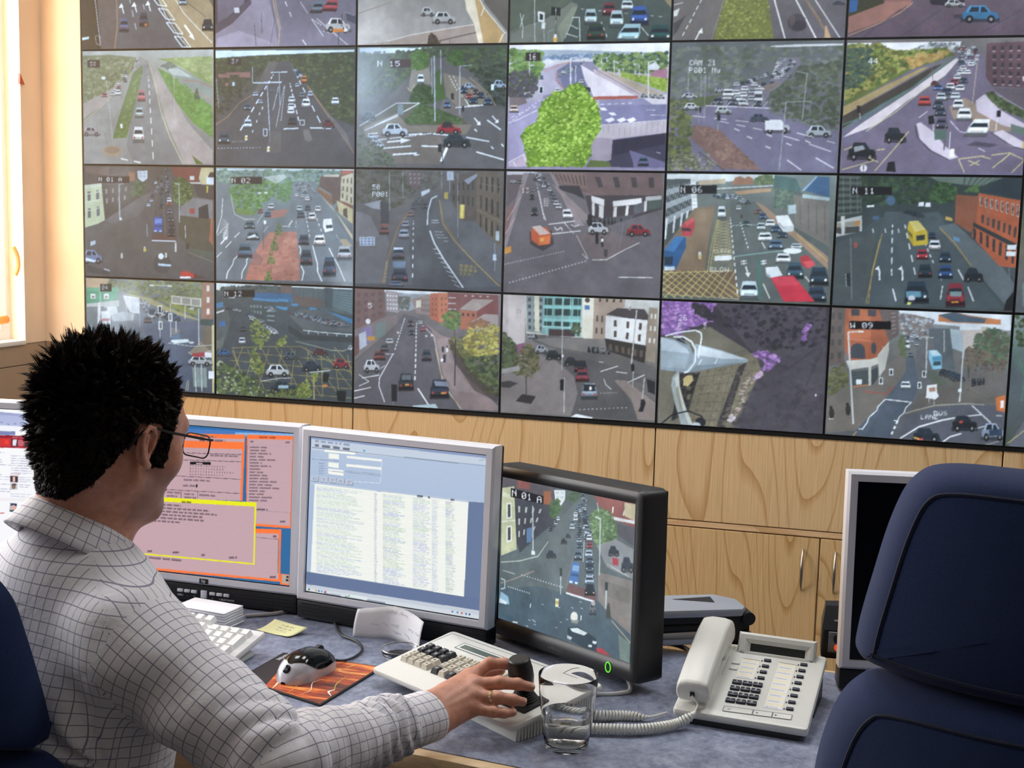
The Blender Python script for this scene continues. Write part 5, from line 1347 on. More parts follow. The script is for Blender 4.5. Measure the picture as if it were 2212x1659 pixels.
class Pic:
    def __init__(s, cor, crop, n=(208, 156), ss=2, seed=1):
        s.W, s.H = n[0]*ss, n[1]*ss; s.ss = ss; s.a = np.zeros((s.H, s.W, 3)); s.soft = True; s.r = random.Random(seed); s.g = np.random.default_rng(seed)
        x0, y0, k = crop; src = [((x-x0)*k, (y-y0)*k) for x, y in cor]; dst = [(0, 0), (s.W, 0), (s.W, s.H), (0, s.H)]
        A = []; b = []
        for (x, y), (u, v) in zip(src, dst): A += [[x, y, 1, 0, 0, 0, -u*x, -u*y], [0, 0, 0, x, y, 1, -v*x, -v*y]]; b += [u, v]
        s.h = np.append(np.linalg.solve(np.array(A, float), np.array(b, float)), 1).reshape(3, 3)
        s.sc = s.W/abs(src[1][0]-src[0][0])
    def m(s, p):
        p = np.asarray(p, float).reshape(-1, 2); q = np.c_[p, np.ones(len(p))]@s.h.T; return q[:, :2]/q[:, 2:]
    def fillc(s, q, col, al=1.0):
        x0, y0 = np.floor(q.min(0)).astype(int); x1, y1 = np.ceil(q.max(0)).astype(int)+1
        x0, y0, x1, y1 = max(x0, 0), max(y0, 0), min(x1, s.W), min(y1, s.H)
        if x1 <= x0 or y1 <= y0: return
        X = np.arange(x0, x1)+0.5; Y = (np.arange(y0, y1)+0.5)[:, None]; ins = np.zeros((y1-y0, x1-x0), bool)
        for i in range(len(q)):
            (ax, ay), (bx, by) = q[i-1], q[i]
            if ay == by: continue
            c = (ay > Y) != (by > Y); ins ^= c & (X < (bx-ax)*(Y-ay)/(by-ay)+ax)
        v = s.a[y0:y1, x0:x1]; v[ins] = v[ins]*(1-al)+hx(col)*al
    def f(s, col, *c, al=1.0): s.fillc(s.m(c), col, al); return s
    def bg(s, *cols):
        n = len(cols); t = np.linspace(0, n-1, s.H); i = np.minimum(t.astype(int), n-2) if n > 1 else t.astype(int)*0
        C_ = np.array([hx(c) for c in cols]+[hx(cols[-1])]); s.a[:] = (C_[i]*(1-(t-i))[:, None]+C_[i+1]*(t-i)[:, None])[:, None]; return s
    def l(s, col, w, *c, al=1.0):
        q = s.m(c); w = max(w*s.sc*0.82, 0.8)/2
        for a, b in zip(q, q[1:]):
            d = b-a; L = math.hypot(*d)
            if L < 1e-6: continue
            n = np.array([-d[1], d[0]])/L*w; s.fillc(np.array([a+n, b+n, b-n, a-n]), col, al)
        return s
    def d(s, col, w, n, fr, x0, y0, x1, y1, pw=1.0, w1=None):
        """dashes; pw bunches them towards the first end"""
        for i in range(n):
            a, b = (i/n)**pw, ((i+fr)/n)**pw; ww = w if w1 is None else w+(w1-w)*a
            s.l(col, ww, x0+(x1-x0)*a, y0+(y1-y0)*a, x0+(x1-x0)*b, y0+(y1-y0)*b)
        return s
    def e(s, col, x, y, rx, ry, al=1.0, n=12): return s.f(col, *[c for i in range(n) for c in (x+rx*math.cos(2*PI*i/n), y+ry*math.sin(2*PI*i/n))], al=al)
    def fol(s, cols, n, sz, *c, al=0.85):
        """leaves inside an outline"""
        p = np.array(c, float).reshape(-1, 2); lo, hi = p.min(0), p.max(0); k = 0
        for _ in range(n*4):
            x, y = s.r.uniform(lo[0], hi[0]), s.r.uniform(lo[1], hi[1]); ins = False
            for i in range(len(p)):
                (ax, ay), (bx, by) = p[i-1], p[i]
                if (ay > y) != (by > y) and x < (bx-ax)*(y-ay)/(by-ay)+ax: ins = not ins
            if not ins: continue
            q = s.r.uniform(0.5, 1.3)*sz; s.e(s.r.choice(cols), x, y, q, q*s.r.uniform(0.5, 1), al, 6); k += 1
            if k >= n: break
        return s
    def tree(s, cols, n, sz, *c): s.f(cols[0], *c); return s.fol(cols, n, sz, *c)
    def win(s, col, nx, ny, fx, fy, *c, al=1.0):
        q = np.array(c, float).reshape(4, 2); L = lambda u, v: list((q[0]*(1-u)+q[1]*u)*(1-v)+(q[3]*(1-u)+q[2]*u)*v)
        for i in range(nx):
            for j in range(ny):
                u0, u1, v0, v1 = (i+.5-fx/2)/nx, (i+.5+fx/2)/nx, (j+.5-fy/2)/ny, (j+.5+fy/2)/ny
                s.f(col, *L(u0, v0), *L(u1, v0), *L(u1, v1), *L(u0, v1), al=al)
        return s
    def car(s, x, y, w, h, col, k='r', ln=0.0):
        """k: r rear, f front, s side; x, y the middle; ln leans the top sideways"""
        c = hx(col); t = lambda u, v: (x+u*w/2-v*ln*w/2, y+v*h/2)
        P = lambda cc, *uv, al=1: s.f(cc, *[q for a, b in zip(uv[::2], uv[1::2]) for q in t(a, b)], al=al)
        P(c*0.2, -1.08, .55, 1.08, .55, 1.1, 1.12, -1.1, 1.12, al=.55)
        if k == 's':
            P(c*0.75, -1, -.05, -.9, -.2, .85, -.15, 1, .15, 1, .7, -1, .7); P(c, -.62, -.95, .25, -.95, .6, -.1, -.85, -.1); P(hx('1c2630'), -.5, -.8, -.1, -.8, -.1, -.15, -.65, -.15); P(hx('1c2630'), 0, -.8, .2, -.8, .45, -.15, 0, -.15)
            for u in (-.6, .6): s.e('111', *t(u, .75), w*.11, h*.25); s.e('888', *t(u, .75), w*.05, h*.11)
        else:
            P(c*0.8, -1, -.1, -.8, -.3, .8, -.3, 1, -.1, 1, .9, -1, .9); P(c, -.72, -1, .72, -1, .9, -.2, -.9, -.2); P(hx('18222c'), -.66, -.55, .66, -.55, .84, -.08, -.84, -.08); P(np.minimum(c*1.15, 1), -.85, .0, .85, .0, .95, .35, -.95, .35)
            P(c*.35, -1, .62, 1, .62, 1, .95, -1, .95)
            lc = 'b03028' if k == 'r' else 'f4f4e4'
            for u in (-.85, .6): P(hx(lc), u, .3, u+.25, .3, u+.25, .55, u, .55)
        return s
    def row(s, cols, n, x0, y0, x1, y1, w0, h0, w1, h1, k='r', pw=1.0, jit=0, ln=0):
        for i in range(n):
            t = (i/max(n-1, 1))**pw; s.car(x0+(x1-x0)*t+s.r.uniform(-jit, jit), y0+(y1-y0)*t, w0+(w1-w0)*t, h0+(h1-h0)*t, s.r.choice(cols), k, ln)
        return s
    def tx(s, x, y, txt, h, col='eee', box=None, sx=1.0):
        u = h/7
        if box: s.f(box[0], *[q for q in (x-box[1], y-box[2], x+box[3], y-box[2]+box[5] if len(box) > 5 else y-box[2], x+box[3], y+box[4]+(box[5] if len(box) > 5 else 0), x-box[1], y+box[4])])
        for ch in txt:
            b = bytes.fromhex(FONT[ch])
            for r in range(7):
                for c in range(5):
                    if b[r] >> (4-c) & 1: s.f(col, x+c*u*sx, y+r*u, x+(c+1)*u*sx, y+r*u, x+(c+1)*u*sx, y+(r+1)*u, x+c*u*sx, y+(r+1)*u)
            x += 6.4*u*sx
        return s
    def nz(s, amp, sc=1, col=True):
        hh, ww = s.H//sc+2, s.W//sc+2; n = s.g.normal(0, amp, (hh, ww, 3 if col else 1)); n = np.repeat(np.repeat(n, sc, 0), sc, 1)[:s.H, :s.W]; s.a += n; return s
    def haze(s, col, a0, a1, x0=0, x1=1):
        t = np.linspace(a0, a1, s.H)[:, None, None]; s.a[:] = s.a*(1-t)+hx(col)*t; return s
    def glow(s, col, al, x, y, rx, ry):
        c = s.m((x, y))[0]; X, Y = np.meshgrid(np.arange(s.W), np.arange(s.H)); g = al*np.exp(-((X-c[0])/(rx*s.sc))**2-((Y-c[1])/(ry*s.sc))**2); s.a[:] = s.a*(1-g[..., None])+hx(col)*g[..., None]; return s
    def txtrows(s, cols, x0, y0, x1, y1, dy, wl=(6, 22), gap=5, th=0.45, al=.6, fill=1.0, sk=0.0):
        y = y0
        while y < y1:
            x = x0; e = x0+(x1-x0)*s.r.uniform(fill*.6, fill); c = s.r.choice(cols)
            while x < e:
                d = s.r.uniform(*wl); k = sk*(x-x0); s.f(c, x, y+k, min(x+d, e), y+k+sk*d, min(x+d, e), y+k+sk*d+dy*th, x, y+k+dy*th, al=al); x += d+gap
            y += dy
        return s
    def out(s):
        a = s.a; k = s.ss
        if s.soft:
            for sc_, am in ((48, .05), (14, .03), (5, .014)):
                hh, ww = s.H//sc_+3, s.W//sc_+3; g = s.g.normal(0, 1, (hh, ww)); y, x = np.arange(s.H)/sc_, np.arange(s.W)/sc_; j, i = y.astype(int), x.astype(int); v, u = (y-j)[:, None], (x-i)[None]
                a = a*(1+am*((g[j][:, i]*(1-u)+g[j][:, i+1]*u)*(1-v)+(g[j+1][:, i]*(1-u)+g[j+1][:, i+1]*u)*v))[..., None]
            m = a.mean(2, keepdims=True); a = (m+(a-m)*0.86)*np.array([.91, .94, .985])+np.array([.042, .052, .060])
        for ax in (0, 1): a = (np.roll(a, 1, ax)+2*a+np.roll(a, -1, ax))/4 if s.soft else a
        a = np.clip(a, 0, 1); a = a.reshape(s.H//k, k, s.W//k, k, 3).mean((1, 3)); return a
def screen_material():
    t = NT('lit_screen_picture'); at = t.n('ShaderNodeAttribute'); at.attribute_name = 'picture'
    t.b.inputs['Base Color'].default_value = (0.012, 0.012, 0.013, 1); t.b.inputs['Roughness'].default_value = 0.38; t.b.inputs['Specular IOR Level'].default_value = 0.25
    t.l(at.outputs['Color'], t.b.inputs['Emission Color']); t.b.inputs['Emission Strength'].default_value = 1.0; return t.mat
M['screen'] = screen_material()
def screen_mesh(name, img, w, h, parent, T):
    ny, nx = img.shape[:2]; X, Z = np.meshgrid(np.linspace(-w/2, w/2, nx), np.linspace(h, 0, ny)); V = np.stack([X.ravel(), np.zeros(nx*ny), Z.ravel()], 1)
    i = np.arange(ny-1)[:, None]*nx+np.arange(nx-1)[None]; F = np.stack([i+nx, i+nx+1, i+1, i], 2).reshape(-1, 4)
    R = np.array(T); V = V@R[:3, :3].T+R[:3, 3]
    o = npmesh(name, V, F, M['screen'], parent)
    c = img.reshape(-1, 3); c = np.where(c <= .04045, c/12.92, ((c+.055)/1.055)**2.4); c = np.c_[c, np.ones(len(c))].astype(np.float32)
    o.data.color_attributes.new('picture', 'FLOAT_COLOR', 'POINT').data.foreach_set('color', c.ravel()); return o
# measured corners of the displays, for the layout of each picture
GX = {1: [180,463,769,1097,1450,1825,2214],2: [182,463,767,1091,1441,1815,2208],3: [184,463,765,1085,1428,1796,2190],4: [186,463.5,761.5,1078.5,1420,1777,2170]}
GY = {1: [109,104,97,92,87,80,73],2: [358,360,363,368,373,380,386],3: [598,609,623,636,651,665,677],4: [838,849,868,892,914.5,938,963]}
GX[0] = [2*a-b for a,b in zip(GX[1],GX[2])]; GY[0] = [a-(b-a)*1.03 for a,b in zip(GY[1],GY[2])]
for g in (GX,GY):
    for k in g: g[k].append(2*g[k][6]-g[k][5])
CROP = {0: [(170,0,3.626),(760,0,3.16),(1440,0,2.865),(1440,0,2.865)],1: [(170,95,3.626),(760,85,3.16),(1440,75,2.865),(1440,75,2.865)],2: [(170,355,3.626),(760,355,3.253),(1420,365,2.793),(1420,365,2.793)],3: [(170,590,3.626),(755,610,3.253),(1415,640,2.776),(1415,640,2.776)]}
def pic(r,c): return Pic([(GX[r][c],GY[r][c]),(GX[r][c+1],GY[r][c+1]),(GX[r+1][c+1],GY[r+1][c+1]),(GX[r+1][c],GY[r+1][c])],CROP[r][c//2],seed=r*10+c+1)
BOX = ('151516',)
CARS = ['e8ecee','c9d2d8','8fa0ae','3a4650','2a3038','b8302c','3f5f8f','d8dde0','6f7c86']
DARKC = ['2e3740','3c4a56','1e262c','54656f','8b98a0','d5dde0']
GRN = ['2c3a22','3a4a2a','4a5c30','222e1c']
T = {}
def tile(r,c,where):
    def w(fn): T[r,c] = (fn,where); return fn
    return w
@tile(0,0,'three lane road with white arrows beside an orange kerb line')
def _(p):
    p.bg('3a3432','4b4745','5a5552','565150')
    p.f('3a2c1c',20,-500,130,-500,185,420,20,420).f('5d4f47',130,-500,250,-500,300,120,290,420,190,420).l('a9784a',10,280,-300,312,60,312,220,288,410).l('ddd',5,110,-300,180,360)
    p.f('a98a5e',560,-500,900,-500,1060,0,1060,420,880,400,640,0).f('6e5a44',900,-260,1060,-300,1060,60).l('d6c8a4',8,600,-100,690,120,800,300,880,400).l('e8e2d0',6,700,-120,830,100,920,200,1050,340).l('4a4438',4,840,0,1000,130)
    for x,y in ((345,20),(445,10),(552,0)): p.l('f4f2ea',9,x,y+10,x+20,y+85).f('f4f2ea',x-22,y+40,x,y,x+18,y+34)
    p.d('dcdad2',6,4,.5,370,-200,470,280,.8).d('dcdad2',5,3,.45,460,-150,540,120)
    for i in range(4): x,y = 570+i*62,-50+i*112; p.l('f2efe4',7,x,y,x+70,y+10,x+130,y+95,x+60,y+85).l('f2efe4',9,x,y,x+60,y+85)
    p.car(365,195,70,110,'565a74','r').car(518,150,66,110,'333a44','r').e('c06a3a',535,195,14,12).car(822,5,60,60,'9aa4a4','f').car(1015,195,80,90,'1f2a30','f')
    p.l('f8f4e8',16,835,195,900,290).f('f8f4e8',868,285,915,318,895,265).f('c8d8d0',30,300,92,290,92,310,30,322).l('c8c4b8',4,140,285,175,285,180,360,150,350,140,290); p.nz(.025)
@tile(0,1,'purple toned road curving past a wall with a white car')
def _(p):
    p.bg('59566a','625e74','6b677c','77738a')
    p.f('8f889e',1060,-400,1480,-400,1500,0,1560,380,1060,420).f('3f3c4c',1060,-400,1330,-300,1340,10,1200,160,1060,270).f('6c6478',1080,-200,1300,-200,1290,20,1080,200).f('52485a',1060,190,1200,110,1340,-20,1350,20,1200,180,1060,270)
    p.f('b0a8c4',1080,300,1250,240,1500,330,1540,400,1060,420,al=.7).l('c8a67a',8,1480,-200,1530,60,1568,230,1560,380).l('dcc29a',4,1500,-200,1545,60,1580,230).l('3c3646',4,1370,180,1385,380).l('3c3646',4,1425,90,1430,260).l('4a4458',4,1480,-50,1530,150,1490,380)
    p.f('d8dce4',1210,55,1250,55,1255,95,1215,98).d('f0eef0',8,3,.45,1580,-80,1680,170).d('f0eef0',9,1,1,1750,310,1778,352).l('eae8ee',5,1730,0,1790,95).l('eae8ee',6,1860,135,2120,360).l('eae8ee',6,1820,140,1915,280).l('eae8ee',5,1820,140,1900,190).l('eae8ee',5,1910,240,1985,255)
    p.car(1868,45,90,90,'5a7486','r',.3).car(1975,30,110,90,'a83c48','r',.3).car(2030,185,190,110,'eef0f2','s').f('d87a2c',1988,218,2080,218,2080,245,1988,245).l('3c3646',6,2035,245,2035,370).f('f4f4f6',2080,190,2115,235,2080,245).l('2c2a34',5,2060,100,2060,200).f('40465a',2090,80,2170,110,2170,180,2100,150).l('c8c4d0',4,2080,80,2160,110); p.nz(.025)
@tile(0,2,'wide grey road with two silver cars beside a cream bridge wall')
def _(p):
    p.bg('6a6660','7d7a74','8b8a86','a09c98').glow('e8e6e2',.6,60,230,260,200)  # pale glow at the left is window glare put into the colours
    p.f('a49084',400,240,840,150,870,300,60,300,250,280,al=.8).l('8a7f74',7,40,80,270,0).l('e8e6e0',5,240,275,390,235,640,190,830,160).l('5a5048',9,590,275,850,215)
    p.f('c49e62',760,-300,860,-300,870,0,1040,230,1040,300,880,300,850,170,790,60).f('e8dcc0',740,-200,800,-200,900,300,865,300,830,150,780,60).l('efe8d4',9,850,-60,900,40,1050,225).l('f4f0e4',8,905,30,880,100).l('f4f0e4',9,1035,225,1005,290).f('5d574f',900,-300,1070,-300,1070,220,900,0)
    p.car(512,68,90,60,'d6dad8','s').car(625,110,150,80,'dfe3e0','s').tree(['3a2e26','5a4634','4a3a2c'],60,8,510,300,520,240,540,218,570,240,600,300).l('5a564e',4,665,270,668,300); p.nz(.02)
@tile(0,3,'green tinted junction with a queue of pale blue cars and road signs')
def _(p):
    p.bg('2c3c3a','384844','42504a','3e4a46')
    p.f('6b7266',1070,200,1300,130,1500,0,1540,20,1420,200,1440,290,1070,290).f('56604e',1070,-300,1480,-300,1500,0,1070,230,al=.7).f('7d8672',1400,180,1500,40,1540,30,1450,250,1430,290).f('8a7a58',2060,-100,2200,-200,2200,60)
    p.l('dfe8e2',7,1500,110,1550,110,1555,280).l('dfe8e2',6,1490,165,1540,190).l('dfe8e2',6,1460,225,1540,250).l('dfe8e2',4,1505,120,1450,260).d('dfe8e2',6,3,.5,1700,140,1750,270).l('dfe8e2',6,1975,175,2030,240).d('e8eee8',4,10,.4,1560,50,2160,110)
    p.car(1628,105,84,110,'a8c4c8','f').car(1756,50,90,90,'7a2c38','f').car(1880,25,84,70,'c8d8d8','f').car(1808,120,94,120,'b4d0d4','f').car(1965,95,120,130,'2c54a4','f').car(1665,210,120,110,'24382e','r').car(1898,220,150,130,'9cc8d0','f',.3).car(2110,220,150,110,'1e4848','f')
    p.l('aebcb8',7,1238,-200,1242,290).f('e8ecec',1262,65,1310,75,1308,145,1265,138).f('1a2a2a',1274,82,1300,90,1298,128,1274,125).f('141c1c',1355,35,1420,42,1418,100,1355,95).l('c8d4d0',5,1387,45,1388,190).l('20302c',4,1388,100,1388,250).f('d8e8e8',1290,145,1315,148,1313,190,1290,190).l('bcd',4,1305,190,1307,290).f('f0e6c0',1372,245,1395,245,1396,285,1370,285).e('e8f0f0',1384,238,10,10).f('e0a830',1370,255,1396,255,1396,280,1370,280)
    p.l('c4d8d4',6,1140,80,1160,180,1155,260).l('c4d8d4',6,1165,90,1140,180).l('7aa09a',4,1340,290,1335,210,1370,195); p.nz(.03)
@tile(0,4,'dual carriageway with a broad strip of green grass between its lanes')
def _(p):
    p.bg('5a5652','605b58','625d5e','5e5860')
    p.f('6a6460',20,-300,360,-300,350,0,270,250,20,250).f('6f7430',360,-300,620,-300,620,0,660,245,280,250,350,0).fol(['7d8438','8c9440','646c2c','5a5f2c','99a048'],420,9,360,-100,610,-100,650,245,285,245)
    p.l('9a8a70',5,355,-50,272,245).d('f2f0ea',7,7,.6,230,-60,85,235).l('dcd8d0',6,35,20,95,5).f('d8dcd8',35,60,75,40,60,90,38,95).f('3c3a40',35,140,110,90,60,190,35,220,al=.8)
    p.l('f4f2ec',10,640,-80,730,245).l('f0eee8',10,780,-40,925,240).l('e8e6e4',7,910,-20,1075,235).l('8a6e54',16,840,-40,940,120,990,200,1010,240,al=.8).l('a88a64',5,870,0,950,120).f('c09a6c',975,150,985,150,1015,230,975,230).e('3f383e',800,130,60,60,.8).e('352f36',815,150,45,35,.8).e('6e5a58',770,110,20,40,.5)
    p.l('f6f4ee',10,205,180,170,250).f('f6f4ee',188,195,213,165,217,205).car(1060,0,70,25,'505a6c','s'); p.nz(.03)
@tile(0,5,'brown toned road with a bright blue hatchback driving left')
def _(p):
    p.bg('4c3a44','564450','62505c','5c4a58')
    p.f('8c5a54',1110,-200,1500,-200,1480,0,1330,110,1110,190).f('a06a5c',1110,90,1330,-10,1480,-10,1330,110,1110,200).l('d09a64',6,1110,215,1300,130,1420,60,1490,-5).f('3a3a26',1110,-300,1330,-300,1320,0,1180,60,1110,90).f('2c5c9c',1115,-20,1165,-20,1160,50,1115,65)
    for i in range(9): p.l('6e4e50' if i % 2 else '4a3a4a',12,1180+i*110,240,1420+i*120,40,al=.5)
    p.f('2a2430',1580,-40,1800,-40,1790,20,1600,10).car(1740,0,120,45,'e0dcd8','s').f('332c3c',1730,75,1820,65,1830,105,1740,100,al=.7).car(1895,65,215,105,'3a8cc4','s'); p.nz(.03)
@tile(1,0,'hazy dual carriageway with a grass verge and camera number 38')
def _(p):
    p.bg('b8c4c0','8f9488','86857c','7d7e78','76777a')
    p.f('5e6a3a',30,90,250,80,460,100,420,230,240,370,30,470).fol(['52602f','6b7840','7a8450','8f9a7a','46522c'],300,14,30,110,450,100,400,250,220,380,30,460).f('a49a94',30,480,250,360,330,300,240,450,30,600)
    p.f('8a8c8a',40,640,240,440,440,200,480,90,560,130,620,400,700,680,830,950,40,950).f('76797b',430,950,380,800,500,160,560,150,630,480,720,740,820,950)
    p.f('a89c98',560,130,640,250,760,440,860,620,1050,840,1050,950,960,950,830,950,700,640,610,340).f('7a9a3c',620,110,1045,90,1045,330,800,170).fol(['8cac48','9cb858','b0c46c','86a044'],160,18,760,110,1040,100,1040,290)
    p.f('7d9088',690,190,800,180,1040,320,1040,430,900,420).l('a8685c',10,820,280,940,290,1040,335).l('b8786c',7,880,360,1040,430).f('b4c8c4',700,190,790,190,900,260,740,240)
    p.f('4c8a24',620,180,720,230,900,400,1045,480,1050,740,900,620,780,470,700,330).fol(['4c8c22','58982a','427c20','66a236'],220,14,640,200,760,260,1045,480,1045,720,800,480)
    p.f('4a6a30',430,230,500,160,510,200,470,380,380,740,270,750,300,640).fol(['55752e','66863a','48642a'],130,11,480,180,505,200,460,380,370,740,280,740,380,480)
    p.e('a08a70',265,850,75,45).e('8c745c',265,840,60,30).f('4c641e',890,880,980,950,920,950)
    p.l('c9b47a',5,40,625,240,440,420,220).l('d8c890',7,555,130,610,340,650,540,720,740,820,950).d('f0f4f4',9,10,.55,552,250,590,960,1.5)
    for x,y in ((355,915),(455,935)): p.l('eef2f2',12,x-20,y-6,x+35,y+6)
    p.row(['e8eef0','d4dce0','3c4448','b04a48','f0f4f4'],16,460,130,300,390,18,16,40,34,'f',1,40).car(498,405,58,90,'b8505a','r').car(480,540,64,84,'a8c4c4','r').car(473,715,84,124,'eef4f8','r').car(105,690,130,70,'b8a8ac','s').car(315,380,44,46,'e0e4e4','f').car(210,400,44,34,'a0444a','f')
    p.tree(['2f4a28','3a5830','27402a'],50,9,910,430,930,340,950,430).tree(['45584a','52665a'],40,9,640,170,720,130,780,175,700,190)
    for x0,y0,x1,y1 in ((225,280,270,750),(750,200,755,560)): p.l('b8c0c0',5,x0,y0,x1,y1)
    p.e('e8f0f0',202,265,18,14).l('9aa4a8',6,705,600,765,705).l('a4acb0',6,815,800,920,950).l('6a7078',6,210,700,230,800).f('f4f8f8',330,630,350,630,350,665,332,665)
    p.haze('aeb6b4',.38,.05).tx(95,138,'38',30,'d8d8d4',('3a3030',18,16,80,44)); p.nz(.02)
@tile(1,1,'tree lined dual carriageway under a strip of sky, camera number 37')
def _(p):
    p.bg('40463c','474840','4a4846','4c4a49','4e4c4c')
    p.f('d8e4e8',1062,45,2160,30,2160,90,1600,80,1062,110).f('38402c',1062,105,1400,80,1600,70,2160,45,2160,640,1950,560,1790,330,1640,120,1500,160,1300,330,1062,420)
    p.fol(['3a4a28','46552e','55602f','2e3822','4c5a34','3c3c26'],500,15,1064,110,1600,75,2160,50,2160,600,1980,560,1800,330,1640,130,1300,200,1064,210).fol(['3a3c2c','4a4636','2c3022'],260,16,1064,210,1450,150,1380,320,1064,600)
    p.f('4a4745',1062,640,1300,430,1560,130,1640,120,1780,320,2160,860,2160,975,1062,955).f('5e574f',1480,130,1560,130,1460,320,1340,440).f('6a6058',1640,130,1700,200,1980,560,2100,700,2160,860,2060,720,1790,330,al=.8)
    p.l('b07a44',6,1062,635,1160,570,1250,460,1360,390).l('b8824a',7,1790,320,1960,570).l('8a6a4a',6,2060,710,2160,860)
    for x,y,w,h in ((1085,230,90,30),(1150,215,100,22),(1250,215,70,40),(1300,215,40,40),(1140,300,24,24),(1195,295,20,30)): p.f(p.r.choice(['b8c4c8','dfe6e8','8a5a50']),x,y,x+w,y,x+w,y+h,x,y+h)
    p.d('e6eaea',11,9,.6,1520,230,1240,710,1.5,13).d('e6eaea',8,14,.5,1560,330,1515,520).d('e8ecec',10,8,.65,1650,300,1725,620,1.4).d('e6eaea',10,7,.6,1690,210,1910,650,1.5).l('d4dada',4,1610,320,1580,600).l('d4dada',4,1605,320,1540,650).l('e8ecec',10,1600,665,1720,660).l('e8ecec',10,1810,655,1990,660).d('c8ccca',6,14,.4,1080,822,1430,815).d('b8bcba',5,8,.4,1180,770,1310,765)
    for x,y in ((1435,500),(1412,545),(1390,605),(1358,685)): p.l('dfe4e4',9,x,y-10,x-4,y+10)
    p.row(DARKC,12,1700,190,1725,240,20,16,34,24,'f',1,30).car(1762,268,46,60,'d07030','r').car(1708,315,36,34,'b8c4c8','r').car(1745,395,44,44,'6a7478','r').car(1812,385,44,44,'a8b4bc','r').car(1665,430,54,50,'e8eef0','r').car(1778,460,66,72,'eef2f4','r').car(1662,485,58,50,'e0e8ea','r').car(1658,525,60,50,'e8eef0','r').car(1670,600,66,60,'2a3238','r').car(2010,440,60,56,'e8eef0','f').car(1378,390,42,36,'b8c0c4','f').car(1315,490,54,54,'46545e','f').car(1415,450,40,34,'8a969c','f').car(1508,355,30,30,'5a6468','f').car(1318,625,64,68,'c4ccd0','f').car(1130,740,90,90,'36464e','f').car(1955,620,90,70,'8a3030','s')
    for x0,y0,x1,y1,w in ((1470,310,1495,770,9),(1565,220,1572,490,6),(1068,260,1090,510,5),(1355,170,1355,300,5)): p.l('a4aeb2',w,x0,y0,x1,y1)
    p.l('d4dde0',11,1360,300,1585,292).l('d4dde0',8,1500,215,1630,210).l('e4e8e8',6,1440,665,1470,668,1468,722,1440,720,1440,668).l('dde2e2',5,1730,595,1765,595,1765,635,1730,632,1730,596).f('5a534c',1490,680,1580,690,1580,850,1530,865,1460,850,al=.7).f('6a625a',1755,670,1800,670,1830,750,1800,768,1765,750)
    for x,y in ((1305,735),(1480,825)): p.f('f0e8c8',x-9,y-18,x+9,y-18,x+11,y+22,x-11,y+22).f('d8a030',x-9,y-4,x+9,y-4,x+9,y+12,x-9,y+12)
    p.f('2c2622',1160,105,1270,105,1270,160,1160,160).tx(1188,112,'37',34,'ddd'); p.nz(.025)
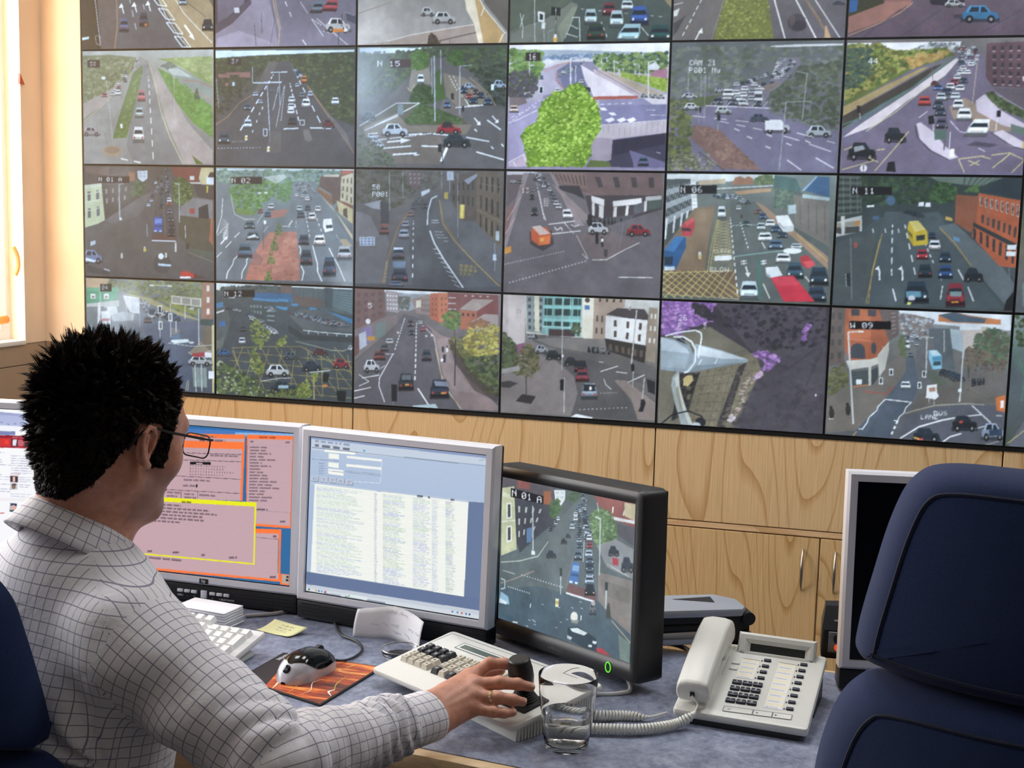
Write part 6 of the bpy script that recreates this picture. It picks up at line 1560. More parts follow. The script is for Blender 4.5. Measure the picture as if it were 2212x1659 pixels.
@tile(1,2,'junction with window glare painted over its left side, marked N 15')
def _(p):
    p.bg('3c4434','42483a','50504a','5a5650','5a5450')
    p.f('e4eef0',45,45,420,45,560,40,300,80,45,90).fol(['36442a','44542c','52602f','2c3826','3c4030','4a5a38'],560,17,45,80,560,50,1050,40,1050,260,830,220,560,200,350,300,45,400)
    p.f('5c5650',45,590,420,210,520,120,640,110,830,220,990,450,1045,470,1045,870,45,870).f('8a7d68',400,200,520,150,540,300,480,300,380,350).f('7d6e58',620,220,760,250,900,340,960,440,720,460,640,380).f('6e6258',620,400,740,470,760,570,600,470)
    p.f('55503c',45,600,300,430,460,430,560,460,760,540,790,580,200,590,60,660).f('3c5226',350,560,470,430,600,480,750,540,740,575,350,575).fol(['3c5428','4a6030','32461f','56683a'],170,13,340,560,470,430,740,540,740,570)
    p.tree(['2c4020','3a5226','46602c','243619'],120,12,390,420,410,330,470,290,560,330,560,430,480,440).tree(['3c5a22','4a6a28','587832'],110,12,395,190,400,80,460,55,520,90,520,180,460,200).tree(['3a5622','48662a','2e481e'],120,12,640,130,680,60,760,70,760,160,700,170).f('3f5a26',560,220,600,190,640,400,570,420).fol(['2c3826','364430','222c20'],160,14,800,190,1045,150,1045,450,980,440,880,290)
    p.f('7a6a56',70,600,300,500,380,590,820,580,780,650,600,640,300,630,100,700).f('6e6052',60,660,210,640,600,660,640,800,600,860,300,850,100,760)
    for a in ((45,590,300,430,460,430),(150,585,340,495,460,430),(80,620,310,520)): p.l('e8e6de',7,*a)
    p.l('cdb680',5,370,320,400,350,420,300).d('e4e2da',7,4,.8,150,690,560,640).l('f0eee8',9,330,652,480,645).l('f0eee8',9,550,645,660,655).l('f0eee8',9,780,670,940,700).l('f2f0ea',10,210,745,400,730).l('f2f0ea',10,470,730,600,735).f('f2f0ea',640,735,662,735,615,840,598,838)
    p.l('eeeae2',13,235,702,340,692).f('eeeae2',330,675,400,688,330,712).l('eeeae2',13,275,790,440,780).f('eeeae2',410,785,470,790,430,800).l('f4f2ee',9,925,550,1020,618).l('f4f2ee',10,850,772,1040,828)
    for x,y in ((865,565),(990,550)): p.l('f2f0ec',9,x-30,y-30,x,y+5).f('f2f0ec',x-15,y+18,x+15,y+20,x+10,y-8)
    for x,y in ((845,620),(960,742),(1030,725)): p.l('f2f0ec',9,x-8,y-8,x+10,y+10)
    p.row(['e0e6e6','2c3438'],3,130,660,190,720,60,40,50,40,'s').l('eee',8,105,645,170,640).l('eee',6,110,665,180,660)
    p.d('e4e0d4',7,6,.6,660,240,720,350).d('dcd8cc',6,6,.6,690,240,760,400).l('e8e4dc',7,770,400,800,450,900,445).l('e8e4dc',8,705,462,900,445).l('b89a5c',5,800,250,930,360,985,450)
    p.car(465,262,46,62,'e4ecf0','f').car(765,335,46,54,'2c3c54','f').car(800,310,70,40,'c4d0d8','s').car(800,380,46,40,'b03c3a','f').car(880,375,50,44,'2e4048','f').car(830,412,60,46,'2c3c48','f').car(930,420,60,50,'3c5468','f').car(845,350,40,40,'503838','f').car(1010,300,90,60,'c4d4d8','s')
    p.car(290,615,170,84,'f0f4f4','s').car(660,608,160,68,'cc2430','s').e('2c2426',650,580,34,20).car(715,690,180,90,'26383a','s').car(110,520,90,60,'4a5858','s').f('6a7c7c',308,440,345,440,345,510,308,510)
    for x0,y0,x1,y1,w in ((558,100,565,560,11),(603,60,605,300,8),(540,110,545,370,6),(735,170,735,510,8)): p.l('a8aeac',w,x0,y0,x1,y1)
    p.l('a8aeac',5,735,172,820,165).f('1c2224',585,720,612,715,610,775,585,770).l('2a3032',6,615,770,620,860).car(648,440,44,50,'4a647c','f').f('e6f0ee',950,300,972,300,972,340,950,340).f('22282a',675,360,695,360,695,405,675,405).f('22282a',750,450,765,450,765,490,750,490)
    p.fol(['3c4a30','4a5638','343f2c','5a6248'],170,13,45,620,130,700,260,780,300,870,45,870)
    p.glow('b4b8b4',.75,60,260,260,420).f('4a3a38',255,125,398,122,398,180,255,182).tx(168,135,'N 15',40,'f0f0ee',None,1.1); p.nz(.02)  # the glow paints the window's glare into the left of the picture
@tile(1,3,'bright underpass with a large lime green tree in front, camera number 16')
def _(p):
    p.bg('e8eef4','c0bcc8','a8a4bc','9a96b4','9088a8')
    p.f('f6f8fa',1065,25,2168,15,2168,85,1500,60,1065,55).f('a4b4c4',1065,55,1500,60,2160,80,2160,130,1500,110,1065,110)
    p.fol(['5c8438','6c9440','4a7030','7aa04a','86a860','5a7a48'],380,17,1065,50,1290,70,1300,190,1240,300,1065,330).fol(['4a4a5a','5c5a66','42503c','3c4a34','54485a'],260,16,1065,220,1220,200,1270,280,1240,380,1065,400)
    p.fol(['5a7c3c','6a8c44','4a6838','3a5440','7c9a4c','8aa454'],420,15,1640,90,2160,75,2160,220,1830,220,1720,200,1640,150).fol(['5a7ca0','7c94b4','a4b4c8'],110,13,1300,100,1640,90,1640,115,1300,125).f('dde4ea',2030,170,2080,140,2110,180,2100,200,2030,200).f('b47890',2040,230,2080,200,2160,190,2160,270,2060,260)
    p.f('9ab04a',1830,215,2160,260,2160,360,1860,250).fol(['8cac30','9cbc3c','7c9c2c','acc850'],150,11,1830,220,2160,265,2160,350,1860,250)
    p.f('8a86a4',1300,190,1500,140,1640,140,1680,190,1700,390,1300,400).f('b0acc4',1285,210,1380,160,1500,150,1400,210,1400,290,1450,340,1300,380).f('6e7498',1400,200,1480,150,1580,150,1570,220,1620,370,1450,340).f('eae2ec',1560,160,1640,210,1940,380,1650,385,1590,270).f('c4b4bc',1650,190,1720,210,2000,370,1940,375,1650,220).l('8a7888',6,1640,180,1970,370).f('b8a890',1700,200,1780,220,2160,380,2160,460,2000,370)
    p.l('b06c60',8,1400,200,1390,270,1450,330).l('c88a7c',7,1310,210,1420,160,1500,140).f('b05848',1640,395,1650,385,1960,378,1960,400,1650,408)
    p.f('8d8ab0',1690,410,1990,400,2160,420,2160,560,1710,580).f('7d7ca4',1700,450,2160,440,2160,560,1700,580).f('e0dae4',2000,400,2160,370,2160,440,2060,440)
    p.f('c0b6c0',1650,590,2160,545,2160,640,1780,680,1770,830,1640,840).f('a294a4',1640,670,1780,680,1775,830,1640,840).win('8f8090',12,1,.06,1,1700,590,2160,550,2150,640,1700,670).l('d8d2dc',5,1700,585,2160,548).f('3c3a50',1785,690,2160,640,2160,880,1900,885,1640,870,1775,830).f('2e2c40',1785,690,2150,645,2150,720,1790,800).f('6a648c',1900,760,2160,850,2160,885,1940,885)
    p.f('a49cc4',1060,470,1300,400,1280,520,1200,640,1180,780,1060,860).f('7a6c70',1065,390,1180,390,1190,430,1070,470).f('c8b4cc',1060,860,1190,780,1200,875,1060,875).l('e8e4f0',9,1060,850,1175,785).l('f0eef4',10,1165,795,1190,850).l('f0eef4',8,1095,840,1115,875)
    p.d('eeecf4',6,9,.5,1090,550,1290,400).l('f2f0f6',6,1060,570,1130,545,1240,490,1290,470).d('f2f0f6',5,4,.5,1080,530,1280,440)
    for x,y in ((1720,475),(1785,510)): p.f('eceaf4',x-30,y-12,x+10,y-12,x+30,y+8,x-10,y+8)
    for x in (1770,1850,1920): p.f('f2f0f8',x-40,548,x+10,530,x+30,550,x-10,568)
    p.d('e4e2ee',6,5,.5,1700,440,1940,430).l('e0def0',5,2050,515,2150,517).l('e0def0',5,2020,478,2080,480)
    p.row(['e4e8f0','b4c0d0','5a6c94','c8d4dc'],12,1600,140,1440,220,14,12,24,18,'f',1,26).row(['dfe6f0','9aa8c0'],6,1470,190,1440,235,22,16,26,20,'f',1,30).car(1565,280,34,26,'d8e0ea','f').car(1612,335,40,30,'2c3450','f').car(1290,250,26,26,'5a6c94','f').car(1400,340,36,30,'e4e8f0','f').car(2000,840,70,66,'4c5c78','r').row(['4a6490','7c94b4','d8dce4'],4,2000,375,2120,385,40,26,50,30,'s').car(1100,470,60,50,'e0c8b8','f')
    p.d('a0a8c0',6,3,.5,1930,860,1940,885).l('e8e6f0',5,2090,775,2120,785)
    for x0,y0,y1,w in ((1490,115,300,11),(2030,140,400,10),(1680,260,380,6),(1205,150,240,5),(1965,150,250,5),(1792,130,230,6),(1705,120,180,5),(1525,170,300,6)): p.l('e2e4ec',w,x0,y0,x0+2,y1)
    p.l('e2e4ec',7,2030,145,2080,135).l('e2e4ec',7,1490,118,1530,112)
    ol = (1150,660,1200,590,1260,560,1290,430,1380,350,1440,345,1490,300,1540,290,1590,310,1610,360,1670,420,1700,520,1700,620,1640,710,1630,800,1590,875,1200,875,1180,770)
    p.f('6f9a22',*ol); p.fol(['86b42c','98c438','7aa626','5e8a1c','a8d048','6c9822','4c7618'],1000,13,*ol).fol(['b4dc54','a4cc44','c0e468'],300,10,*ol)
    p.f('5c6c34',1630,830,1760,840,1780,880,1600,880).tx(1200,85,'16',42,'e8e4e4',('2c2424',20,8,82,52,-2),.75).f('1c2a34',1278,318,1298,318,1298,358,1278,358).l('e8f0f4',4,1274,315,1300,315,1300,362,1274,362,1274,315); p.nz(.02)
@tile(1,4,'long traffic queue winding between dark trees, marked CAM 21')
def _(p):
    p.bg('565c5c','5a6060','5f5f68','6a667a','6e6880','68627a')
    p.fol(['4c5a40','58644a','66705a','6c7468','5a6258','747c74'],700,18,25,60,1090,45,1080,600,850,560,640,460,620,400,660,150,640,130,500,280,280,380,25,420).fol(['444e38','525c40','3e4634'],380,17,640,350,830,180,1080,150,1070,590,850,540,660,470)
    p.f('505c34',60,440,200,380,320,370,250,440,100,440).f('74707e',620,330,690,130,820,130,830,170,700,310,640,350,600,440,640,480,800,550,1060,620,1060,860,590,850,330,560,160,500,260,430,480,280)
    p.f('706a86',160,500,280,440,600,430,660,500,1060,620,1060,860,600,850,380,640,320,570,200,540).f('7c5a50',160,560,260,570,330,590,590,850,350,840,150,640).fol(['8a6658','765448','94705e'],200,12,170,570,320,590,580,840,380,840)
    p.fol(['4a5430','5a6430','66702e','3c4628','727a34'],320,16,10,400,130,400,160,560,140,700,220,850,10,850).fol(['7c7c60','94907a','5c5c48'],120,11,30,780,240,720,330,840,30,850)
    W = ['f0f2f4','dfe4e8','c8ced4','4a525c','333a44','e6eaee','aab2bc']
    p.row(W,34,750,140,690,250,18,14,30,18,'f',1,60).row(W,10,640,230,450,300,22,16,40,22,'f',1,20).row(W,6,690,260,480,420,34,22,54,36,'f',1,10).row(W,6,600,300,400,410,36,24,60,44,'f',1,8).row(W,5,540,300,320,405,40,26,60,46,'f',1,6).f('e4e8ec',540,345,590,340,595,400,545,405).f('3c3c40',545,360,590,360,590,385,545,385).f('7a6a60',600,310,690,280,690,310,610,350).car(565,420,50,40,'3a4048','f').car(470,415,54,46,'c0c8ce','f').car(380,355,70,50,'f0f2f4','f')
    for x in (290,370,450,530,600): p.l('d8d6e0',4,x,440,x+30,405)
    p.l('d4d2dc',7,240,435,640,452).car(140,372,96,30,'e8ecf0','s').car(325,335,60,30,'d0d6dc','s').car(155,440,96,44,'e8ecf0','s').car(350,465,100,48,'d8e4dc','s').car(575,510,110,50,'4c5a70','s').car(690,565,155,84,'e8ecf2','s').f('eef0f4',612,530,720,530,735,590,612,590).car(950,600,155,72,'d8e4ea','s')
    p.d('dcd8e4',6,3,.6,160,500,560,545).d('e4e0ea',6,3,.55,330,535,640,600).l('e4e0ea',7,730,630,830,660).l('e4e0ea',7,810,610,920,640).l('e4e0ea',7,890,682,1030,732).l('e8e4ec',8,755,785,845,852).l('e8e4ec',8,935,772,1050,840).l('e4e0ea',6,1000,662,1055,678)
    for x,y in ((515,638),(638,625),(632,702),(762,683),(882,667),(435,588)): p.l('eae6f0',8,x-16,y-7,x+18,y+8)
    for x0,y0,x1,y1,w in ((132,180,132,360,5),(210,240,212,380,4),(238,240,232,540,4),(870,230,845,530,7),(742,410,705,850,8),(318,500,318,600,5),(197,450,198,550,4),(260,240,262,330,4)): p.l('9aa0a4',w,x0,y0,x1,y1)
    p.l('9aa0a4',6,742,412,905,408).l('9aa0a4',6,800,216,870,230).f('1c2026',312,490,332,490,332,530,312,530).f('22262c',200,445,214,445,214,478,200,478).l('3c3c38',6,200,730,240,760,360,850)
    p.f('dfe4e8',640,55,800,45,1090,40,1090,50,800,60,640,62).haze('8a8e9a',.12,.08).tx(138,145,'CAM 21',36,'f4f4f4',None,.85).tx(138,192,'P001 Nw',36,'f4f4f4',None,.85); p.nz(.025)
@tile(1,5,'sunlit street with a canal side hedge and brick mill, camera number 44')
def _(p):
    p.bg('6a6460','6a6470','6a627a','6c6480','6a6280')
    p.f('f0f2f4',1110,35,1790,25,1780,60,1300,90,1110,110).fol(['4a5a54','5c6c64','c8ccd0','8a8a94'],130,12,1560,40,1800,30,1740,90,1500,80)
    p.f('5c6c2c',1110,60,1300,50,1420,90,1700,60,1750,110,1500,200,1100,440).fol(['6c7c2c','7c8c34','4c5c24','94983c','a8a048','5a5a20','3c4a1c','b09a4a'],640,16,1110,50,1290,40,1400,90,1700,70,1740,110,1500,190,1290,300,1100,400).fol(['2c4038','3a5040','485c44'],170,16,1100,80,1240,60,1280,200,1180,300,1100,340).fol(['a8823c','b8964c','96702c'],110,14,1450,130,1720,80,1700,120,1500,190)
    p.f('a8905a',1090,500,1090,440,1330,310,1560,190,1600,185,1400,310).f('3c342c',1090,530,1090,500,1400,320,1620,185,1680,165,1480,330,1200,500,1090,580).f('e0d4d8',1090,640,1200,550,1480,350,1760,130,1800,110,1700,240,1480,400,1290,560,1090,640)
    p.l('3e7a5c',8,1090,555,1200,510,1330,420,1480,330,1640,220,1750,120).l('3e7a5c',6,1090,590,1220,520,1480,345).win('3e7a5c',26,1,.12,1,1095,560,1480,330,1480,350,1095,590)
    p.f('6c6078',1090,700,1290,590,1500,420,1760,200,1800,110,1920,100,1960,350,2210,560,2210,870,1080,860).l('d8cc90',6,1230,600,1400,480,1560,340,1640,270).f('9c8470',1730,440,1820,380,2000,480,2210,570,2210,600,1990,600,1850,520,1760,520)
    p.f('5a3c44',1940,35,2212,20,2212,320,1990,310,1945,250).win('2c2830',5,5,.4,.5,1960,40,2212,30,2212,320,1980,300).win('c8c0bc',5,5,.42,.08,1960,60,2212,50,2212,335,1980,320).f('d8d0cc',2165,245,2212,240,2212,280,2170,275).f('5c5058',1990,320,2212,320,2212,470,2060,380)
    p.f('8c8490',1940,350,2010,350,2212,470,2212,520,2000,440).tree(['3c4a28','4c5c30','2e3a20','5a6a3a'],150,11,1945,350,1980,345,2212,480,2212,530,2000,430).f('cdc0d0',1890,400,1940,360,2040,460,2210,560,2210,600,2060,560,1900,470)
    p.f('d0c4d4',1535,550,1560,540,1640,600,1720,700,1800,770,1740,785,1640,730,1560,650).l('3a3440',8,1530,560,1545,640,1620,720,1740,785).f('cfc4d0',2000,610,2060,590,2212,680,2212,720,2120,700).l('3a3440',7,1990,605,2130,700,2212,720)
    C = ['e8ecf0','3a4250','c8d0d8','2e3a50','f0f4f6','54607a','8a3038']
    p.row(C,44,1840,60,1830,170,24,14,30,20,'f',1,60).row(C,7,1810,190,1690,370,40,30,60,50,'f',1,6).row(C,5,1850,170,1770,370,36,28,60,44,'f',1,6).car(1785,425,66,62,'eef2f4','f').car(1665,425,60,60,'3c4654','f').car(1680,375,60,50,'c4d0d4','f').car(1678,470,64,60,'333e4e','f').car(1690,545,70,70,'4a4458','f').car(1825,490,90,80,'f0f4f6','f').car(1915,575,130,110,'eef2f6','f',.3).f('2e2a34',1845,690,1900,665,2040,685,1990,705,al=.6)
    p.car(1660,315,56,40,'46649c','f').car(1640,288,50,30,'7a3038','s').car(1580,402,74,62,'d04038','r').car(1410,620,125,96,'22282c','s').car(1210,725,165,110,'1c2026','s').f('e8ecec',1160,700,1215,690,1230,715,1165,735,al=.6)
    Y = 'cdbf84'
    for a in ((1090,850,1280,790),(1290,860,1400,720,1490,600),(1800,780,1960,760),(2000,755,2110,740),(1800,780,1840,870),(2110,740,2212,790),(1860,790,1930,820),(1930,790,1870,825),(1930,760,2000,780),(2010,840,2110,750),(2120,740,2060,800),(2212,780,2130,870),(1250,770,1310,800),(1100,720,1150,700),(1300,720,1350,715)): p.l(Y,8,*a)
    p.l('e4dce8',6,1740,530,1800,600,1840,610).l('e4dce8',6,1550,510,1600,470).l('e8e0ec',6,1920,710,1960,730)
    for x0,y0,x1,y1,w,c in ((1720,340,1710,720,8,'5a565e'),(1890,150,1870,420,6,'b8a888'),(1185,440,1195,520,6,'ccc'),(1640,500,1640,680,7,'ccc'),(2030,460,2020,600,6,'ddd'),(1620,190,1625,270,5,'6a6264'),(1745,600,1740,740,6,'ddd'),(2060,20,2040,300,6,'3c343c')): p.l(c,w,x0,y0,x1,y1)
    p.f('17181a',1605,500,1640,495,1645,550,1610,555).f('17181a',2020,465,2045,462,2045,505,2022,505).f('5c7064',2110,550,2205,580,2200,630,2110,600).f('4c6458',1645,590,1720,590,1720,650,1650,655).f('17181a',1370,800,1410,795,1420,865,1360,860).e('f4f2f4',1222,840,22,24).l('222',5,1222,820,1222,866).f('f4f0e0',1748,715,1772,712,1776,768,1744,770).f('d8b040',2190,665,2210,665,2210,710,2190,710).f('1c1e20',1172,432,1195,432,1195,480,1175,480)
    p.haze('e4dce8',.06,.03).tx(1235,128,'44',40,'f4f4ee',None,.9); p.nz(.03)
@tile(2,0,'busy street with terraced houses and a red sign, marked N01A')
def _(p):
    p.bg('4a4038','4c4640','524c46','504a44','48423e')
    p.f('4a3c34',48,15,460,20,520,200,420,260,200,440,200,200,48,150).f('3c342e',180,170,500,140,470,260,200,450).win('8c8474',4,2,.3,.5,190,180,400,160,380,290,200,330).f('6a5044',60,20,240,20,240,90,60,70).f('a8562c',390,60,440,60,440,130,390,130).l('5a4c40',6,50,50,180,110,300,80,460,60)
    p.f('e0e0d8',460,50,540,50,540,110,500,140,465,110).win('b8bcb8',2,2,.7,.7,465,55,535,55,530,110,470,110)
    p.f('c8c890',48,165,180,150,190,270,205,440,150,470,48,500).f('d8d8a8',48,165,180,150,182,180,48,195).win('5c5c58',2,2,.34,.55,50,190,180,170,190,430,50,460).win('e8e4cc',2,2,.5,.05,50,175,180,150,190,400,50,440).l('dcdcb4',6,48,300,190,275)
    p.fol(['2c4420','38522a','24361c','465c30'],130,12,400,250,430,130,520,140,510,250).f('5c5650',200,440,420,300,520,240,600,200,560,300,460,410,260,470)
    p.f('7a3028',730,20,960,22,930,140,860,140,800,110,740,80).f('e4dcc8',870,90,905,90,905,120,870,120).f('e0d8b8',850,138,975,140,975,152,850,150).f('d0b878',960,22,1060,24,1060,160,970,170,940,110).f('e8e8e0',1005,90,1060,90,1060,155,1000,155).f('3a302c',900,155,1060,160,1060,280,930,250).f('e0c020',1002,165,1014,165,1012,220,1002,220).f('3a2420',1030,60,1060,60,1060,100,1010,100)
    ol = (740,240,735,140,790,95,860,130,900,220,890,310,800,330,745,290); p.tree(['3a4c20','4e6428','5c7430','2e3c1a','6c8440'],220,11,*ol)
    p.f('7a7068',800,330,900,260,1050,280,1050,420,960,470,790,420).f('a82c2c',868,345,905,345,905,385,868,388).f('1e2024',940,340,1010,310,1020,420,990,520,940,420).f('46402e',780,400,1050,430,1050,700,860,650,780,560).f('4a5040',780,560,860,660,1050,690,1050,760,880,700).f('b05030',1035,420,1050,420,1050,640,1020,600)
    p.l('8c7c5a',5,850,690,1050,770)
    p.f('4e4844',560,240,640,120,720,60,730,300,770,570,560,600,470,640,480,400).f('46403c',600,300,680,100,700,100,770,560,570,600).l('6c665e',6,650,150,680,560).f('5c3a34',575,550,770,545,765,600,570,600).l('ece8e4',9,570,600,760,605)
    p.row(DARKC,26,690,30,700,300,16,12,34,26,'f',1.1,10).row(DARKC,9,650,60,650,330,16,14,36,30,'f',1,4).row(['e4e8e8','c8d0d4','8a949c','2e343a'],7,630,110,560,320,20,18,30,24,'f',1,20).car(708,280,36,40,'e8e4e0','f').car(710,310,34,26,'b03030','f').car(712,370,38,44,'5a6470','f').car(720,430,44,50,'3a4044','f').car(725,490,48,50,'2c3034','f').car(725,540,54,56,'26292c','f')
    p.f('2c4c9c',592,415,655,415,650,535,585,530).f('5c7cc4',598,430,650,430,648,465,594,465).f('1c2c5c',592,480,650,480,650,492,592,492).f('e8ecf4',590,520,610,520,610,530,590,530).f('e8ecf4',630,520,648,520,648,530,630,530).car(640,405,40,24,'404850','f')
    p.car(105,725,150,100,'8494b4','s').f('d0dce0',50,735,140,760,120,775,50,760).e('2a2a2c',650,780,70,80,.5).f('b8c4c8',620,780,720,790,720,805,620,800).e('e0dcd0',642,725,22,25).f('c8281c',790,850,840,840,960,890,800,900).f('e8e4e0',790,885,870,885,880,900,790,900).f('262628',60,790,240,850,240,880,60,850,al=.6).l('c0c8cc',8,195,825,240,840).f('3a2020',900,860,1000,900,900,900,al=.7)
    for x,y in ((515,668),(757,635),(757,670),(850,640),(335,720),(680,715)): p.f('e4dcc0',x-7,y-20,x+7,y-20,x+8,y+20,x-8,y+20,al=.8)
    p.f('d8b830',504,665,526,665,526,685,504,685)
    for x0,y0,y1,w in ((317,155,440,10),(785,150,460,9),(532,470,570,6),(832,480,580,8)): p.l('a8aaa4',w,x0,y0,x0+4,y1)
    p.l('a8aaa4',7,317,160,350,152).l('c8ccc4',8,750,148,785,155).f('d8dcd4',318,420,338,420,338,440,318,440).f('b8c0c0',90,610,130,600,130,630,92,645).e('2c2620',850,645,14,26)
    p.haze('6a645c',.18,.10).glow('b0a898',.35,330,150,160,160).tx(158,103,'N 01 A',34,'e4e4dc',('3a302c',10,8,240,44)); p.nz(.02)
@tile(2,1,'wide dual carriageway with red brick islands and trees, marked N 02')
def _(p):
    p.bg('6c8c94','6a8088','5e686c','5a6064','505860')
    p.f('c8dce4',1070,30,2160,30,2160,44,1070,44).fol(['4a6c54','5a7c60','3c5c48','6c9078','80a08c'],400,16,1070,40,2150,40,2150,100,1860,190,1680,120,1560,140,1170,160,1070,120)
    p.f('64707a',1070,130,1170,150,1210,400,1400,430,1640,420,1670,130,1850,130,1960,370,2150,610,2150,935,1070,910)
    p.fol(['3c6c28','4a7c30','58883c','306020','68984a'],460,14,1170,200,1200,160,1400,120,1540,110,1560,200,1460,300,1360,390,1230,380).f('5c7c30',1220,340,1290,350,1390,380,1330,400,1230,385).fol(['3c6c34','4a7c3c','588a48'],190,12,1540,270,1560,160,1640,120,1670,140,1640,290).l('ccc4b8',6,1180,230,1210,390,1290,430,1370,430)
    p.f('a8685a',1490,400,1520,360,1640,350,1600,410,1480,425).f('b06c5c',1480,535,1700,530,1730,920,1290,915,1330,780,1400,640).fol(['b8745f','a46252','bc7c68'],120,22,1480,540,1700,540,1720,915,1300,905).f('7c5454',1370,680,1440,740,1420,800,1330,790,al=.6).f('c0705c',1310,860,1440,880,1430,915,1295,912,al=.7)
    p.f('c4b098',1855,200,1990,340,2150,600,2150,560,2050,420).f('8c5c3c',1860,175,1980,240,1990,330,1860,200).win('5c3c2c',10,1,.4,.7,1860,185,1980,255,1985,325,1860,205).f('5a4038',1890,90,2050,80,2050,280,1990,320,1980,230,1880,170).f('d4ccb8',1920,75,2040,72,2040,95,1920,92)
    p.f('7a4a38',2050,40,2155,40,2155,470,2010,350,2060,260).f('c4b894',2060,90,2155,60,2155,320,2050,280).win('4a4038',3,3,.3,.6,2065,100,2155,80,2155,330,2050,260).f('c0b080',2020,280,2150,350,2150,470,2040,380).f('4a3c30',2075,350,2105,340,2110,430,2075,400).f('a84838',2060,40,2155,40,2155,65,2060,70)
    p.l('e4e8e4',8,1118,260,1110,400,1070,540).l('d4d8d4',5,1170,460,1070,560)
    for i in range(7): p.l('dfe4e2',5,1110-i*3,430+i*18,1140,440+i*16,1160,470+i*14,1120,560+i*5,al=.7)
    p.l('ecefec',12,1100,628,1150,570).f('ecefec',1125,580,1160,560,1150,595).l('e8ece8',9,1140,655,1185,605).l('e8ece8',9,1210,575,1250,535).l('e8ece8',7,1070,730,1110,690).l('eef0ec',10,1145,905,1155,850,1195,790,1205,750,1250,705).l('eef0ec',10,1265,905,1270,850,1305,790,1305,755,1340,705)
    p.l('eef0ec',10,1745,920,1760,850,1735,795).l('eef0ec',9,1730,710,1735,670,1720,635).l('eef0ec',10,1905,930,1870,850,1870,790,1850,720,1830,640).l('eef0ec',9,2090,930,2035,800,2000,740,1960,660)
    p.d('e8ece8',8,7,.55,1770,370,1810,590,1.3).d('e8ece8',8,6,.5,1840,370,1930,600,1.3).d('e4e8e4',6,6,.5,1700,440,1695,500).l('eef0ec',9,1640,480,1668,440).l('e4e8e4',6,1590,485,1650,490).d('e8ece8',7,4,.5,1440,530,1480,480).d('e4e8e4',6,5,.5,1390,460,1440,380).f('c4a878',2050,590,2100,590,2150,650,2070,640,al=.7).d('dce0dc',6,4,.5,2020,560,2060,620)
    p.row(['dfe8ec','5a7484','a8b8c4','e8eef0'],34,1720,130,1790,215,16,12,30,18,'s',1,60).row(['c4ccd4','e4eaee','5c7888'],5,1730,240,1790,270,30,24,40,34,'r',1,30)
    for a in ((1725,345,50,44,'b8d0d8'),(1735,395,60,50,'34485a'),(1790,340,46,44,'3c5064'),(1872,350,46,50,'dfe6e8'),(1825,410,60,64,'e4ecee'),(1760,595,80,80,'2c3c4c'),(1885,600,90,84,'e8f0f2'),(1780,735,90,120,'303c48'),(1965,810,100,150,'2a3c54'),(2085,700,110,110,'a8b4bc'),(1500,330,50,50,'c8d0d8'),(1472,390,50,44,'34587a'),(1415,365,40,36,'8a4c48')): p.car(*a)
    p.f('f0f4f6',1915,430,1980,425,1995,520,1930,535,1912,490).f('2c3640',1935,480,1985,475,1990,500,1940,505).car(1330,475,80,60,'34505c','f').car(1355,560,100,70,'4a5c68','f').f('dfe8ec',1310,575,1370,545,1385,570,1320,582).car(1292,680,110,110,'3c6078','r')
    p.f('f0f4f4',1440,440,1460,440,1462,470,1442,470).l('4c5458',7,1437,470,1440,670)
    for x,y,s in ((1555,520,80),(1525,640,80),(1500,740,90),(1475,890,60)): p.fol(['4c6a2c','5c7c34','6c8c3c','3c5424'],60,8,x-30,y+s*.5,x-14,y-s*.5,x,y-s,x+16,y-s*.4,x+34,y+s*.5)
    p.l('5a4a34',5,1500,740,1500,860).l('e4ece8',13,1395,222,1420,222).l('e4ece8',13,1445,220,1472,220).f('dfe8ec',1440,95,1600,75,1620,100,1540,150,1440,100,al=.6)
    p.haze('a8c4cc',.22,.0).glow('e4ecec',.35,2100,930,120,150).tx(1188,103,'N 02',42,'e8e8e8',('2a2428',6,8,240,48)); p.nz(.02)
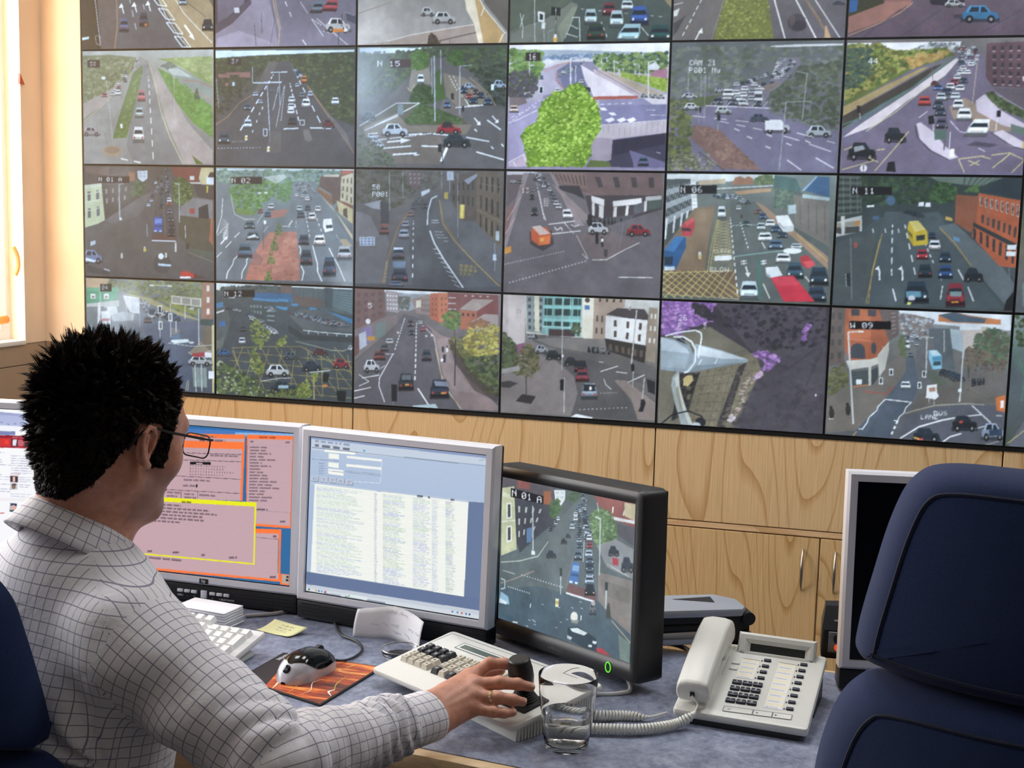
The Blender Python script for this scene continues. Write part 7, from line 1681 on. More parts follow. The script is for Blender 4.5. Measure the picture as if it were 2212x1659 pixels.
@tile(2,2,'dull street with a white lane line curving past stone buildings, camera 50')
def _(p):
    p.bg('4c4640','4f4944','524c48','4a4644','42403f')
    p.fol(['3e3c2a','4a4834','565240','34321f'],380,17,20,45,420,40,480,130,420,260,260,330,200,250,20,260).f('5a4440',385,45,490,45,490,150,420,170).win('8a7c78',3,3,.4,.4,390,50,485,50,485,140,400,140).fol(['4a4538','5c564a','3c382e'],150,14,480,60,640,50,640,180,500,190)
    p.f('8e8a86',80,280,200,250,206,320,140,310).f('6a625e',20,330,70,340,130,370,190,500,240,560,230,700,210,850,20,850).f('5c5652',20,550,240,500,260,560,220,850,20,850)
    p.f('4a3c30',690,90,800,60,890,45,880,400,790,400,700,260).win('2c2620',5,2,.4,.6,700,120,870,80,870,330,700,270).f('5c4a34',880,45,1058,50,1055,600,880,470).win('241f1a',4,3,.36,.66,890,60,1055,65,1050,590,885,450).win('8c7850',5,3,.06,.7,890,60,1055,65,1050,590,885,450).l('7a6444',8,880,320,1055,410).l('6c5a40',6,890,130,1055,160).f('8a8e94',790,110,880,60,885,80,820,140).l('d4a82c',44,778,285,775,385).l('f0d860',20,778,285,775,385).f('b8962c',650,195,678,195,675,245,650,240).f('a8b0b4',668,45,715,45,718,110,670,110)
    p.f('56524e',620,250,700,260,760,400,880,420,1055,600,1050,850,940,780,720,540,640,380).f('4c4a48',250,850,240,640,340,400,470,260,560,200,620,200,600,260,650,440,780,610,1050,870,780,880)
    p.f('3c3a38',440,260,600,220,540,380,560,520,780,880,430,870,400,600,al=.5)
    p.l('dcd8cc',11,600,222,560,240,535,330,530,430).l('dcd8cc',12,548,470,580,560,650,680,785,880).l('a8823c',9,615,250,640,420,720,540,850,680,960,790,1045,870).l('8c6c34',5,620,260,655,420,735,540).l('7c5a34',14,210,850,260,640,330,430,400,340).l('b8a068',4,232,850,250,680).l('b8a068',4,222,850,240,690)
    for i in range(9): p.l('c4c0b4',5,570+i*19,600+i*32,610+i*19,605+i*34)
    p.d('dcd8d0',8,9,.4,432,400,425,850,1.5)
    for x,y,w_ in ((585,375,12),(585,395,50),(590,412,60),(612,478,60),(622,500,70),(640,520,80),(665,545,30)): p.d('c8c4b8',8,5,.6,x-w_/2,y,x+w_/2,y+3)
    p.txtrows(['8c7434','7a6830'],760,710,900,790,28,(16,26),10,.8,.8,sk=.1)
    p.car(335,790,110,90,'2c3038','r').f('5c707c',285,690,380,690,372,735,290,735).car(325,630,80,90,'3c4044','r').f('c4ccd0',290,590,360,592,358,606,292,606).car(365,495,72,66,'8a8f92','r').car(375,425,54,50,'7a7e82','r').car(410,350,44,40,'7c5c4c','r').car(430,300,36,30,'4a4c50','r').car(515,290,36,40,'3a3638','f').car(310,850,100,40,'54606c','r')
    p.row(['6c7058','5a5c54','7c7e70'],5,480,240,450,270,40,20,60,26,'s').f('c8ccc8',485,190,545,170,550,190,490,225).f('7c4034',190,420,255,420,258,490,195,490).f('2c2c2e',195,260,255,270,260,420,200,420).car(225,465,64,60,'6a3a30','r')
    for x0,y0,y1,w in ((260,45,330,7),(355,45,240,5),(745,60,520,5),(688,60,200,6),(1008,560,760,6),(630,45,180,4)): p.l('8c8e8c',w,x0,y0,x0+2,y1)
    p.f('a8b0b8',48,515,158,515,158,578,50,578).win('5c6470',4,3,.6,.5,52,518,156,518,156,576,52,576).f('a8aca8',1015,475,1040,475,1040,545,1015,540).f('b8c0bc',995,640,1020,640,1020,685,995,685)
    p.haze('7c766e',.28,.06).tx(140,138,'50',36,'d8d4cc',None,.9).tx(140,190,'P001',36,'d8d4cc',None,.9); p.nz(.022)
@tile(2,3,'street corner with pale shopfronts and an orange lorry, camera 13')
def _(p):
    p.bg('6a6266','665f63','625c60','5f595d','605a5e')
    p.f('c8ccd0',1085,45,1300,50,1280,80,1085,75).f('5c5054',1085,70,1230,70,1200,180,1085,300).f('7a5a54',1070,330,1230,190,1170,330,1090,560,1065,560).f('8c8084',1200,60,1400,55,1600,380,1640,440,1380,440,1330,200,1290,190,1250,280,1100,560,1070,720,1065,560).f('605a5e',1240,60,1390,60,1490,260,1560,420,1660,680,1065,880,1065,640)
    p.f('6c5450',1400,55,2195,60,2195,230,1840,250,1740,240,1600,190,1450,130).f('7a5c56',1400,55,1640,58,1660,180,1560,150,1450,120).win('3c3434',8,1,.3,.7,1410,60,1640,60,1660,170,1450,120).win('3a3234',4,1,.3,.7,1660,70,2180,80,2180,180,1700,180).win('9c7c6c',9,1,.08,.9,1400,55,1660,58,1660,190,1440,130).l('8c746c',8,1600,190,1740,240,1840,252,2195,228)
    p.f('2c2a2c',1450,150,1600,150,1640,250,1560,210,1460,180).f('3a3236',1640,220,2195,220,2195,320,1900,420,1780,400,1680,380).f('e4e4e2',1685,222,1780,250,1778,300,1688,265).f('ecebe8',1840,262,2045,240,2048,282,1840,302).f('b8bab8',2075,230,2190,222,2190,250,2075,262)
    p.f('dcdad6',1740,290,1775,300,1770,390,1740,380).f('d8d6d2',1845,305,1870,303,1862,400,1840,398).f('dcd8d4',1935,295,1955,293,1945,380,1925,385).f('d4d2ce',2065,262,2085,262,2080,335,2062,340).f('d8d4d0',1690,268,1710,274,1710,370,1690,360).f('4c5054',1990,290,2060,270,2060,340,1990,360).f('405048',2090,262,2190,250,2190,310,2090,330)
    p.f('8a7a78',1400,130,1470,180,1700,400,1650,430,1580,360).f('4a484a',1640,400,1990,360,1960,440,1860,480,1680,470).row(['1c1c20','2c2a30','3a3438'],12,1660,400,1970,420,16,60,16,60,'s',1,12).f('5e585c',1800,440,2195,320,2195,560,2000,640)
    p.f('6a5c5c',1575,505,1800,470,2030,560,1930,610,1790,685,1700,680,1650,640).l('c8c0bc',6,1578,505,1660,670).l('d8d4d0',7,1690,682,1790,684,1930,608,2030,562)
    p.l('e4e2e0',8,1380,428,1570,405).l('e4e2e0',8,1395,498,1610,475).l('dcdad8',6,1490,415,1560,495).l('dcdad8',8,1420,445,1440,470,1470,450,1480,475).l('dcdad8',7,1540,430,1570,445,1600,430).d('d4d2d0',7,24,.4,1070,712,1500,620).d('e0dedc',8,24,.4,1100,845,1660,688).l('dcdcd8',8,1875,808,2120,812).l('d4d0cc',6,1620,640,1660,680)
    p.l('d8d6d4',9,1310,190,1340,340,1360,400).d('e4e2e0',7,10,.6,1295,130,1350,400).txtrows(['d0cecc'],1345,240,1395,300,16,(10,16),6,.6,.8)
    p.row(['e4e4e4','3a3c40','c8ccd0','8a8e94'],22,1280,60,1350,150,18,14,30,24,'f',1,40).row(['dfe0e0','4a4c50','b8bcc0'],8,1360,130,1450,300,26,22,44,40,'f',1,4).car(1515,355,70,70,'e8eaea','f',-.2).car(1262,230,34,40,'2c2e30','f').car(1280,335,46,60,'34383c','f').car(1268,178,26,30,'6c7074','f').car(1130,120,50,24,'b8bcc0','s').car(1175,120,30,30,'54504e','f')
    p.f('2a2226',1245,480,1400,470,1420,570,1340,620,1250,570,al=.7).f('c24a24',1255,480,1270,445,1370,450,1400,500,1390,570,1310,580,1258,540).f('dfdcd4',1262,446,1320,436,1395,495,1320,505).win('a04030',4,1,.3,1,1265,450,1320,440,1392,495,1322,503).f('e06a2c',1310,520,1395,505,1390,565,1312,578).f('f0a040',1320,530,1345,525,1345,550,1322,555).car(1735,455,140,84,'e8ebee','s').car(2022,470,160,80,'a8252c','s')
    p.f('1c1a1c',1712,480,1738,485,1735,570,1715,570).f('24262c',1752,520,1770,520,1772,590,1755,590).f('f0f0f0',1755,530,1770,530,1770,555,1755,555).f('3c3834',1775,610,1800,610,1798,665,1774,660).l('7c7478',5,1915,420,1885,600).f('d88a28',1068,595,1112,582,1116,625,1070,640).f('1e1c1e',1660,360,1690,350,1695,440,1662,440).l('c8a8a4',6,1085,400,1160,270,1180,230).l('b49490',9,1070,500,1140,380)
    p.haze('8c8488',.16,.04).f('5a3a36',1175,160,1255,160,1255,205,1175,205,al=.25).tx(1188,165,'13',36,'dcd8d4',None,.9); p.nz(.02)
@tile(2,4,'yellow box junction with red and blue buses, marked N 06')
def _(p):
    p.bg('6c7c78','5e645e','585c56','565a54','505650')
    p.f('d8e0e0',55,30,720,30,720,60,400,80,55,70).f('b8a484',250,70,420,60,420,90,260,100).f('a86c4c',460,90,480,55,510,45,540,60,560,45,590,60,590,95,460,100).fol(['5c7040','6c8048','4a5c38'],100,13,600,90,620,45,700,40,720,90).l('d4d8d4',8,290,125,710,105).l('5c605c',7,300,135,710,115).f('bc9068',470,140,600,125,700,120,700,140,500,160)
    p.f('4a5450',720,70,840,70,880,150,1055,180,1040,560,840,390,830,250,720,240).f('6c655c',830,160,1055,190,1050,480,840,360).win('554f48',4,1,.12,.9,850,190,1050,220,1050,460,850,340).f('2c5484',885,130,975,50,1055,55,1055,180).f('8cb0c8',885,135,975,48,985,50,900,140).f('3c5c58',720,40,850,60,885,130,830,150,720,110).f('a8c0c4',890,155,1055,180,1055,200,890,180).fol(['4c6050','5c7258','3e5044'],130,12,720,120,830,140,830,240,720,240)
    p.f('3c4444',45,60,210,60,230,290,45,480).f('8a949a',45,130,210,85,215,110,45,170).f('98a2a8',45,210,215,150,215,180,45,250).f('909aa0',45,300,215,220,215,250,45,350).win('c8d0d4',14,1,.12,1,48,110,210,75,212,240,48,330)
    for x in (50,100,145,180): p.f('dfe6e8',x,330-x*.4,x+14,325-x*.4,x+2,470-x*.8,x-8,475-x*.8)
    p.f('e8ecec',205,30,235,30,250,285,215,290).win('b8c0c0',1,9,.6,.3,208,60,236,60,246,285,216,285)
    p.f('7c6248',45,480,230,240,360,230,320,400,290,630,45,640).f('8a6e50',150,420,240,260,350,240,280,620,120,620,al=.6).f('686858',350,260,445,240,470,560,460,640,310,640,330,400)
    p.f('545c58',445,200,600,200,850,420,1040,600,1040,820,480,790,470,560).f('a07c60',600,200,660,230,850,390,1040,540,1040,620,840,430,680,300).l('d4b850',5,850,400,1040,570).f('6a5440',35,640,470,620,500,790,35,770)
    for i in range(11): p.l('c8b45c',6,35+i*44,630,35+i*44-220+i*12,790); p.l('c8b45c',6,-170+i*50,625,60+i*50,795)
    p.f('545c58',480,620,700,600,760,820,505,795).l('b8a870',5,35,768,500,800).l('d0bc64',5,35,640,460,625).l('c8b458',5,370,310,325,500,305,630).l('c8b458',5,380,310,340,500,320,630)
    for i in range(13): p.l('b4a468',4,365-i*3,320+i*18,440+i*1.6,335+i*18); p.l('b4a468',4,440+i*1.6,320+i*18,365-i*3,340+i*18)
    p.tx(345,495,'CLEAR',22,'e0d8b4',None,1.1).tx(320,605,'SLOW',28,'e8e4d4',None,1.2).d('e8ece8',9,15,.55,448,300,490,790,1.4).d('e4e8e4',8,8,.5,510,330,560,500,1.2).l('e8ece8',10,540,600,555,650).f('e8ece8',535,640,568,638,556,668).l('e4e8e4',8,645,705,685,795).l('e4e8e4',8,900,660,950,720).l('e0e4e0',8,640,450,660,490)
    for x in (510,630): p.l('e8ece8',7,x,570,x+36,565).l('e8ece8',7,x,585,x+38,580).l('e8ece8',7,x+18,560,x+20,590)
    p.row(['3c5468','b8c8cc','dfe8ea','2c4450'],26,380,160,460,180,20,16,26,20,'f',1,60).row(['dfe8ea','4a6474','a8b8bc'],7,490,180,540,205,24,18,32,24,'s',1,30)
    for a in ((396,268,50,78,'d4e4e8'),(500,240,30,28,'dfe4e4'),(545,335,44,36,'3c4c50'),(617,262,40,30,'7c4c44'),(648,290,46,40,'3c587c'),(637,355,54,46,'b8c8cc'),(692,335,60,46,'e4ecee'),(660,420,86,56,'dfe8ea'),(725,370,60,44,'34506c'),(765,405,60,40,'2c3c4c'),(725,465,90,60,'4a6480'),(770,550,90,60,'dfe4e4'),(840,625,100,100,'2c4c5c'),(985,660,110,110,'1e3040'),(970,770,110,90,'24344c'),(850,475,70,30,'b8c4c8'),(560,745,110,110,'bcd0d8'),(517,290,14,20,'7a3030')): p.car(*a,'f')
    p.f('b8262c',870,540,920,530,965,590,920,615,880,590).f('e04048',885,570,950,565,965,590,920,612).f('eef2f2',725,290,800,285,835,350,832,385,775,390,740,340).win('3c4a50',5,1,.7,.3,745,320,780,360,780,385,745,350).f('c8d0d0',775,355,832,350,832,385,776,388).f('c03038',150,340,215,300,232,320,225,370,205,415,150,410).f('e0484c',165,330,215,300,230,318,180,350).f('3c2428',150,360,205,365,205,385,150,380)
    p.f('1c4c84',40,510,110,415,175,420,175,480,110,620,40,625).f('2c6cb0',40,500,110,412,165,418,100,510).f('12283c',40,540,95,540,90,590,40,590).f('c4d4dc',40,600,105,600,105,622,40,625).f('dc2438',690,665,830,655,960,815,770,815).f('f04454',700,668,820,660,870,710,730,720,al=.5).f('dfe8ea',660,605,735,600,765,655,690,670,665,650).f('98a8b0',665,640,690,655,690,670,668,660)
    p.l('7ca8a0',8,465,540,620,520,880,490).e('e8f0ee',825,505,58,18).f('eef2f0',350,535,450,530,458,552,440,562,350,565).f('3c6a60',612,550,632,550,634,800,612,800).f('a8bcc0',800,225,850,222,850,275,802,280).f('e8ece8',250,510,268,510,270,550,250,550).f('e0c878',250,530,268,530,270,555,250,555).l('b8c8c4',4,455,350,540,345,610,345)
    p.haze('b8ccc8',.16,.04).tx(145,108,'N 06',38,'e8e8e4',('1e2022',8,8,222,44)); p.nz(.022)
@tile(2,5,'dark street with a yellow bus and red brick terrace, marked N 11')
def _(p):
    p.bg('24302e','2e3838','3a4242','40474a','3e4444')
    p.f('4c5650',1065,45,1240,50,1240,270,1065,290).win('2c3430',1,6,.96,.5,1065,50,1235,55,1235,270,1065,280).win('6c746c',4,1,.1,1,1065,50,1235,55,1235,270,1065,280).f('1e2a24',1240,45,1380,45,1380,200,1240,230).fol(['243424','2c4028','1c2a1e','365030'],330,15,1240,50,1640,60,1650,210,1240,220).tree(['26401f','33522a','3f6234','1c3018'],160,12,1640,190,1670,100,1740,75,1810,120,1810,190,1720,210).f('5c6c60',1640,50,2100,55,1950,110,1840,100,1700,80).win('3a4840',6,1,.3,1,1840,55,2080,55,1980,110,1840,110).fol(['4a6a34','3c582c'],60,11,1850,140,1940,100,1940,145)
    p.f('b8bcb8',1062,325,1240,285,1240,390,1062,420).f('3a3c3a',1070,360,1225,350,1225,385,1120,400,1070,390).f('8c8878',1062,335,1230,315,1230,345,1062,362).f('b87c3c',1195,320,1230,316,1230,345,1195,350).f('26302e',1065,300,1110,290,1110,320,1065,330).f('c8c8c0',1112,290,1135,288,1135,420,1115,420)
    p.f('3a4648',1065,420,1240,380,1330,300,1700,260,1780,350,2000,560,2160,660,2160,860,1050,830).f('414c50',1250,830,1380,260,1700,270,1900,600,2100,850).f('566064',1700,350,1800,330,2090,600,2160,700,2120,840,1900,590).f('424a4a',1062,460,1330,380,1250,830,1062,820)
    p.f('8c4a30',1805,160,1940,170,1930,320,1900,390,1800,330).f('222c34',1940,150,2110,50,2190,55,2190,190,1960,140).f('b4502c',1940,150,2190,195,2180,600,2070,590,1900,410,1930,320).win('e0d8d0',8,1,.42,.9,1940,165,2190,220,2190,300,1940,225).win('4a4040',8,1,.3,.8,1942,165,2190,220,2190,300,1942,225).win('3a3430',7,1,.45,.8,1950,270,2180,350,2170,430,1950,330).f('2a2c2c',1910,325,2180,460,2175,490,1910,350).win('2c2a2a',7,1,.4,.9,1900,350,2170,490,2165,590,1900,420)
    p.f('dfe4e4',2115,460,2170,460,2165,490,2112,488).f('dfe4e4',2110,500,2165,500,2162,530,2108,528).f('c8a040',1745,290,1785,300,1785,320,1745,310)
    p.l('a8843c',6,1362,395,1310,600,1260,825).l('b89440',5,1350,430,1300,620,1275,825).l('b08c3c',7,1710,360,1800,450,1900,590).d('dfe6e8',9,6,.6,1425,340,1418,680,1.3).d('dfe6e8',9,5,.55,1500,340,1570,680,1.2).d('d4dcdc',9,4,.5,1620,450,1680,590).l('dfe6e8',9,1425,730,1445,808).l('dfe6e8',8,1728,710,1715,795).l('dfe6e8',9,1880,715,1915,805).l('dfe6e8',9,1820,610,1855,675).l('a8b4b4',6,1710,620,1720,680)
    for x in (1345,1485): p.l('e8eef0',12,x,680,x,625,x-8,600).f('e8eef0',x-28,612,x-4,590,x-2,618)
    for x in (1385,1465,1310): p.l('dfe6e8',7,x,390,x-6,365)
    p.f('c8a820',1515,360,1525,320,1580,315,1635,380,1640,460,1550,470,1520,410).f('d8c464',1525,320,1580,315,1625,370,1560,385).f('b89818',1515,365,1548,395,1550,470,1520,420).win('2c3230',4,1,.7,.8,1518,372,1546,400,1546,430,1520,395).f('26302e',1568,408,1620,400,1620,432,1570,438)
    p.car(1680,465,70,62,'dfe8ec','r').car(1605,520,70,60,'a8242c','f').car(1743,535,70,64,'22344c','f').car(1622,620,80,80,'1e2c38','r').car(1745,625,84,80,'22447c','f').car(1915,640,110,80,'1c2830','s').car(1665,405,44,40,'24344c','r').car(1570,750,140,130,'1e3444','f').f('5c90a8',1505,745,1595,745,1600,780,1510,785).car(1805,765,110,140,'8a2430','r').f('7a9494',1770,745,1845,745,1840,775,1775,775).f('d8a030',1780,805,1825,805,1825,815,1780,815).e('c8ccd4',1540,790,22,20).f('2c2c40',1520,800,1560,800,1555,830,1520,825).f('d8e060',1515,810,1540,815,1530,830,1512,828)
    p.f('dfe6e8',1585,205,1615,205,1615,230,1580,230).f('dfe6e8',1625,208,1655,208,1655,232,1622,232).l('e4ece8',15,1270,230,1315,228).e('3c5878',1415,195,28,30).f('3a5474',1305,290,1345,285,1342,310,1305,312).f('5c8cb8',1790,410,1830,420,1830,445,1795,435).row(['2c3c48','3c4c54','24323c'],5,1510,260,1590,280,40,26,44,30,'s',1,10)
    for x0,y0,y1,w in ((1170,420,800,7),(1995,200,330,4),(2125,590,680,5)): p.l('6c7878',w,x0,y0,x0+4,y1)
    p.f('20282a',1140,640,1165,635,1168,715,1142,718).l('d0d8d8',4,1138,640,1142,720).e('a84038',1200,465,12,18).f('141618',2110,800,2140,760,2160,740,2155,860,2095,860)
    p.haze('5c7470',.10,.03).tx(1185,118,'N 11',38,'e8ecec',('141416',10,6,238,44)); p.nz(.022)
@tile(3,0,'junction with a green shop and traffic lights partly behind the man')
def _(p):
    p.bg('5c6870','606a72','565e68','4a525c','444c56')
    p.f('c49a6a',56,35,240,35,240,110,56,110).fol(['55622c','616e30','6e7a3a','485426','7c864a'],460,16,240,50,1050,60,960,250,880,360,700,260,560,180,400,160,250,110).f('a09860',340,150,560,190,760,290,980,370,900,380,700,300,500,210).f('7c8430',620,190,880,270,960,330,800,290)
    p.f('2c8a58',58,110,315,110,315,270,58,240).f('3ca46c',58,110,315,110,315,140,58,140).win('e4ece4',2,1,.36,.5,58,140,270,140,270,220,58,220).win('8a5048',2,1,.2,.25,58,150,270,150,270,220,58,220).f('b8bcb8',58,240,320,210,320,260,215,270,58,270).f('606a6c',58,265,200,260,180,420,58,430).f('e8ecee',150,230,168,230,165,400,145,400).f('e4ecf0',175,300,250,295,250,400,180,405).f('b86060',180,360,245,355,245,375,180,380).f('dfe8ea',220,260,300,260,310,330,230,340).f('a8b4b8',250,330,350,300,440,320,430,370,270,380)
    p.f('e8ecf0',350,170,480,190,480,315,410,310,370,240).f('d4dce4',415,195,478,195,478,312,415,308).f('54606c',480,190,560,260,760,320,1000,380,1050,560,900,640,840,920,560,700,400,420,480,320)
    p.row(['dfe6ea','3c5478','b8c8d0','2c3440','eef2f4'],11,510,220,600,330,40,30,60,44,'s',1,22).row(['3c5478','eef2f4','2e3a48','a8b8c8'],7,600,300,760,340,70,40,90,60,'s',1,12).car(545,365,60,50,'4a4238','r')
    p.f('d4d0c0',730,170,960,195,960,260,730,235).win('8c8c7c',3,1,.85,.8,732,172,958,198,956,258,732,232).f('aeb4b0',880,260,905,260,905,285,862,280).f('946048',970,60,1050,65,1050,360,960,350).win('e4e0d0',1,3,.4,.5,985,70,1040,70,1040,340,985,340).f('2c403c',950,355,1050,355,1050,410,955,400).f('6a5c48',970,410,1050,410,1050,600,970,560).f('d4c884',1040,400,1058,400,1058,930,1045,930)
    p.f('4a5468',500,400,950,370,930,560,870,920,700,920).f('707074',720,420,800,440,780,480,720,480).f('8a7c64',870,610,960,530,1045,620,900,640).l('d8d4c4',6,860,615,900,640,1040,600)
    for x,y in ((640,285),(722,345),(645,410)): p.f('e8f0f0',x-16,y-35,x+16,y-35,x+16,y+30,x-16,y+30).f('1c2428',x-9,y-26,x+9,y-26,x+9,y+22,x-9,y+22)
    for x0,y0,y1,w in ((640,320,520,6),(722,230,500,6),(765,370,460,9),(835,250,355,9),(940,270,560,10),(480,200,420,5),(168,90,420,6),(378,240,330,6)): p.l('c8ccc8',w,x0,y0,x0+2,y1)
    p.l('b8c0c0',6,570,92,720,96).l('eef4f4',12,560,90,590,92).l('eef4f4',12,700,96,735,98).l('dfe6e6',9,640,54,670,55).l('dfe6e6',9,768,54,798,57)
    p.f('d4e4e4',730,520,860,512,870,535,760,550,725,535).e('cfd8d8',885,540,20,9).l('c8d0d0',5,700,545,900,570,1050,555).f('4a6c88',725,490,800,475,800,510,735,510).car(950,680,180,70,'e0e6ea','s').f('b02c34',890,625,1010,610,1000,650,890,650).f('e8ecf0',985,615,1040,615,1040,655,985,655)
    p.f('7c8c88',890,735,1000,735,1005,890,900,885).l('d0d8d4',8,912,710,920,925).l('d0d8d4',8,960,710,965,925).win('a8b4b0',4,5,.08,1,892,735,1000,735,1005,885,900,885).f('e8ecf0',1015,760,1058,760,1058,820,1015,820).l('c8b888',6,840,920,850,850,865,835).l('c8b888',6,855,920,862,850)
    p.haze('c4ccd0',.22,0).glow('eef2f2',.5,330,270,180,190).tx(182,92,'04',34,'e4e4e4',('3c3c3a',14,10,78,50),.85); p.nz(.022)
@tile(3,1,'big yellow hatched junction beside a full car park, marked N 12')
def _(p):
    p.bg('4a5458','3c4446','3c4246','3a3e40','383c3e')
    p.f('dfe8ec',1065,60,2148,95,2148,135,1700,110,1400,90,1065,120).fol(['3c4a48','4c5a54','5a5450','2e3a38'],180,12,1065,110,1280,90,1580,100,1580,140,1065,160).f('6a544c',1580,80,1670,85,1670,160,1580,150)
    p.f('4a585c',1740,115,2148,130,2148,330,1900,280,1740,200).win('5c7c84',1,8,1,.4,1990,140,2148,150,2148,320,1990,260).win('2c3a40',9,1,.1,1,1750,125,1930,130,1930,240,1750,190).f('3a464c',1930,115,2000,120,1990,280,1930,270).f('5a4a44',1680,170,1900,200,1930,270,1700,250)
    p.f('2c5c8c',1370,150,1660,160,1680,230,1370,200).f('3c84b8',1360,190,1560,205,1560,225,1360,208).f('3c84b8',1560,195,1640,205,1640,225,1560,220).f('3c80b4',1540,255,1640,265,1630,290,1540,280).f('3478ac',1900,280,2148,360,2148,400,1920,310).f('347cb4',1665,235,1720,240,1720,255,1670,255).f('347cb4',1810,265,1870,275,1860,292,1810,290)
    p.f('3c4648',1320,230,1440,230,1640,300,1640,420,1750,500,1480,370,1330,320).win('6c7c80',4,2,.6,.5,1330,235,1435,235,1435,330,1340,320).win('8a9ca0',1,3,.8,.25,1460,280,1540,280,1540,390,1460,380).f('505658',1650,330,1730,280,1930,290,2148,400,2148,460,1760,440)
    p.row(['dfe8ec','8aa4b8','3c5878','c8d4dc','5c6c78','a84038'],120,1700,310,2060,410,26,14,40,20,'s',1,60).row(['dfe8ec','5c84b0','8a9ca8'],16,1480,260,1520,300,26,12,30,14,'s',1,26)
    p.f('3c4448',1065,560,1160,380,1150,250,1240,230,1480,370,1760,500,2148,520,2148,1000,1065,940).f('4a5050',1065,250,1150,250,1180,380,1120,560,1065,580).f('485050',1065,380,1140,400,1110,520,1065,540).f('2c5c9c',1090,370,1138,370,1138,410,1090,410).f('3c78a8',1065,230,1120,220,1125,260,1065,270).f('dfe4e4',1065,300,1130,280,1130,292,1065,312).win('a8a480',6,1,.2,1,1065,520,1130,490,1120,570,1065,600)
    p.l('c8d4d0',8,1760,445,1900,460,2148,480).win('c8d4d0',5,1,.08,1,1765,445,2140,480,2140,500,1765,470).f('2c3234',1640,400,1760,480,2148,500,2148,540,1740,520,1640,450).l('a8a890',5,1700,530,1980,600,2080,605,2148,570)
    Y = '9c8a44'
    for i in range(9): a = i*115; p.l(Y,6,1200+a,590-i*2,1330+a*1.25,960); p.l(Y,6,1280+a*.9,570+i*8,1120+a*1.15,960)
    for i in range(6): p.l(Y,5,1200-i*30,610+i*66,2148,690+i*70)
    p.l(Y,6,1190,580,1450,570,1740,570,2148,780).l(Y,7,1195,600,1240,720)
    p.row(['eef2f4','dfe4e8','3c5878','b8c4cc'],10,1310,320,1420,380,40,24,50,28,'s',1,24).row(['eef2f4','e4e8ec','c8d4dc'],6,1450,410,1540,460,50,28,60,36,'s',1,14).row(['54606c','c8d0d8','3c4854'],5,1160,270,1260,290,40,22,30,20,'s',1,8).car(1280,430,50,44,'3c4450','r').car(1272,525,54,54,'c8d4dc','r').car(1130,615,110,54,'3c6ca8','s').car(1665,640,120,60,'54666c','s').car(1895,610,110,54,'6a2c30','s').car(2060,700,120,74,'b02834','s').car(1830,720,150,80,'2a3c48','s').car(1555,755,180,90,'eef2f4','s').car(1600,885,200,100,'30404c','s').f('a0b8c4',1560,870,1640,870,1640,895,1560,895).car(2135,585,40,44,'e4ecf0','s')
    L = ['6c7a2c','7c8a34','8a963c','5a6a28','98a04a','4a5a24']
    p.l('4a4a28',7,1330,920,1390,780,1410,600,1420,440).l('4a4a28',5,1400,720,1560,580,1620,500).fol(L,190,12,1330,400,1390,350,1430,400,1500,460,1480,520,1420,600,1450,760,1400,800,1330,740,1360,560).fol(L,60,11,1540,580,1560,520,1630,480,1620,550).fol(['3c4c28','4c5a30','586a34','2e3a22','6c7a3c','b0b48c'],300,15,1065,680,1180,720,1330,780,1440,900,1480,960,1065,930).fol(L,130,12,1700,960,1720,860,1790,830,1830,930,1800,970).fol(L,50,10,1820,790,1880,770,1860,850,1830,830).l('b09c5c',12,1845,980,1842,800).fol(['6c7434','58622e'],90,12,1480,910,1700,900,1800,970,1480,960)
    p.l('dfe4e0',7,1810,772,1975,755).l('dfe4e0',6,1425,838,1580,815,1660,815).f('15191a',1920,770,1965,780,1955,850,1910,840).e('c87830',1930,875,22,12).f('15191a',2020,910,2100,915,2090,1000,2030,990)
    p.l('c8d4dc',12,1080,70,1085,130).f('e4ecf0',1065,65,1095,66,1095,130,1065,125).l('e8f0f0',8,1165,185,1215,188).haze('7c98a0',.12,0).tx(1132,138,'N 12',40,'eceeee',('141618',4,10,242,46)); p.nz(.025)
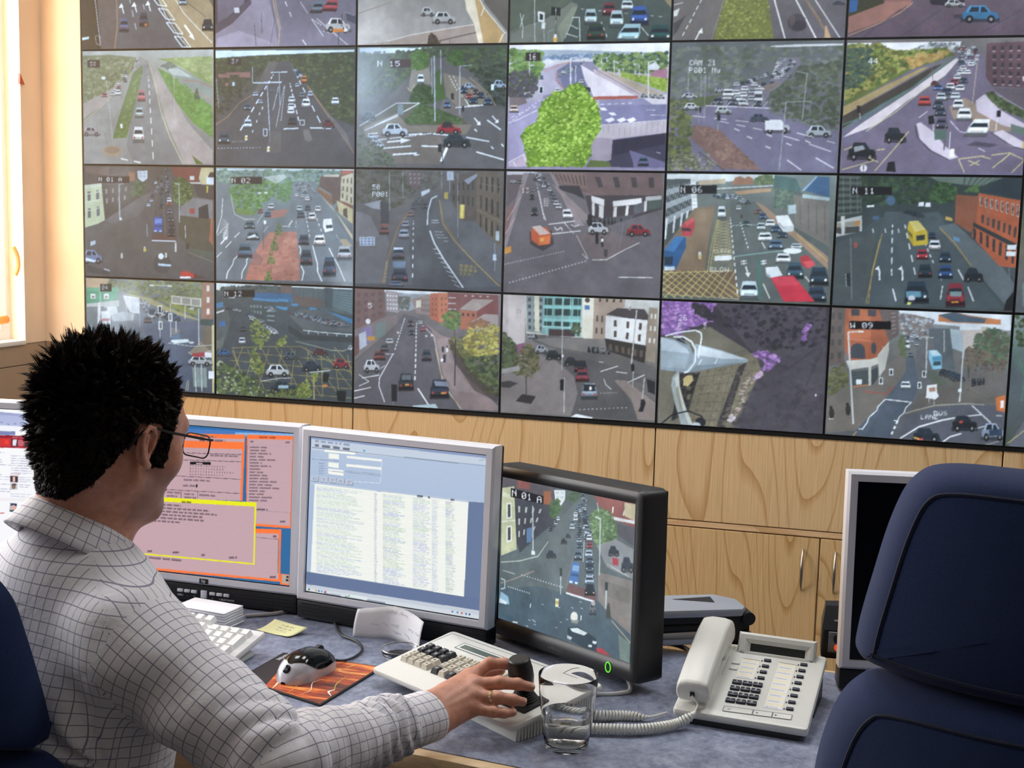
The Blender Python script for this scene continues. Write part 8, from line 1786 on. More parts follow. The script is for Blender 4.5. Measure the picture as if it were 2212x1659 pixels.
@tile(3,2,'four lane road with red brick blocks and autumn trees, camera 5')
def _(p):
    p.bg('7c6e6c','66605e','5a5658','545054','504e52')
    p.f('dce4ea',235,45,1055,75,1055,95,560,90,240,70).f('8c969c',340,80,560,85,560,150,420,200,340,200).fol(['4c5048','5c6058'],70,12,330,110,420,100,410,190,340,190).f('6c4e4a',30,40,240,45,250,240,30,330).win('5a403e',4,4,.5,.5,35,60,235,60,240,230,35,300).f('9a8e90',250,55,335,70,340,215,255,200).win('dfe4e6',4,4,.5,.4,252,80,334,85,336,200,256,195).f('8c7870',430,120,560,85,560,230,470,220).f('d8d0b4',465,130,500,125,500,175,465,180).win('5c5450',4,3,.4,.5,500,110,560,105,560,220,500,210)
    p.f('b4583a',565,80,720,75,730,240,640,290,560,250).win('6a3a30',3,4,.3,.4,570,100,640,95,640,260,570,240).f('c86c48',620,75,690,75,690,260,625,280).win('7a4434',2,4,.3,.4,630,100,690,95,690,250,635,260).f('7c4440',690,70,1050,90,1050,130,860,120,780,180,740,240,690,240).win('e0dce0',1,4,.9,.14,690,90,750,90,750,250,690,250).win('d0c8cc',4,1,.3,.3,790,80,1000,90,1000,120,790,110).f('a8948a',775,190,870,120,1020,125,900,205).f('b05c40',780,195,895,205,900,270,850,330,775,330).win('3c302c',3,1,.4,.5,780,205,890,210,890,255,780,250).f('7c3c38',895,205,1050,110,1050,230,940,230,900,270).f('a89890',850,280,950,225,1050,230,1050,330,900,360)
    p.f('7a6c6a',30,330,250,240,330,230,330,290,200,400,30,540).f('6c8078',180,290,250,270,250,370,180,390).f('7c6c9c',70,330,150,300,160,400,75,470).f('b8c0d0',60,360,110,340,115,440,65,470).f('c88a2c',118,378,172,374,174,405,120,408).f('6a4440',25,380,60,370,60,490,30,520).e('e4e8ea',125,272,17,19)
    p.f('555156',30,780,120,500,330,290,370,220,480,250,580,340,600,460,650,680,780,890,25,850).f('605a5c',25,560,190,420,340,280,370,300,240,520,25,700).f('8a7470',480,250,640,370,720,400,700,520,800,640,1050,870,1050,905,780,890,660,680,600,440,570,330).f('a08c88',610,400,700,390,760,640,900,780,740,760,660,640,al=.5)
    p.d('e8e8e8',9,14,.6,385,250,310,480,1.5).l('e4e4e4',8,300,500,205,665,200,720,240,835).d('e8e8e8',9,16,.62,468,270,455,700,1.7,12).l('eee',11,475,740,550,855).l('d8d4d0',5,480,270,590,380,610,480,650,690,780,890).l('b8a070',7,600,460,640,640,700,780,790,890).l('e8e6e4',8,80,665,205,645).l('e8e6e4',8,25,755,145,730).l('e8e6e4',8,25,805,100,788).l('e4e2e0',6,60,640,130,690,60,720).l('e4e2e0',5,250,500,310,500).l('e4e2e0',5,210,600,245,580)
    for x,y in ((335,350),(535,375),(575,370)): p.f('ecebea',x-8,y-6,x+10,y-2,x,y+12)
    p.car(150,580,110,84,'eef0f2','s').car(205,510,80,64,'6a3430','r').car(240,455,56,50,'4a5054','r').car(275,412,54,40,'c8ced0','r').car(425,285,40,50,'4a3c40','f').car(432,350,44,40,'3a4044','f').car(495,283,30,26,'c4d8d4','r').car(515,325,36,34,'b05058','r').car(465,265,24,20,'6a6e74','f').car(538,510,66,80,'343c40','r').car(392,695,104,116,'24282c','r').f('5c646c',362,645,425,645,428,680,360,680).car(630,745,130,130,'262c3c','r').f('7a8494',590,690,680,695,690,730,600,725).f('d8882c',385,708,415,708,415,722,385,722).f('d8882c',640,768,675,768,675,782,640,782).f('a8c0c0',440,860,600,850,620,882,440,872)
    p.fol(['4c6a2c','5c7a34','3c5424','6c8a3c'],150,12,640,290,660,220,720,195,775,210,780,300,720,340).l('4a3c2c',7,738,330,738,540).fol(['5c5c2c','6c6a34','4a4c28','7c7840'],170,13,690,400,760,380,840,420,880,500,820,560,720,480).fol(['9c9434','b4a83c','c8bc44','7c8030','8a6c34','d4c858'],340,14,800,400,850,320,960,280,1050,320,1050,500,980,560,860,520,790,450).fol(['3c4424','4c5830','2c3420','5c6a38'],330,16,790,540,860,520,1050,520,1050,790,960,770,860,660).fol(['8c5c3c','a46c44'],70,13,820,300,920,260,1000,290,900,330).f('3c2c24',690,400,720,400,830,600,1050,800,1040,840,880,760,740,560,al=.6)
    p.l('2c2a2c',8,745,400,738,725).f('15161a',288,710,330,712,326,830,290,830).l('888',5,300,830,302,860).f('24262c',645,450,662,450,662,490,648,490).f('2c2c34',655,505,675,505,675,560,655,560).e('eee',648,545,10,12).f('3c3438',680,445,690,445,690,480,680,480).e('eee',683,475,8,18).l('c89c4c',6,960,880,965,890)
    p.haze('a4a4ac',.16,.02).tx(125,145,'5',36,'dcdce0'); p.nz(.02)
@tile(3,3,'town square with a glass fronted building and white pub, camera 8')
def _(p):
    p.bg('c8ccc8','8a8480','68625e','625c58','5c5854')
    p.f('c8c8b8',1235,95,1730,105,1720,400,1240,360).f('7c8a8c',1240,95,1370,100,1360,360,1245,345).win('3c4448',3,5,.5,.5,1242,100,1365,105,1358,350,1246,340).f('d4d0b4',1295,95,1330,97,1335,350,1300,345).f('6ca8a4',1362,95,1640,100,1625,385,1355,365).win('1e3430',4,3,.78,.62,1365,100,1640,105,1628,330,1360,320).f('7cc4bc',1360,165,1640,175,1640,195,1360,185).f('7cc4bc',1360,255,1635,265,1632,285,1360,275).f('8acac4',1355,305,1660,318,1660,328,1355,318).win('a8dcd4',5,1,.06,1,1362,95,1640,100,1630,380,1356,365).f('3a2c2c',1400,330,1590,335,1585,385,1400,375).f('e0dcc4',1640,105,1720,108,1712,400,1640,395).f('3c6ca8',1655,165,1690,167,1690,195,1655,195).e('dcd8d8',1668,225,16,24).e('3c3834',1675,130,18,18)
    p.f('a8907c',1722,108,1945,115,1940,180,1820,230,1800,400,1715,400).win('3c342c',4,1,.3,.6,1740,110,1940,115,1935,155,1740,150).win('40382f',2,2,.3,.5,1728,215,1800,220,1795,390,1722,380).f('c4c4bc',1945,118,2100,120,2100,200,1960,170).f('3c3434',1810,230,1890,185,2080,195,2130,270,2010,265).f('8c8478',1960,195,1985,170,1985,205).f('e8e8e4',1805,240,2110,272,2090,445,1800,395).win('4c3c34',3,2,.22,.6,1830,250,2100,280,2085,440,1830,395).f('8c7c68',2115,180,2175,190,2160,570,2080,550,2100,300).win('dcd8cc',2,3,.4,.4,2120,200,2175,205,2165,460,2100,450).f('2e2824',1800,395,2095,450,2085,570,1940,535,1815,490).win('5a4c3c',6,1,.5,.6,1815,420,2085,470,2080,550,1825,490)
    p.f('5a5652',1240,360,1720,400,1810,480,2170,600,2170,760,1700,560,1300,420).f('76706a',1300,400,1440,390,1760,400,1800,480,1700,500,1420,450).f('534f4e',1290,480,1500,470,1750,560,2165,680,2165,720,1880,680,2000,860,2030,970,1560,940,1600,760,1570,650,1430,540).f('796f6a',1060,660,1280,500,1440,540,1580,660,1610,780,1560,940,1060,910).f('8a7a70',1870,690,1950,690,2165,850,2160,975,2040,965,1990,820)
    p.f('c4b8b4',1070,85,1235,90,1230,425,1150,440,1072,350).f('a89c98',1070,85,1110,86,1110,400,1072,350,al=.6).f('8a4c70',1160,440,1228,425,1225,500,1170,520).f('a898b4',1130,520,1215,500,1200,560,1130,570).fol(['3c4a2c','4c5834','2e3820','5a6038'],260,15,1062,340,1110,380,1160,440,1180,560,1150,610,1062,600).fol(['4c4c2c','5c5a34','3c3c24','6c6238'],260,13,1130,620,1180,500,1260,420,1320,500,1340,600,1280,660,1180,660).l('3c342c',9,1240,660,1240,800).f('2c2826',1165,835,1210,785,1310,800,1275,855).f('3a3634',1060,700,1120,690,1180,710,1120,740,1060,735).l('a8a098',6,1062,640,1200,600).f('8c8884',1062,610,1190,585,1195,620,1062,640)
    p.fol(['3c4830','4c5838'],60,10,1550,350,1580,290,1620,300,1630,380)
    p.car(1350,470,90,56,'c8d0d8','s').car(1440,510,110,64,'22282a','s').car(1565,555,100,60,'262c28','s').car(1630,590,90,80,'2c2428','r').car(1642,655,90,84,'80303c','r').car(1692,765,110,110,'7c8c98','r').f('1e2226',1650,715,1735,720,1730,765,1652,765).e('e8e4e0',1700,745,10,14).f('e8ecec',1560,945,1600,925,1720,950,1710,960)
    p.l('e4e2de',7,1770,628,1895,590).l('e4e2de',7,1965,705,2085,652).l('dcdad4',6,1795,680,1810,720,1850,755).l('dcdad4',7,1885,630,1960,640).l('dcdad4',6,1760,558,1790,565).d('e0deda',6,12,.4,1620,895,1980,880).d('d4d2ce',5,9,.4,1770,780,1900,775)
    p.row(['24242a','3a3a40','5c5a60','a8a4a4'],22,1680,470,1840,480,14,40,14,50,'s',1,16).row(['e4e4e8','3c3c44'],4,1260,380,1310,380,16,30,16,30,'s').f('1e1e22',2100,680,2160,700,2160,790,2110,770)
    for x0,y0,x1,y1,w in ((1500,165,1495,620,7),(2025,200,1990,580,11),(1512,670,1512,915,8),(2085,670,2070,820,8),(2008,570,2000,740,7),(1385,300,1388,390,4)): p.l('b4b4b0',w,x0,y0,x1,y1)
    p.f('17181a',1482,685,1510,680,1510,760,1484,760).f('17181a',1988,575,2012,572,2012,628,1990,628).f('1e1e22',2060,840,2085,820,2095,850,2075,910,2040,910,2055,880).e('2a2424',2068,832,10,10).e('e4e4e8',1500,518,8,12)
    p.haze('b4b0ac',.10,0).tx(1172,192,'8',36,'2c2828').tx(1175,195,'8',36,'e8e4e0',None,.85); p.nz(.022)
@tile(3,4,'grey camera bracket above paving stones and pink flowers, camera 26')
def _(p):
    p.bg('38323a','3c363c','423c40','46404a','484248')
    p.f('4a444a',350,40,1035,60,1005,830,440,790,640,420).f('6c6654',30,260,330,190,560,330,640,440,480,790,20,770)
    p.f('7a7058',200,440,330,430,600,340,640,450,450,790,180,780).f('3a3436',500,430,550,400,420,790,370,780).f('2c2826',150,470,270,460,200,700,100,750)
    for i in range(9): p.l('5a5244',4,240+i*40,300+i*8,60+i*52,780); p.l('5a5244',4,150,420+i*45,560,330+i*60)
    p.fol(['5c5642','847a60','6c6450','938868'],170,13,200,440,560,360,640,440,470,780,200,770,al=.5)
    F_ = ['8c5ca8','a06cb8','7c4c98','b47cc4','6a4488','c494d0']
    p.f('7c589c',38,30,360,45,330,150,250,190,200,180,160,240,38,240).fol(F_,320,12,38,30,360,45,340,160,220,190,150,230,38,245).fol(['2c282e','3a343a'],120,12,220,45,300,60,380,150,320,150,240,110).fol(['2c282e','38323a','443c48'],260,17,380,60,1030,70,1020,300,700,330,400,170).fol(['4a444c','524c50','3e383e','484048'],420,20,640,440,1020,250,1005,820,460,790,al=.5)
    p.fol(F_,150,11,570,340,670,330,700,350,750,370,750,400,710,420,690,450,650,450,660,390,600,360).fol(['c4a4c0','b088a8','d4b8cc'],50,9,585,490,640,450,650,480,600,505).fol(F_,45,10,890,220,920,170,940,180,920,230,910,290,890,270).fol(['a89484','b8a898','6a5c50'],90,9,480,760,440,720,470,700,520,600,500,590,550,450,600,480,540,620).fol(['e4d8dc','c8b8bc'],26,9,435,730,470,705,480,740,450,760)
    p.f('c8b070',170,500,190,480,225,480,230,510,200,545,170,540)
    p.f('2c3036',34,290,180,250,180,470,34,440).f('8a9aa4',34,250,110,262,200,300,250,380,180,465,34,445).f('b8c8d0',34,252,120,275,190,320,210,350,34,330).f('a0b0b8',34,330,210,350,180,440,34,430,al=.7)
    p.f('94a4ac',240,290,400,330,560,385,555,402,400,425,180,468,230,380).f('c4d0d4',260,300,400,336,555,384,400,380,250,360).f('6c7a80',250,420,550,400,400,430,190,470,al=.6)
    p.l('dfe8ea',11,60,245,130,225,240,210,275,225,280,250,260,375).l('dfe8ea',13,110,250,170,250,220,280,245,330,240,400,200,455,175,465).l('8c989c',6,150,262,200,290,222,340,215,400,170,455).l('e4ecee',7,280,385,262,415).l('e4ecee',7,375,380,360,410)
    p.f('9ca4a0',105,490,145,445,150,540,175,640,230,775,160,775,120,640,98,540).f('c8ccc0',118,500,140,470,150,560,190,680,230,770,205,770,150,640).f('7c6c4c',125,560,140,540,160,640,170,700,150,660,al=.6).l('1c1e22',10,40,765,110,710,200,690,280,720,300,770).e('24262a',275,755,32,28).f('c8d0d4',215,780,235,755,270,760,280,782)
    p.l('37343a',12,760,800,860,640,1020,300,al=.4).l('34303a',16,560,330,800,440,1000,300,al=.4).e('e4dce4',965,597,5,8)
    p.tx(140,118,'26',34,'d8d8dc',None,.9).tx(138,165,'P',32,'d8d8dc',None,.9).tx(290,165,'S',32,'d8d8dc',None,.9); p.nz(.03)
@tile(3,5,'high street with a bus lane and an orange brick corner, marked W09')
def _(p):
    p.bg('8a9498','6a6a64','5e5e5c','585a5e','525458')
    p.f('dfe6ea',1460,85,2140,105,2140,200,1500,150).f('5c4c44',1040,65,1140,70,1130,400,1030,420).win('443a36',2,4,.5,.5,1045,80,1130,85,1120,390,1035,400).f('a84c28',1140,70,1370,80,1400,240,1370,370,1330,390,1160,385,1130,300).f('c05c30',1160,80,1290,85,1290,250,1160,250).win('3a3438',2,1,.5,.9,1150,75,1350,80,1350,125,1150,120).e('34363c',1212,320,44,40).f('34363c',1168,320,1256,322,1255,372,1170,370).e('34363c',1308,310,16,36).f('c46038',1145,245,1290,260,1300,275,1145,262).f('5c4a44',1340,80,1460,85,1460,230,1400,270,1370,180).win('d4c8b8',1,6,.5,.1,1400,90,1455,90,1455,220,1405,240)
    p.f('cfcabc',1140,385,1290,375,1380,345,1380,385,1290,420,1160,440).f('c8c4b4',1275,400,1292,400,1290,540,1275,540).f('3c4444',1170,450,1275,440,1275,525,1180,535).f('343c3c',1292,440,1335,420,1330,510,1292,530).f('e4ecee',1200,497,1235,497,1235,525,1200,528).f('c4c0b0',1330,350,1400,270,1400,320,1370,460,1340,500).f('b8703c',1180,535,1275,525,1275,545,1180,550).fol(['5a5a30','6c6a38','4c4c2a'],140,13,1020,460,1080,430,1140,400,1150,560,1100,600,1020,600)
    p.f('6a6258',1020,610,1140,550,1300,530,1450,340,1460,230,1520,220,1500,460,1380,620,1210,800,1015,820).f('8c5040',1240,560,1370,580,1430,530,1440,545,1380,590,1250,575)
    p.f('c86c34',1700,110,1800,90,1880,110,2080,135,2080,165,1700,150).f('3c4c5c',1700,110,1800,92,1880,115,1990,130,1980,155,1790,150).f('7c6c64',1480,100,1560,110,1640,130,1660,240,1560,260,1460,200).fol(['8c949c','5c6068','b8bcc0','6c5c54'],180,12,1470,110,1660,130,1700,240,1560,290,1480,240).f('c8b8ac',1840,185,2000,175,2010,330,1850,320).f('dfe8ea',1830,170,1960,165,1960,195,1830,200).f('a8bcc4',1760,190,1840,200,1850,330,1760,300).f('4c5458',1640,190,1770,190,1800,440,1700,420,1650,300)
    p.f('5c5c5c',1560,250,1660,260,1720,440,2100,530,2100,720,1580,560).f('5c564e',1610,560,1700,470,1860,520,2090,600,2110,640,1850,640,1520,700,1560,620).f('4c5a44',1600,440,1680,440,1760,520,1680,540,al=.6)
    p.f('4a5460',1500,360,1550,350,1580,520,1540,630,1440,745,1410,850,1170,830,1370,615,1450,520,1505,440).f('404a56',1530,620,1440,760,1400,850,1250,840,1380,620,al=.6).f('50525a',1460,855,1500,710,1640,660,1800,645,2110,650,2100,900).f('5c5850',1500,700,1640,655,1850,635,1640,670,1510,715).l('b0a898',7,1495,700,1560,680,1680,650,1860,640,1980,645)
    p.l('e8ecea',8,1235,795,1265,755,1275,725,1325,680,1330,660,1375,615).l('e8ecea',8,1375,615,1535,632).l('e8ecea',8,1535,632,1500,665,1490,695,1460,720,1450,745,1425,742).d('e8ecea',15,3,.55,1450,745,1405,840).l('eceeee',11,1465,850,1580,780,1720,740,1800,725).l('e8ecec',10,1725,872,1770,840,1840,820).l('e8ecec',9,1870,715,1965,705).l('e8ecec',9,1905,650,1960,700,2020,755).l('e4e8e8',7,1895,798,1985,775).l('b8b4a0',6,1985,890,2090,862).l('c89c40',8,1175,835,1200,810).l('e4e8e8',6,1210,792,1240,797).l('dce0e0',7,2055,710,2090,712)
    p.tx(1670,685,'BUS',26,'e8ecea',None,1.25).tx(1592,708,'LANE',26,'e8ecea',None,1.15)
    p.row(['dfe6ea','3c5068','a8b4bc','54606c'],12,1580,200,1540,300,18,16,30,26,'f',1,50).car(1500,530,60,46,'e8eef0','f').car(1530,345,30,30,'5c6874','f').car(1510,290,34,54,'e4ecf0','f').f('7cc0d8',1640,320,1690,318,1720,350,1720,430,1665,435,1642,370).f('3c8cb4',1660,360,1718,355,1718,380,1662,385).f('28404c',1668,388,1715,384,1714,410,1668,412).f('c4e4ec',1645,322,1688,320,1715,350,1665,352)
    p.row(['2c3038','3c4450','54585c'],5,1740,450,1830,480,60,40,70,46,'s',1,10).car(1860,755,150,90,'22262c','s').f('c83c2c',1825,745,1845,740,1850,755,1830,760).car(1625,825,160,80,'26303a','s').f('d8a030',1548,840,1580,848,1575,858,1548,850).f('d04030',1580,850,1605,848,1605,862,1582,864).car(2035,805,140,100,'a8bcd4','s').f('2c3c54',2010,800,2090,790,2090,830,2010,835).f('d06428',2050,600,2110,585,2108,690,2055,680).f('f0e8e4',2080,620,2100,618,2100,665,2080,665)
    for x,y in ((1413,452),(1350,505),(1612,463),(1584,530)): p.f('e8f0f0',x-12,y-20,x+12,y-20,x+12,y+20,x-12,y+20).f('1c2428',x-6,y-14,x+6,y-14,x+6,y+14,x-6,y+14)
    p.f('eef0ee',1630,530,1690,522,1690,570,1702,595,1680,615,1622,605,1628,570).f('b08068',1640,545,1680,540,1682,565,1645,570).l('bbb',5,1642,610,1642,640).l('bbb',5,1672,612,1672,645)
    p.fol(['44583a','506644','3a4c34','5c7048','4e4434'],420,15,1900,340,1930,230,2020,185,2130,220,2130,330,2100,420,2000,400,1920,400).l('3c3028',8,1880,560,1885,400).l('3c3028',8,2030,500,2030,380).fol(['5c4c3c','6c5844','4c4034'],170,12,1830,400,1880,300,2000,330,2120,380,2100,450,1900,440).f('665e56',1900,450,2110,430,2110,580,2000,600,1850,540,al=.8).row(['24262c','3c3a40','dfe0e4'],6,1900,510,1980,500,16,44,16,44,'s',1,12).fol(['4c5a34','5c6a3c'],60,11,1455,330,1470,240,1500,230,1500,380)
    for x0,y0,x1,y1,w in ((1155,215,1180,765,13),(1630,245,1625,460,9),(1860,230,1828,630,10),(1365,300,1345,490,5),(1735,200,1735,330,6)): p.l('c4c8c4',w,x0,y0,x1,y1)
    p.l('c4c8c4',8,1155,216,1240,210).l('dfe4e2',14,1215,211,1248,212).l('c4c8c4',6,1595,240,1670,245).l('c4c8c4',6,1860,232,1900,226).f('e4ecec',1820,550,1842,550,1840,570,1820,570)
    for x,y in ((1050,700),(1150,680)): p.e('2c2420',x,y,16,34).e('1c1a1c',x-4,y-34,9,10)
    p.l('ddd',5,1030,735,1060,732).haze('a4b4b8',.14,0).tx(1168,158,'W 09',34,'f0f0f0',('0c0c0e',6,8,245,40),1.15); p.nz(.025)
@tile(2,6,'dark green street view at the right edge, above the other')
def _(p):
    p.bg('2c4038','4a5444','6a6450','5c5c5c','505458').fol(['3c5434','4c6440','2c4028'],200,20,2200,60,3000,60,3000,300,2200,300).f('54565a',2200,900,2500,400,2800,400,3100,900).d('ddd',10,6,.5,2650,420,2650,860); p.car(2480,640,90,80,'3c5478').car(2700,560,70,60,'b8c0c8'); p.f('6a8c80',2195,690,2240,680,2240,830,2195,830,al=.7); p.nz(.02)
@tile(3,6,'dark green street view at the right edge, below the other')
def _(p):
    p.bg('7c8c84','5c6c68','525c60','4c5456','40463c').fol(['3c4c2c','4c5c38','2e3a22'],220,20,2130,100,2900,120,2900,350,2130,300).f('5a5c64',2110,900,2400,420,2700,420,2900,950).l('4a7c5c',8,2140,240,2210,470,2190,620).l('4a7c5c',6,2150,360,2230,520).d('ddd',10,6,.5,2550,440,2520,900).car(2400,620,90,80,'8a2c30').car(2620,700,110,100,'c8d0d8'); p.l('b8a860',7,2110,880,2230,780); p.nz(.02)
# ---------------------------------------------------------------- displays of the video wall
ROWN = ['top row','second row','third row','bottom row']
def video_wall():
    back = MB()
    for (r,c),(fn,where) in sorted(T.items()):
        t = thing('video_wall_display','wall display with '+where,'display',(c*TW+TW/2,0,WALL_TOP-(r+1)*TH),0,'displays of the video wall')
        p = pic(r,c); fn(p)
        if (r,c) in ((0,0),(1,1),(2,0),(2,2),(1,2)): p.a *= np.array([1.0,1.08,1.20])   # cooler tint against the brown base colours and warm window reflection
        if r == 0: v = np.clip((0.52-np.linspace(0,1,p.H))/0.25,0,1)[:,None,None]; p.a[:] = p.a*(1-v)+(np.array([.50,.53,.53])+0.12*v)*v
        mb = MB(); b = 0.0036
        mb.box(-TW/2+0.0006,TW/2-0.0006,0.0012,0.058,0.0006,TH-0.0006); mb.build('housing',M['bezel'],t)
        screen_mesh('screen',p.out(),TW-2*b,TH-2*b,t,Matrix.Translation((0,0.0,b)))
video_wall()
# ================================================================ pictures on the desk monitors
def m1(p):
    B = 'c4a4ac'; O = 'ff7a3c'; I = ['6c5a66']
    p.bg('2c6ca4','2c689c').f('4c7cc0',0,165,1400,300,1400,240,0,100,al=.9)
    p.f('8ab4e0',900,205,1370,240,1370,262,900,232)
    # main window
    p.f(O,-400,130,980,228,958,780,-400,700).f(B,-400,155,975,265,970,290,-400,190).f(O,-400,200,975,300,972,345,-400,240).f(B,-400,245,955,350,940,780,-400,690).l('3c3440',4,300,345,955,395).l('3c3440',4,300,405,950,455).l('3c3440',4,300,540,945,602).l('3c3440',4,300,660,940,720).l('3c3440',4,465,680,465,740).l('3c3440',4,600,690,600,750)
    p.txtrows(I,560,215,830,240,30,(30,60),14,.5,.7,sk=.075).txtrows(I,610,248,960,262,30,(40,70),14,.6,.8,sk=.075).txtrows(I,700,383,945,400,30,(20,40),8,.5,.7,sk=.08)
    p.f('101018',535,436,705,447,705,470,535,460).txtrows(['c4a4ac'],585,448,650,460,30,(40,60),5,.4,1,sk=.06).txtrows(I,535,465,890,560,24,(6,9),14,.5,.75,1,sk=.075).txtrows(I,485,580,830,600,30,(30,70),10,.5,.7,sk=.08).txtrows(I,480,628,580,640,40,(40,50),10,.4,.7,sk=.07).f('181820',585,630,598,630,598,655,585,655).txtrows(I,350,680,460,720,30,(40,70),8,.5,.7,sk=.08).txtrows(I,490,700,590,735,28,(30,60),8,.5,.7,sk=.08).txtrows(I,610,712,770,730,40,(60,90),8,.4,.7,sk=.08)
    # command window
    p.f(O,995,228,1362,258,1335,1020,985,985).f(B,1005,265,1355,290,1328,1000,992,965).l('b0a0b0',4,1005,315,1350,345).txtrows(['a8442c'],1090,248,1270,262,30,(50,80),12,.5,.8,sk=.07).txtrows(I,1020,282,1060,296,30,(24,30),9,.5,.8).txtrows(I,1300,302,1336,320,30,(34,36),9,.5,.8)
    y = 330
    for i in range(18): p.txtrows(I,1018-i*.6,y,1018+p.r.choice((130,150,230)),y+8,30,(45,90),12,.42,.75,1.0,sk=.06); y += 26
    p.txtrows(I,1070,848,1190,860,40,(50,80),10,.35,1,sk=.07).txtrows(I,1252,955,1296,966,40,(40,44),10,.35,1).l('a090a0',4,1000,860,1330,890)
    # lower window
    p.f(O,0,950,1262,1025,1250,1450,0,1310).f(B,0,985,1240,1060,1236,1430,0,1290).l('6a5c68',4,1060,1085,1240,1105).txtrows(I,1198,1073,1236,1090,40,(36,38),9,.4,1).txtrows(I,40,1205,730,1220,40,(50,110),12,.4,.8,sk=.11).txtrows(I,1170,1403,1220,1420,40,(46,50),9,.4,1).f('8c8088',1236,1110,1246,1110,1240,1380,1230,1380)
    p.f(O,1255,1385,1322,1392,1320,1480,1250,1470).f('b4a8a0',1268,1392,1318,1398,1318,1465,1266,1460).f('181818',1298,1402,1316,1404,1316,1420,1298,1418).f('181818',1295,1428,1314,1430,1314,1448,1295,1446)
    # yellow window
    p.f('ecec1c',62,706,1068,798,1052,1308,30,1190).f(B,78,743,1055,832,1042,1295,47,1180).txtrows(['6a6a20'],470,765,610,785,40,(30,60),8,.4,.8,sk=.09)
    y = 790
    for i,w_ in enumerate((260,700,760,680,690,300)): p.txtrows(I,280-i*20,y-10,280-i*20+w_,y,40,(20,50),9,.36,.85,1.0,sk=.1); y += 26
    for x,yy in ((195,1170),(400,1185),(632,1212),(852,1238)): p.txtrows(I,x,yy,x+p.r.choice((46,75)),yy+12,40,(40,75),8,.42,.9)
    p.nz(.018)
def m2(p):
    p.bg('b4c4dc','a8bcd8','b0c0d8').f('7c8cb4',90,125,1120,238,1120,262,90,150,al=.75).f('c4d0e0',90,148,1120,260,1120,300,90,215)
    I = ['7c8aa8','8896b0']
    p.txtrows(I,110,155,410,170,30,(12,40),12,.4,.7,sk=.11).txtrows(['4a4c5c','8a5c4c','5c8ca8'],110,180,400,195,30,(14,60),18,.5,.7,sk=.11).l('5c6c84',3,92,200,1110,305).e('4cb4c0',397,218,7,7)
    W = 'f2f4ee'
    p.f(W,165,212,345,228,345,242,165,226).f(W,190,234,250,240,250,270,190,264).f(W,295,248,500,268,500,282,295,262).f(W,188,286,248,292,248,322,188,314).f(W,293,296,498,316,498,332,293,312).f(W,187,324,276,334,276,368,187,356).l('8c9cb0',3,188,338,276,347).l('8c9cb0',3,290,338,492,358,492,366,290,346,290,338).l('8090a8',3,90,268,250,282).l('dfe8f0',3,300,398,490,410,500,272)
    p.txtrows(I,130,290,180,360,15,(30,50),4,.4,.6,1,sk=.05)
    for x in (88,145,192,240,290): p.f('c0c8d8',x,366+x*.1-8,x+42,370+x*.1-8,x+40,402+x*.1-8,x,398+x*.1-8).l('6c7890',3,x+42,370+x*.1-8,x+40,402+x*.1-8,x,398+x*.1-8).txtrows(I,x+8,376+x*.1-8,x+34,392+x*.1-8,9,(24,28),3,.5,.7)
    p.f('c8d0dc',85,408,1105,520,1100,545,85,420,al=.6).txtrows(I,470,455,600,466,30,(40,70),8,.4,.8,sk=.1).f('687a9c',1005,515,1095,522,1075,1160,975,1085).f('64769a',60,935,980,1075,1072,1085,1068,1160,60,1010)
    p.f('f2f5ee',108,415,1003,520,978,1078,85,940)
    for cols,x0,x1 in ((['b4c0e0','c4d8c8','c0d4c4'],118,400),(['a8b4cc'],455,474),(['a8b4d8','b8ccb8'],505,640),(['b4bce0','b8d0bc','c0c4dc'],680,790),(['bcc4d8'],790,830),(['a8b0c8','b8ccb8'],870,930)):
        p.txtrows(cols,x0,428+(x0-118)*.115,x1,940+(x0-118)*.15,9.5,(14,50),5,.5,.8,1.0,sk=.13)
    for i in range(52): y = 425+i*10; p.l('d4dce0',1.5,106-i*.4,y,1000-i*.45,y+105+i*.6,al=.5)
    p.txtrows(['4a5464'],705,478,820,488,30,(30,50),30,.4,.8,sk=.1).txtrows(['4a5464'],900,500,930,512,30,(26,30),30,.4,.8)
    p.f('c4ccd8',60,1010,1068,1160,1064,1215,56,1050).f('d0d8e0',60,1030,1066,1185,1064,1215,56,1050).txtrows(['5c6c84'],160,1060,760,1075,40,(50,110),24,.4,.6,sk=.15).f('dfe8e8',300,1068,415,1085,415,1102,300,1085).f('3c9c4c',303,1074,312,1075,312,1082,303,1081)
    for x,c in ((70,'3c5c4c'),(112,'d8a040'),(128,'4c7cc0'),(145,'4ca0c8'),(165,'b04838'),(905,'5c7cb4'),(935,'4c90c0'),(960,'c86040'),(985,'3c74a8'),(1005,'30609c')): p.f(c,x,1034+(x-60)*.152,x+10,1035+(x-60)*.152,x+10,1046+(x-60)*.152,x,1045+(x-60)*.152)
    for x in (1075,1090,1105): p.l('5c6878',3,x-8,240,x,242); p.l('5c6878',3,x-8,268,x,270)
    p.nz(.012)
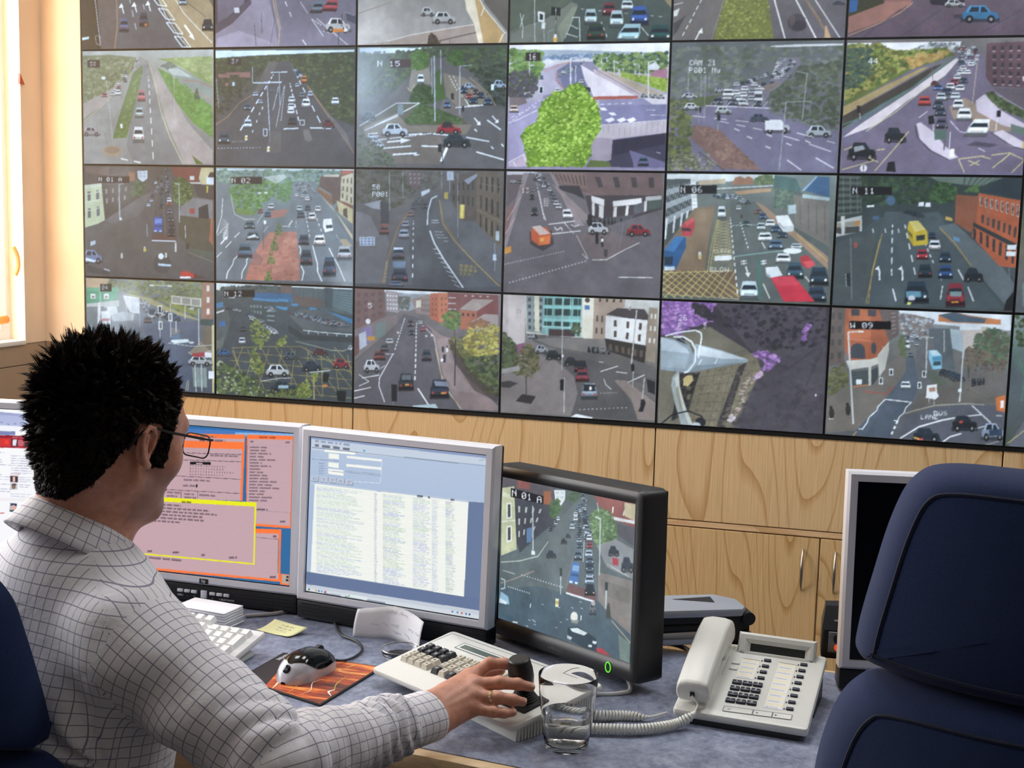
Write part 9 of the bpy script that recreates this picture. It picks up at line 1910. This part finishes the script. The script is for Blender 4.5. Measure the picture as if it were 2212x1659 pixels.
def m0(p):
    p.bg('fafafc','f6f6fb').f('8a94c0',-3000,-120,700,250,700,270,-3000,0).f('b4bce0',-3000,-60,560,235,560,390,-3000,200).f('a0a8d0',-3000,0,560,220,560,250,-3000,60)
    for x,y in ((20,315),(105,340),(190,330),(265,322)): p.l('4a5070',5,x-12,y-8,x+6,y+8,x+12,y-10)
    p.f('f2f4fc',-3000,180,700,390,700,440,-3000,330).f('7c88b8',-3000,300,195,430,195,478,-3000,400).f('9ca4c8',370,430,460,440,460,480,370,475).f('ffffff',195,440,365,452,365,482,195,474).f('b02c3c',-3000,380,455,490,455,648,-3000,560).f('8c1c30',-3000,400,455,490,455,515,-3000,430).f('d43834',-400,500,130,525,130,620,-400,590).e('f04438',85,565,28,26).f('302838',148,525,225,530,222,625,148,618).f('e8e4ec',165,530,215,535,205,615,160,608).txtrows(['f0dce0'],230,545,390,605,25,(60,110),10,.35,.9,1,sk=.05).txtrows(['e4a8b0'],160,495,400,505,30,(50,120),12,.4,.6,sk=.04)
    I = ['8c94bc','7c84ac']
    p.txtrows(I,140,735,430,960,31,(60,150),12,.25,.7,1.1,sk=.04).txtrows(I,-800,660,95,1200,31,(60,150),14,.25,.7,1.1,sk=.04).txtrows(['c46070'],130,965,300,975,40,(120,160),10,.3,.5,sk=.04).txtrows(I,240,1010,430,1065,27,(60,120),12,.28,.6,1,sk=.04).txtrows(I,240,1105,410,1150,27,(60,120),12,.28,.6,1,sk=.04).txtrows(I,130,1220,420,1280,30,(60,140),12,.28,.5,1,sk=.04)
    p.f('4a3440',130,992,232,998,228,1078,132,1075).f('e8c4b8',165,1005,190,1005,195,1070,165,1070).f('c4c8c8',130,1085,225,1092,222,1172,128,1168).e('8c6c60',175,1130,26,36).f('3c3440',150,1095,205,1098,205,1115,150,1112).f('b8c4c8',125,1335,222,1345,205,1455,120,1450).f('2c3458',135,1345,215,1350,212,1380,138,1375).e('e0b0a8',172,1400,32,34).f('2c4450',125,1430,205,1435,205,1455,122,1452)
    p.f('ebe8ec',-3000,1200,700,1290,700,1330,-3000,1250,al=.6).f('c83c48',-3000,1440,60,1465,60,1475,-3000,1452); p.nz(.01)
def m3(p):
    p.bg('4a5250','545c58','56605e','4c5c62','3c5260')
    p.f('3c3a40',1215,380,1540,440,1540,660,1400,780,1330,850,1300,760).f('54484a',1215,380,1530,440,1530,540,1300,520,1215,470).f('a8542c',1470,470,1515,470,1515,555,1470,550).f('8c4438',1310,400,1390,420,1385,460,1310,450)
    p.f('c8c490',1215,450,1290,440,1300,640,1310,830,1215,870).f('e0dcb0',1215,470,1285,500,1285,520,1215,500).win('4a4a48',1,2,.34,.6,1240,520,1275,520,1280,790,1245,800).win('ecead0',1,2,.7,.7,1238,520,1282,520,1288,800,1240,810).win('43423f',1,2,.36,.55,1238,520,1282,520,1288,800,1240,810).l('e8e4c0',8,1215,660,1300,650).win('b8b4a4',4,3,.3,.5,1300,540,1480,570,1420,720,1310,780).f('5c7ca4',1370,700,1410,690,1400,780,1370,790)
    p.f('e8e8e0',1532,462,1600,465,1600,520,1570,570,1540,530).win('c8ccc4',2,2,.7,.6,1536,466,1598,470,1590,520,1545,520).tree(['3c5c2c','4c6c34','2e4a22'],90,10,1505,620,1510,540,1560,520,1575,580,1540,640).tree(['33492c','425a36'],70,10,1600,520,1640,470,1690,480,1670,540)
    p.f('8c4034',1760,480,2015,540,2010,690,1900,650,1800,560).win('e0dccc',2,1,.12,.3,1850,510,2000,560,1960,660,1850,640).f('e4e0d8',1870,620,2010,650,2010,670,1870,640).f('c8b080',1950,540,2015,550,2010,650,1950,620).f('4a4448',1880,660,2010,690,2000,800,1920,740)
    ol = (1760,720,1745,620,1800,570,1860,590,1910,680,1910,760,1840,810,1780,790); p.tree(['4c6c34','5c7c40','6c8c50','3c5828','88a068'],330,9,*ol)
    p.f('8a8884',1790,800,1900,760,2005,820,2000,1000,1850,930).f('b82c34',1880,870,1918,880,1918,920,1885,915).car(1890,830,60,60,'2c343c','s').car(1970,910,70,90,'343c48','s').l('c8c8c0',4,1850,910,1980,985)
    p.f('5c6460',1215,880,1330,850,1480,740,1640,560,1700,500,1740,640,1780,900,1800,1130,1600,1090,1430,1130,1215,1040).f('44545c',1205,1080,1430,1050,1800,1140,1990,1330,1985,1500,1205,1250,al=.75).f('86786c',1800,960,2000,1010,1990,1330,1880,1230,1800,1130).f('6c6454',1810,1000,1990,1060,1990,1150,1830,1100,al=.6).l('b8a078',6,1880,1250,1990,1380).f('98806c',1900,1210,1990,1260,1990,1330,al=.6).f('7c8a70',1920,1330,1985,1380,1985,1500,1930,1480,al=.7)
    p.f('566060',1640,820,1700,500,1720,520,1780,1100,1620,1060).l('c8ccc4',4,1725,520,1710,900).f('744844',1625,1035,1790,1080,1785,1140,1610,1090).l('f0f0ea',10,1610,1090,1780,1140).l('9c7468',4,1650,860,1610,1060)
    p.row(DARKC,26,1700,490,1740,760,20,16,36,34,'f',1.1,12).row(DARKC,9,1680,560,1690,800,20,18,34,34,'f',1,4).row(['e4e4e0','c0c8cc','5c7484'],6,1680,560,1645,690,22,24,30,34,'f',1,5).car(1748,800,34,34,'b03038','f').car(1745,755,34,40,'e4e4e0','f').row(['5c88a8','2c3c48','4c5c68','a8b8c4'],6,1745,850,1752,1050,44,44,56,60,'f',1,3).car(1752,1075,60,54,'1c2024','f').car(1680,860,44,60,'4c5c68','f')
    p.f('3c6cac',1645,900,1690,910,1680,1035,1625,1025).f('7ca8d0',1650,920,1688,925,1685,960,1645,955).f('24487c',1640,970,1684,975,1682,990,1638,985).f('e4ecf0',1630,1015,1648,1018,1648,1030,1630,1028).f('e4ecf0',1662,1022,1680,1025,1678,1036,1662,1034).car(1595,775,36,34,'2e3438','s').car(1520,855,56,46,'343c48','s').car(1620,742,30,26,'4a4248','s').row(['dcdcd8','3c4448'],6,1510,700,1560,640,24,30,20,26,'f',1,6)
    for x0,y0,x1,y1,w in ((1405,560,1410,850,10),(1810,640,1806,980,9),(1578,940,1578,1100,7),(1848,1020,1846,1180,12),(1790,540,1800,600,6)): p.l('b8bcb4',w,x0,y0,x1,y1)
    p.l('c8ccc4',8,1780,625,1812,640).f('e4e8e0',1400,835,1422,840,1422,862,1400,860).f('2c3030',1571,940,1586,940,1586,990,1572,990).f('24282a',1840,1020,1858,1022,1856,1070,1840,1070)
    p.f('f0e4b8',1548,1125,1568,1128,1566,1178,1546,1176).f('d8b040',1548,1140,1567,1142,1566,1160,1547,1158)
    for i in range(3): p.l('e4e8e4',7,1400+i*0,1160,1395,1185)
    p.d('d8dcd4',5,16,.4,1340,985,1600,1060,).d('d8dcd4',5,10,.4,1260,1060,1400,1100).l('c4c0b0',5,1215,910,1330,900,1440,870,1500,780).l('a08c7c',6,1215,1040,1300,1010,1420,960)
    p.car(1770,1180,40,70,'8a8c90','s').e('b8a89c',1772,1150,12,14).f('3c3c34',1850,1160,1870,1160,1875,1240,1848,1235).e('5c4438',1862,1155,9,10).e('e4dcc8',1660,1235,22,32).f('8c8878',1640,1250,1690,1255,1680,1275,1645,1270).l('e8e8e0',7,1702,1225,1700,1255)
    p.f('24323c',1620,1300,1680,1290,1790,1360,1800,1440,1720,1420,1625,1370).f('dfe4dc',1635,1305,1680,1300,1740,1330,1720,1345,1650,1325).f('e8ece4',1770,1375,1795,1380,1790,1395,1770,1390).f('c8d0cc',1620,1345,1650,1360,1640,1375,1620,1365).f('e4e8e4',1745,1400,1765,1400,1765,1415,1745,1412).f('c02c30',1790,1415,1830,1420,1880,1470,1800,1450).f('8cb4c4',1215,1090,1260,1120,1270,1170,1205,1160).f('dfe8e8',1210,1130,1255,1155,1250,1170,1208,1160).f('34505c',1208,1200,1290,1250,1320,1290,1205,1240,al=.6).l('dfe4e0',8,1290,1275,1320,1280).l('d0d8d4',6,1215,1010,1240,1020,1240,1070,1215,1075).l('a8a49c',6,1225,960,1300,980)
    for i in range(14): x,y = p.r.uniform(1360,1700),p.r.uniform(1130,1300); p.l('c8d4d4',3,x,y,x+14,y+4)
    p.haze('b8ccd0',.10,.08)
    p.f('1c1a1e',1268,455,1290,458,1290,500,1268,498,al=.0); p.nz(.02)
def m3bar(p):
    p.f('241f22',1270,450,1470,500,1470,550,1270,505); m = [('N',1277,462),('0',1337,478),('1',1370,486),('A',1430,502)]
    for ch,x,y in m: p.tx(x,y,ch,40,'f0efe8',None,.95)
COR = {'m1': [(262.5,895.0),(623,943),(612,1274),(262,1226)],'m2': [(671,949),(1042,987),(1026,1339),(660,1280)],'m3': [(1079,1037),(1369,1097),(1360,1444),(1074,1354)],'m0': None}
for k,fn,crop,n in (('m1',m1,(260,880,3.77),(300,240)),('m2',m2,(640,900,2.765),(320,256)),('m3',m3,(640,900,2.765),(320,240)),('m0',m0,(0,860,5.925),(260,208))):
    t,T_,w_,h_,off = SCREENS[k]; T2 = T_ @ Matrix.Translation((off[0],0,off[1]))
    cor = COR[k]
    if cor is None:
        cor = []
        for x,z in ((-w_/2,h_),(w_/2,h_),(w_/2,0),(-w_/2,0)):
            q = Matrix.Translation(t.location) @ Matrix.Rotation(t.rotation_euler.z,4,'Z') @ T2 @ Vector((x,0,z)); d = np.array(q)-CAM; z_ = d@AXF; cor.append((1106+FPX*(d@AXR)/z_,829.5-FPX*(d@AXU)/z_))
    p = Pic(cor,crop,n,2,3); p.soft = k == 'm3'; fn(p)
    if k == 'm3': m3bar(p)
    screen_mesh('screen',p.out(),w_,h_,t,T2)
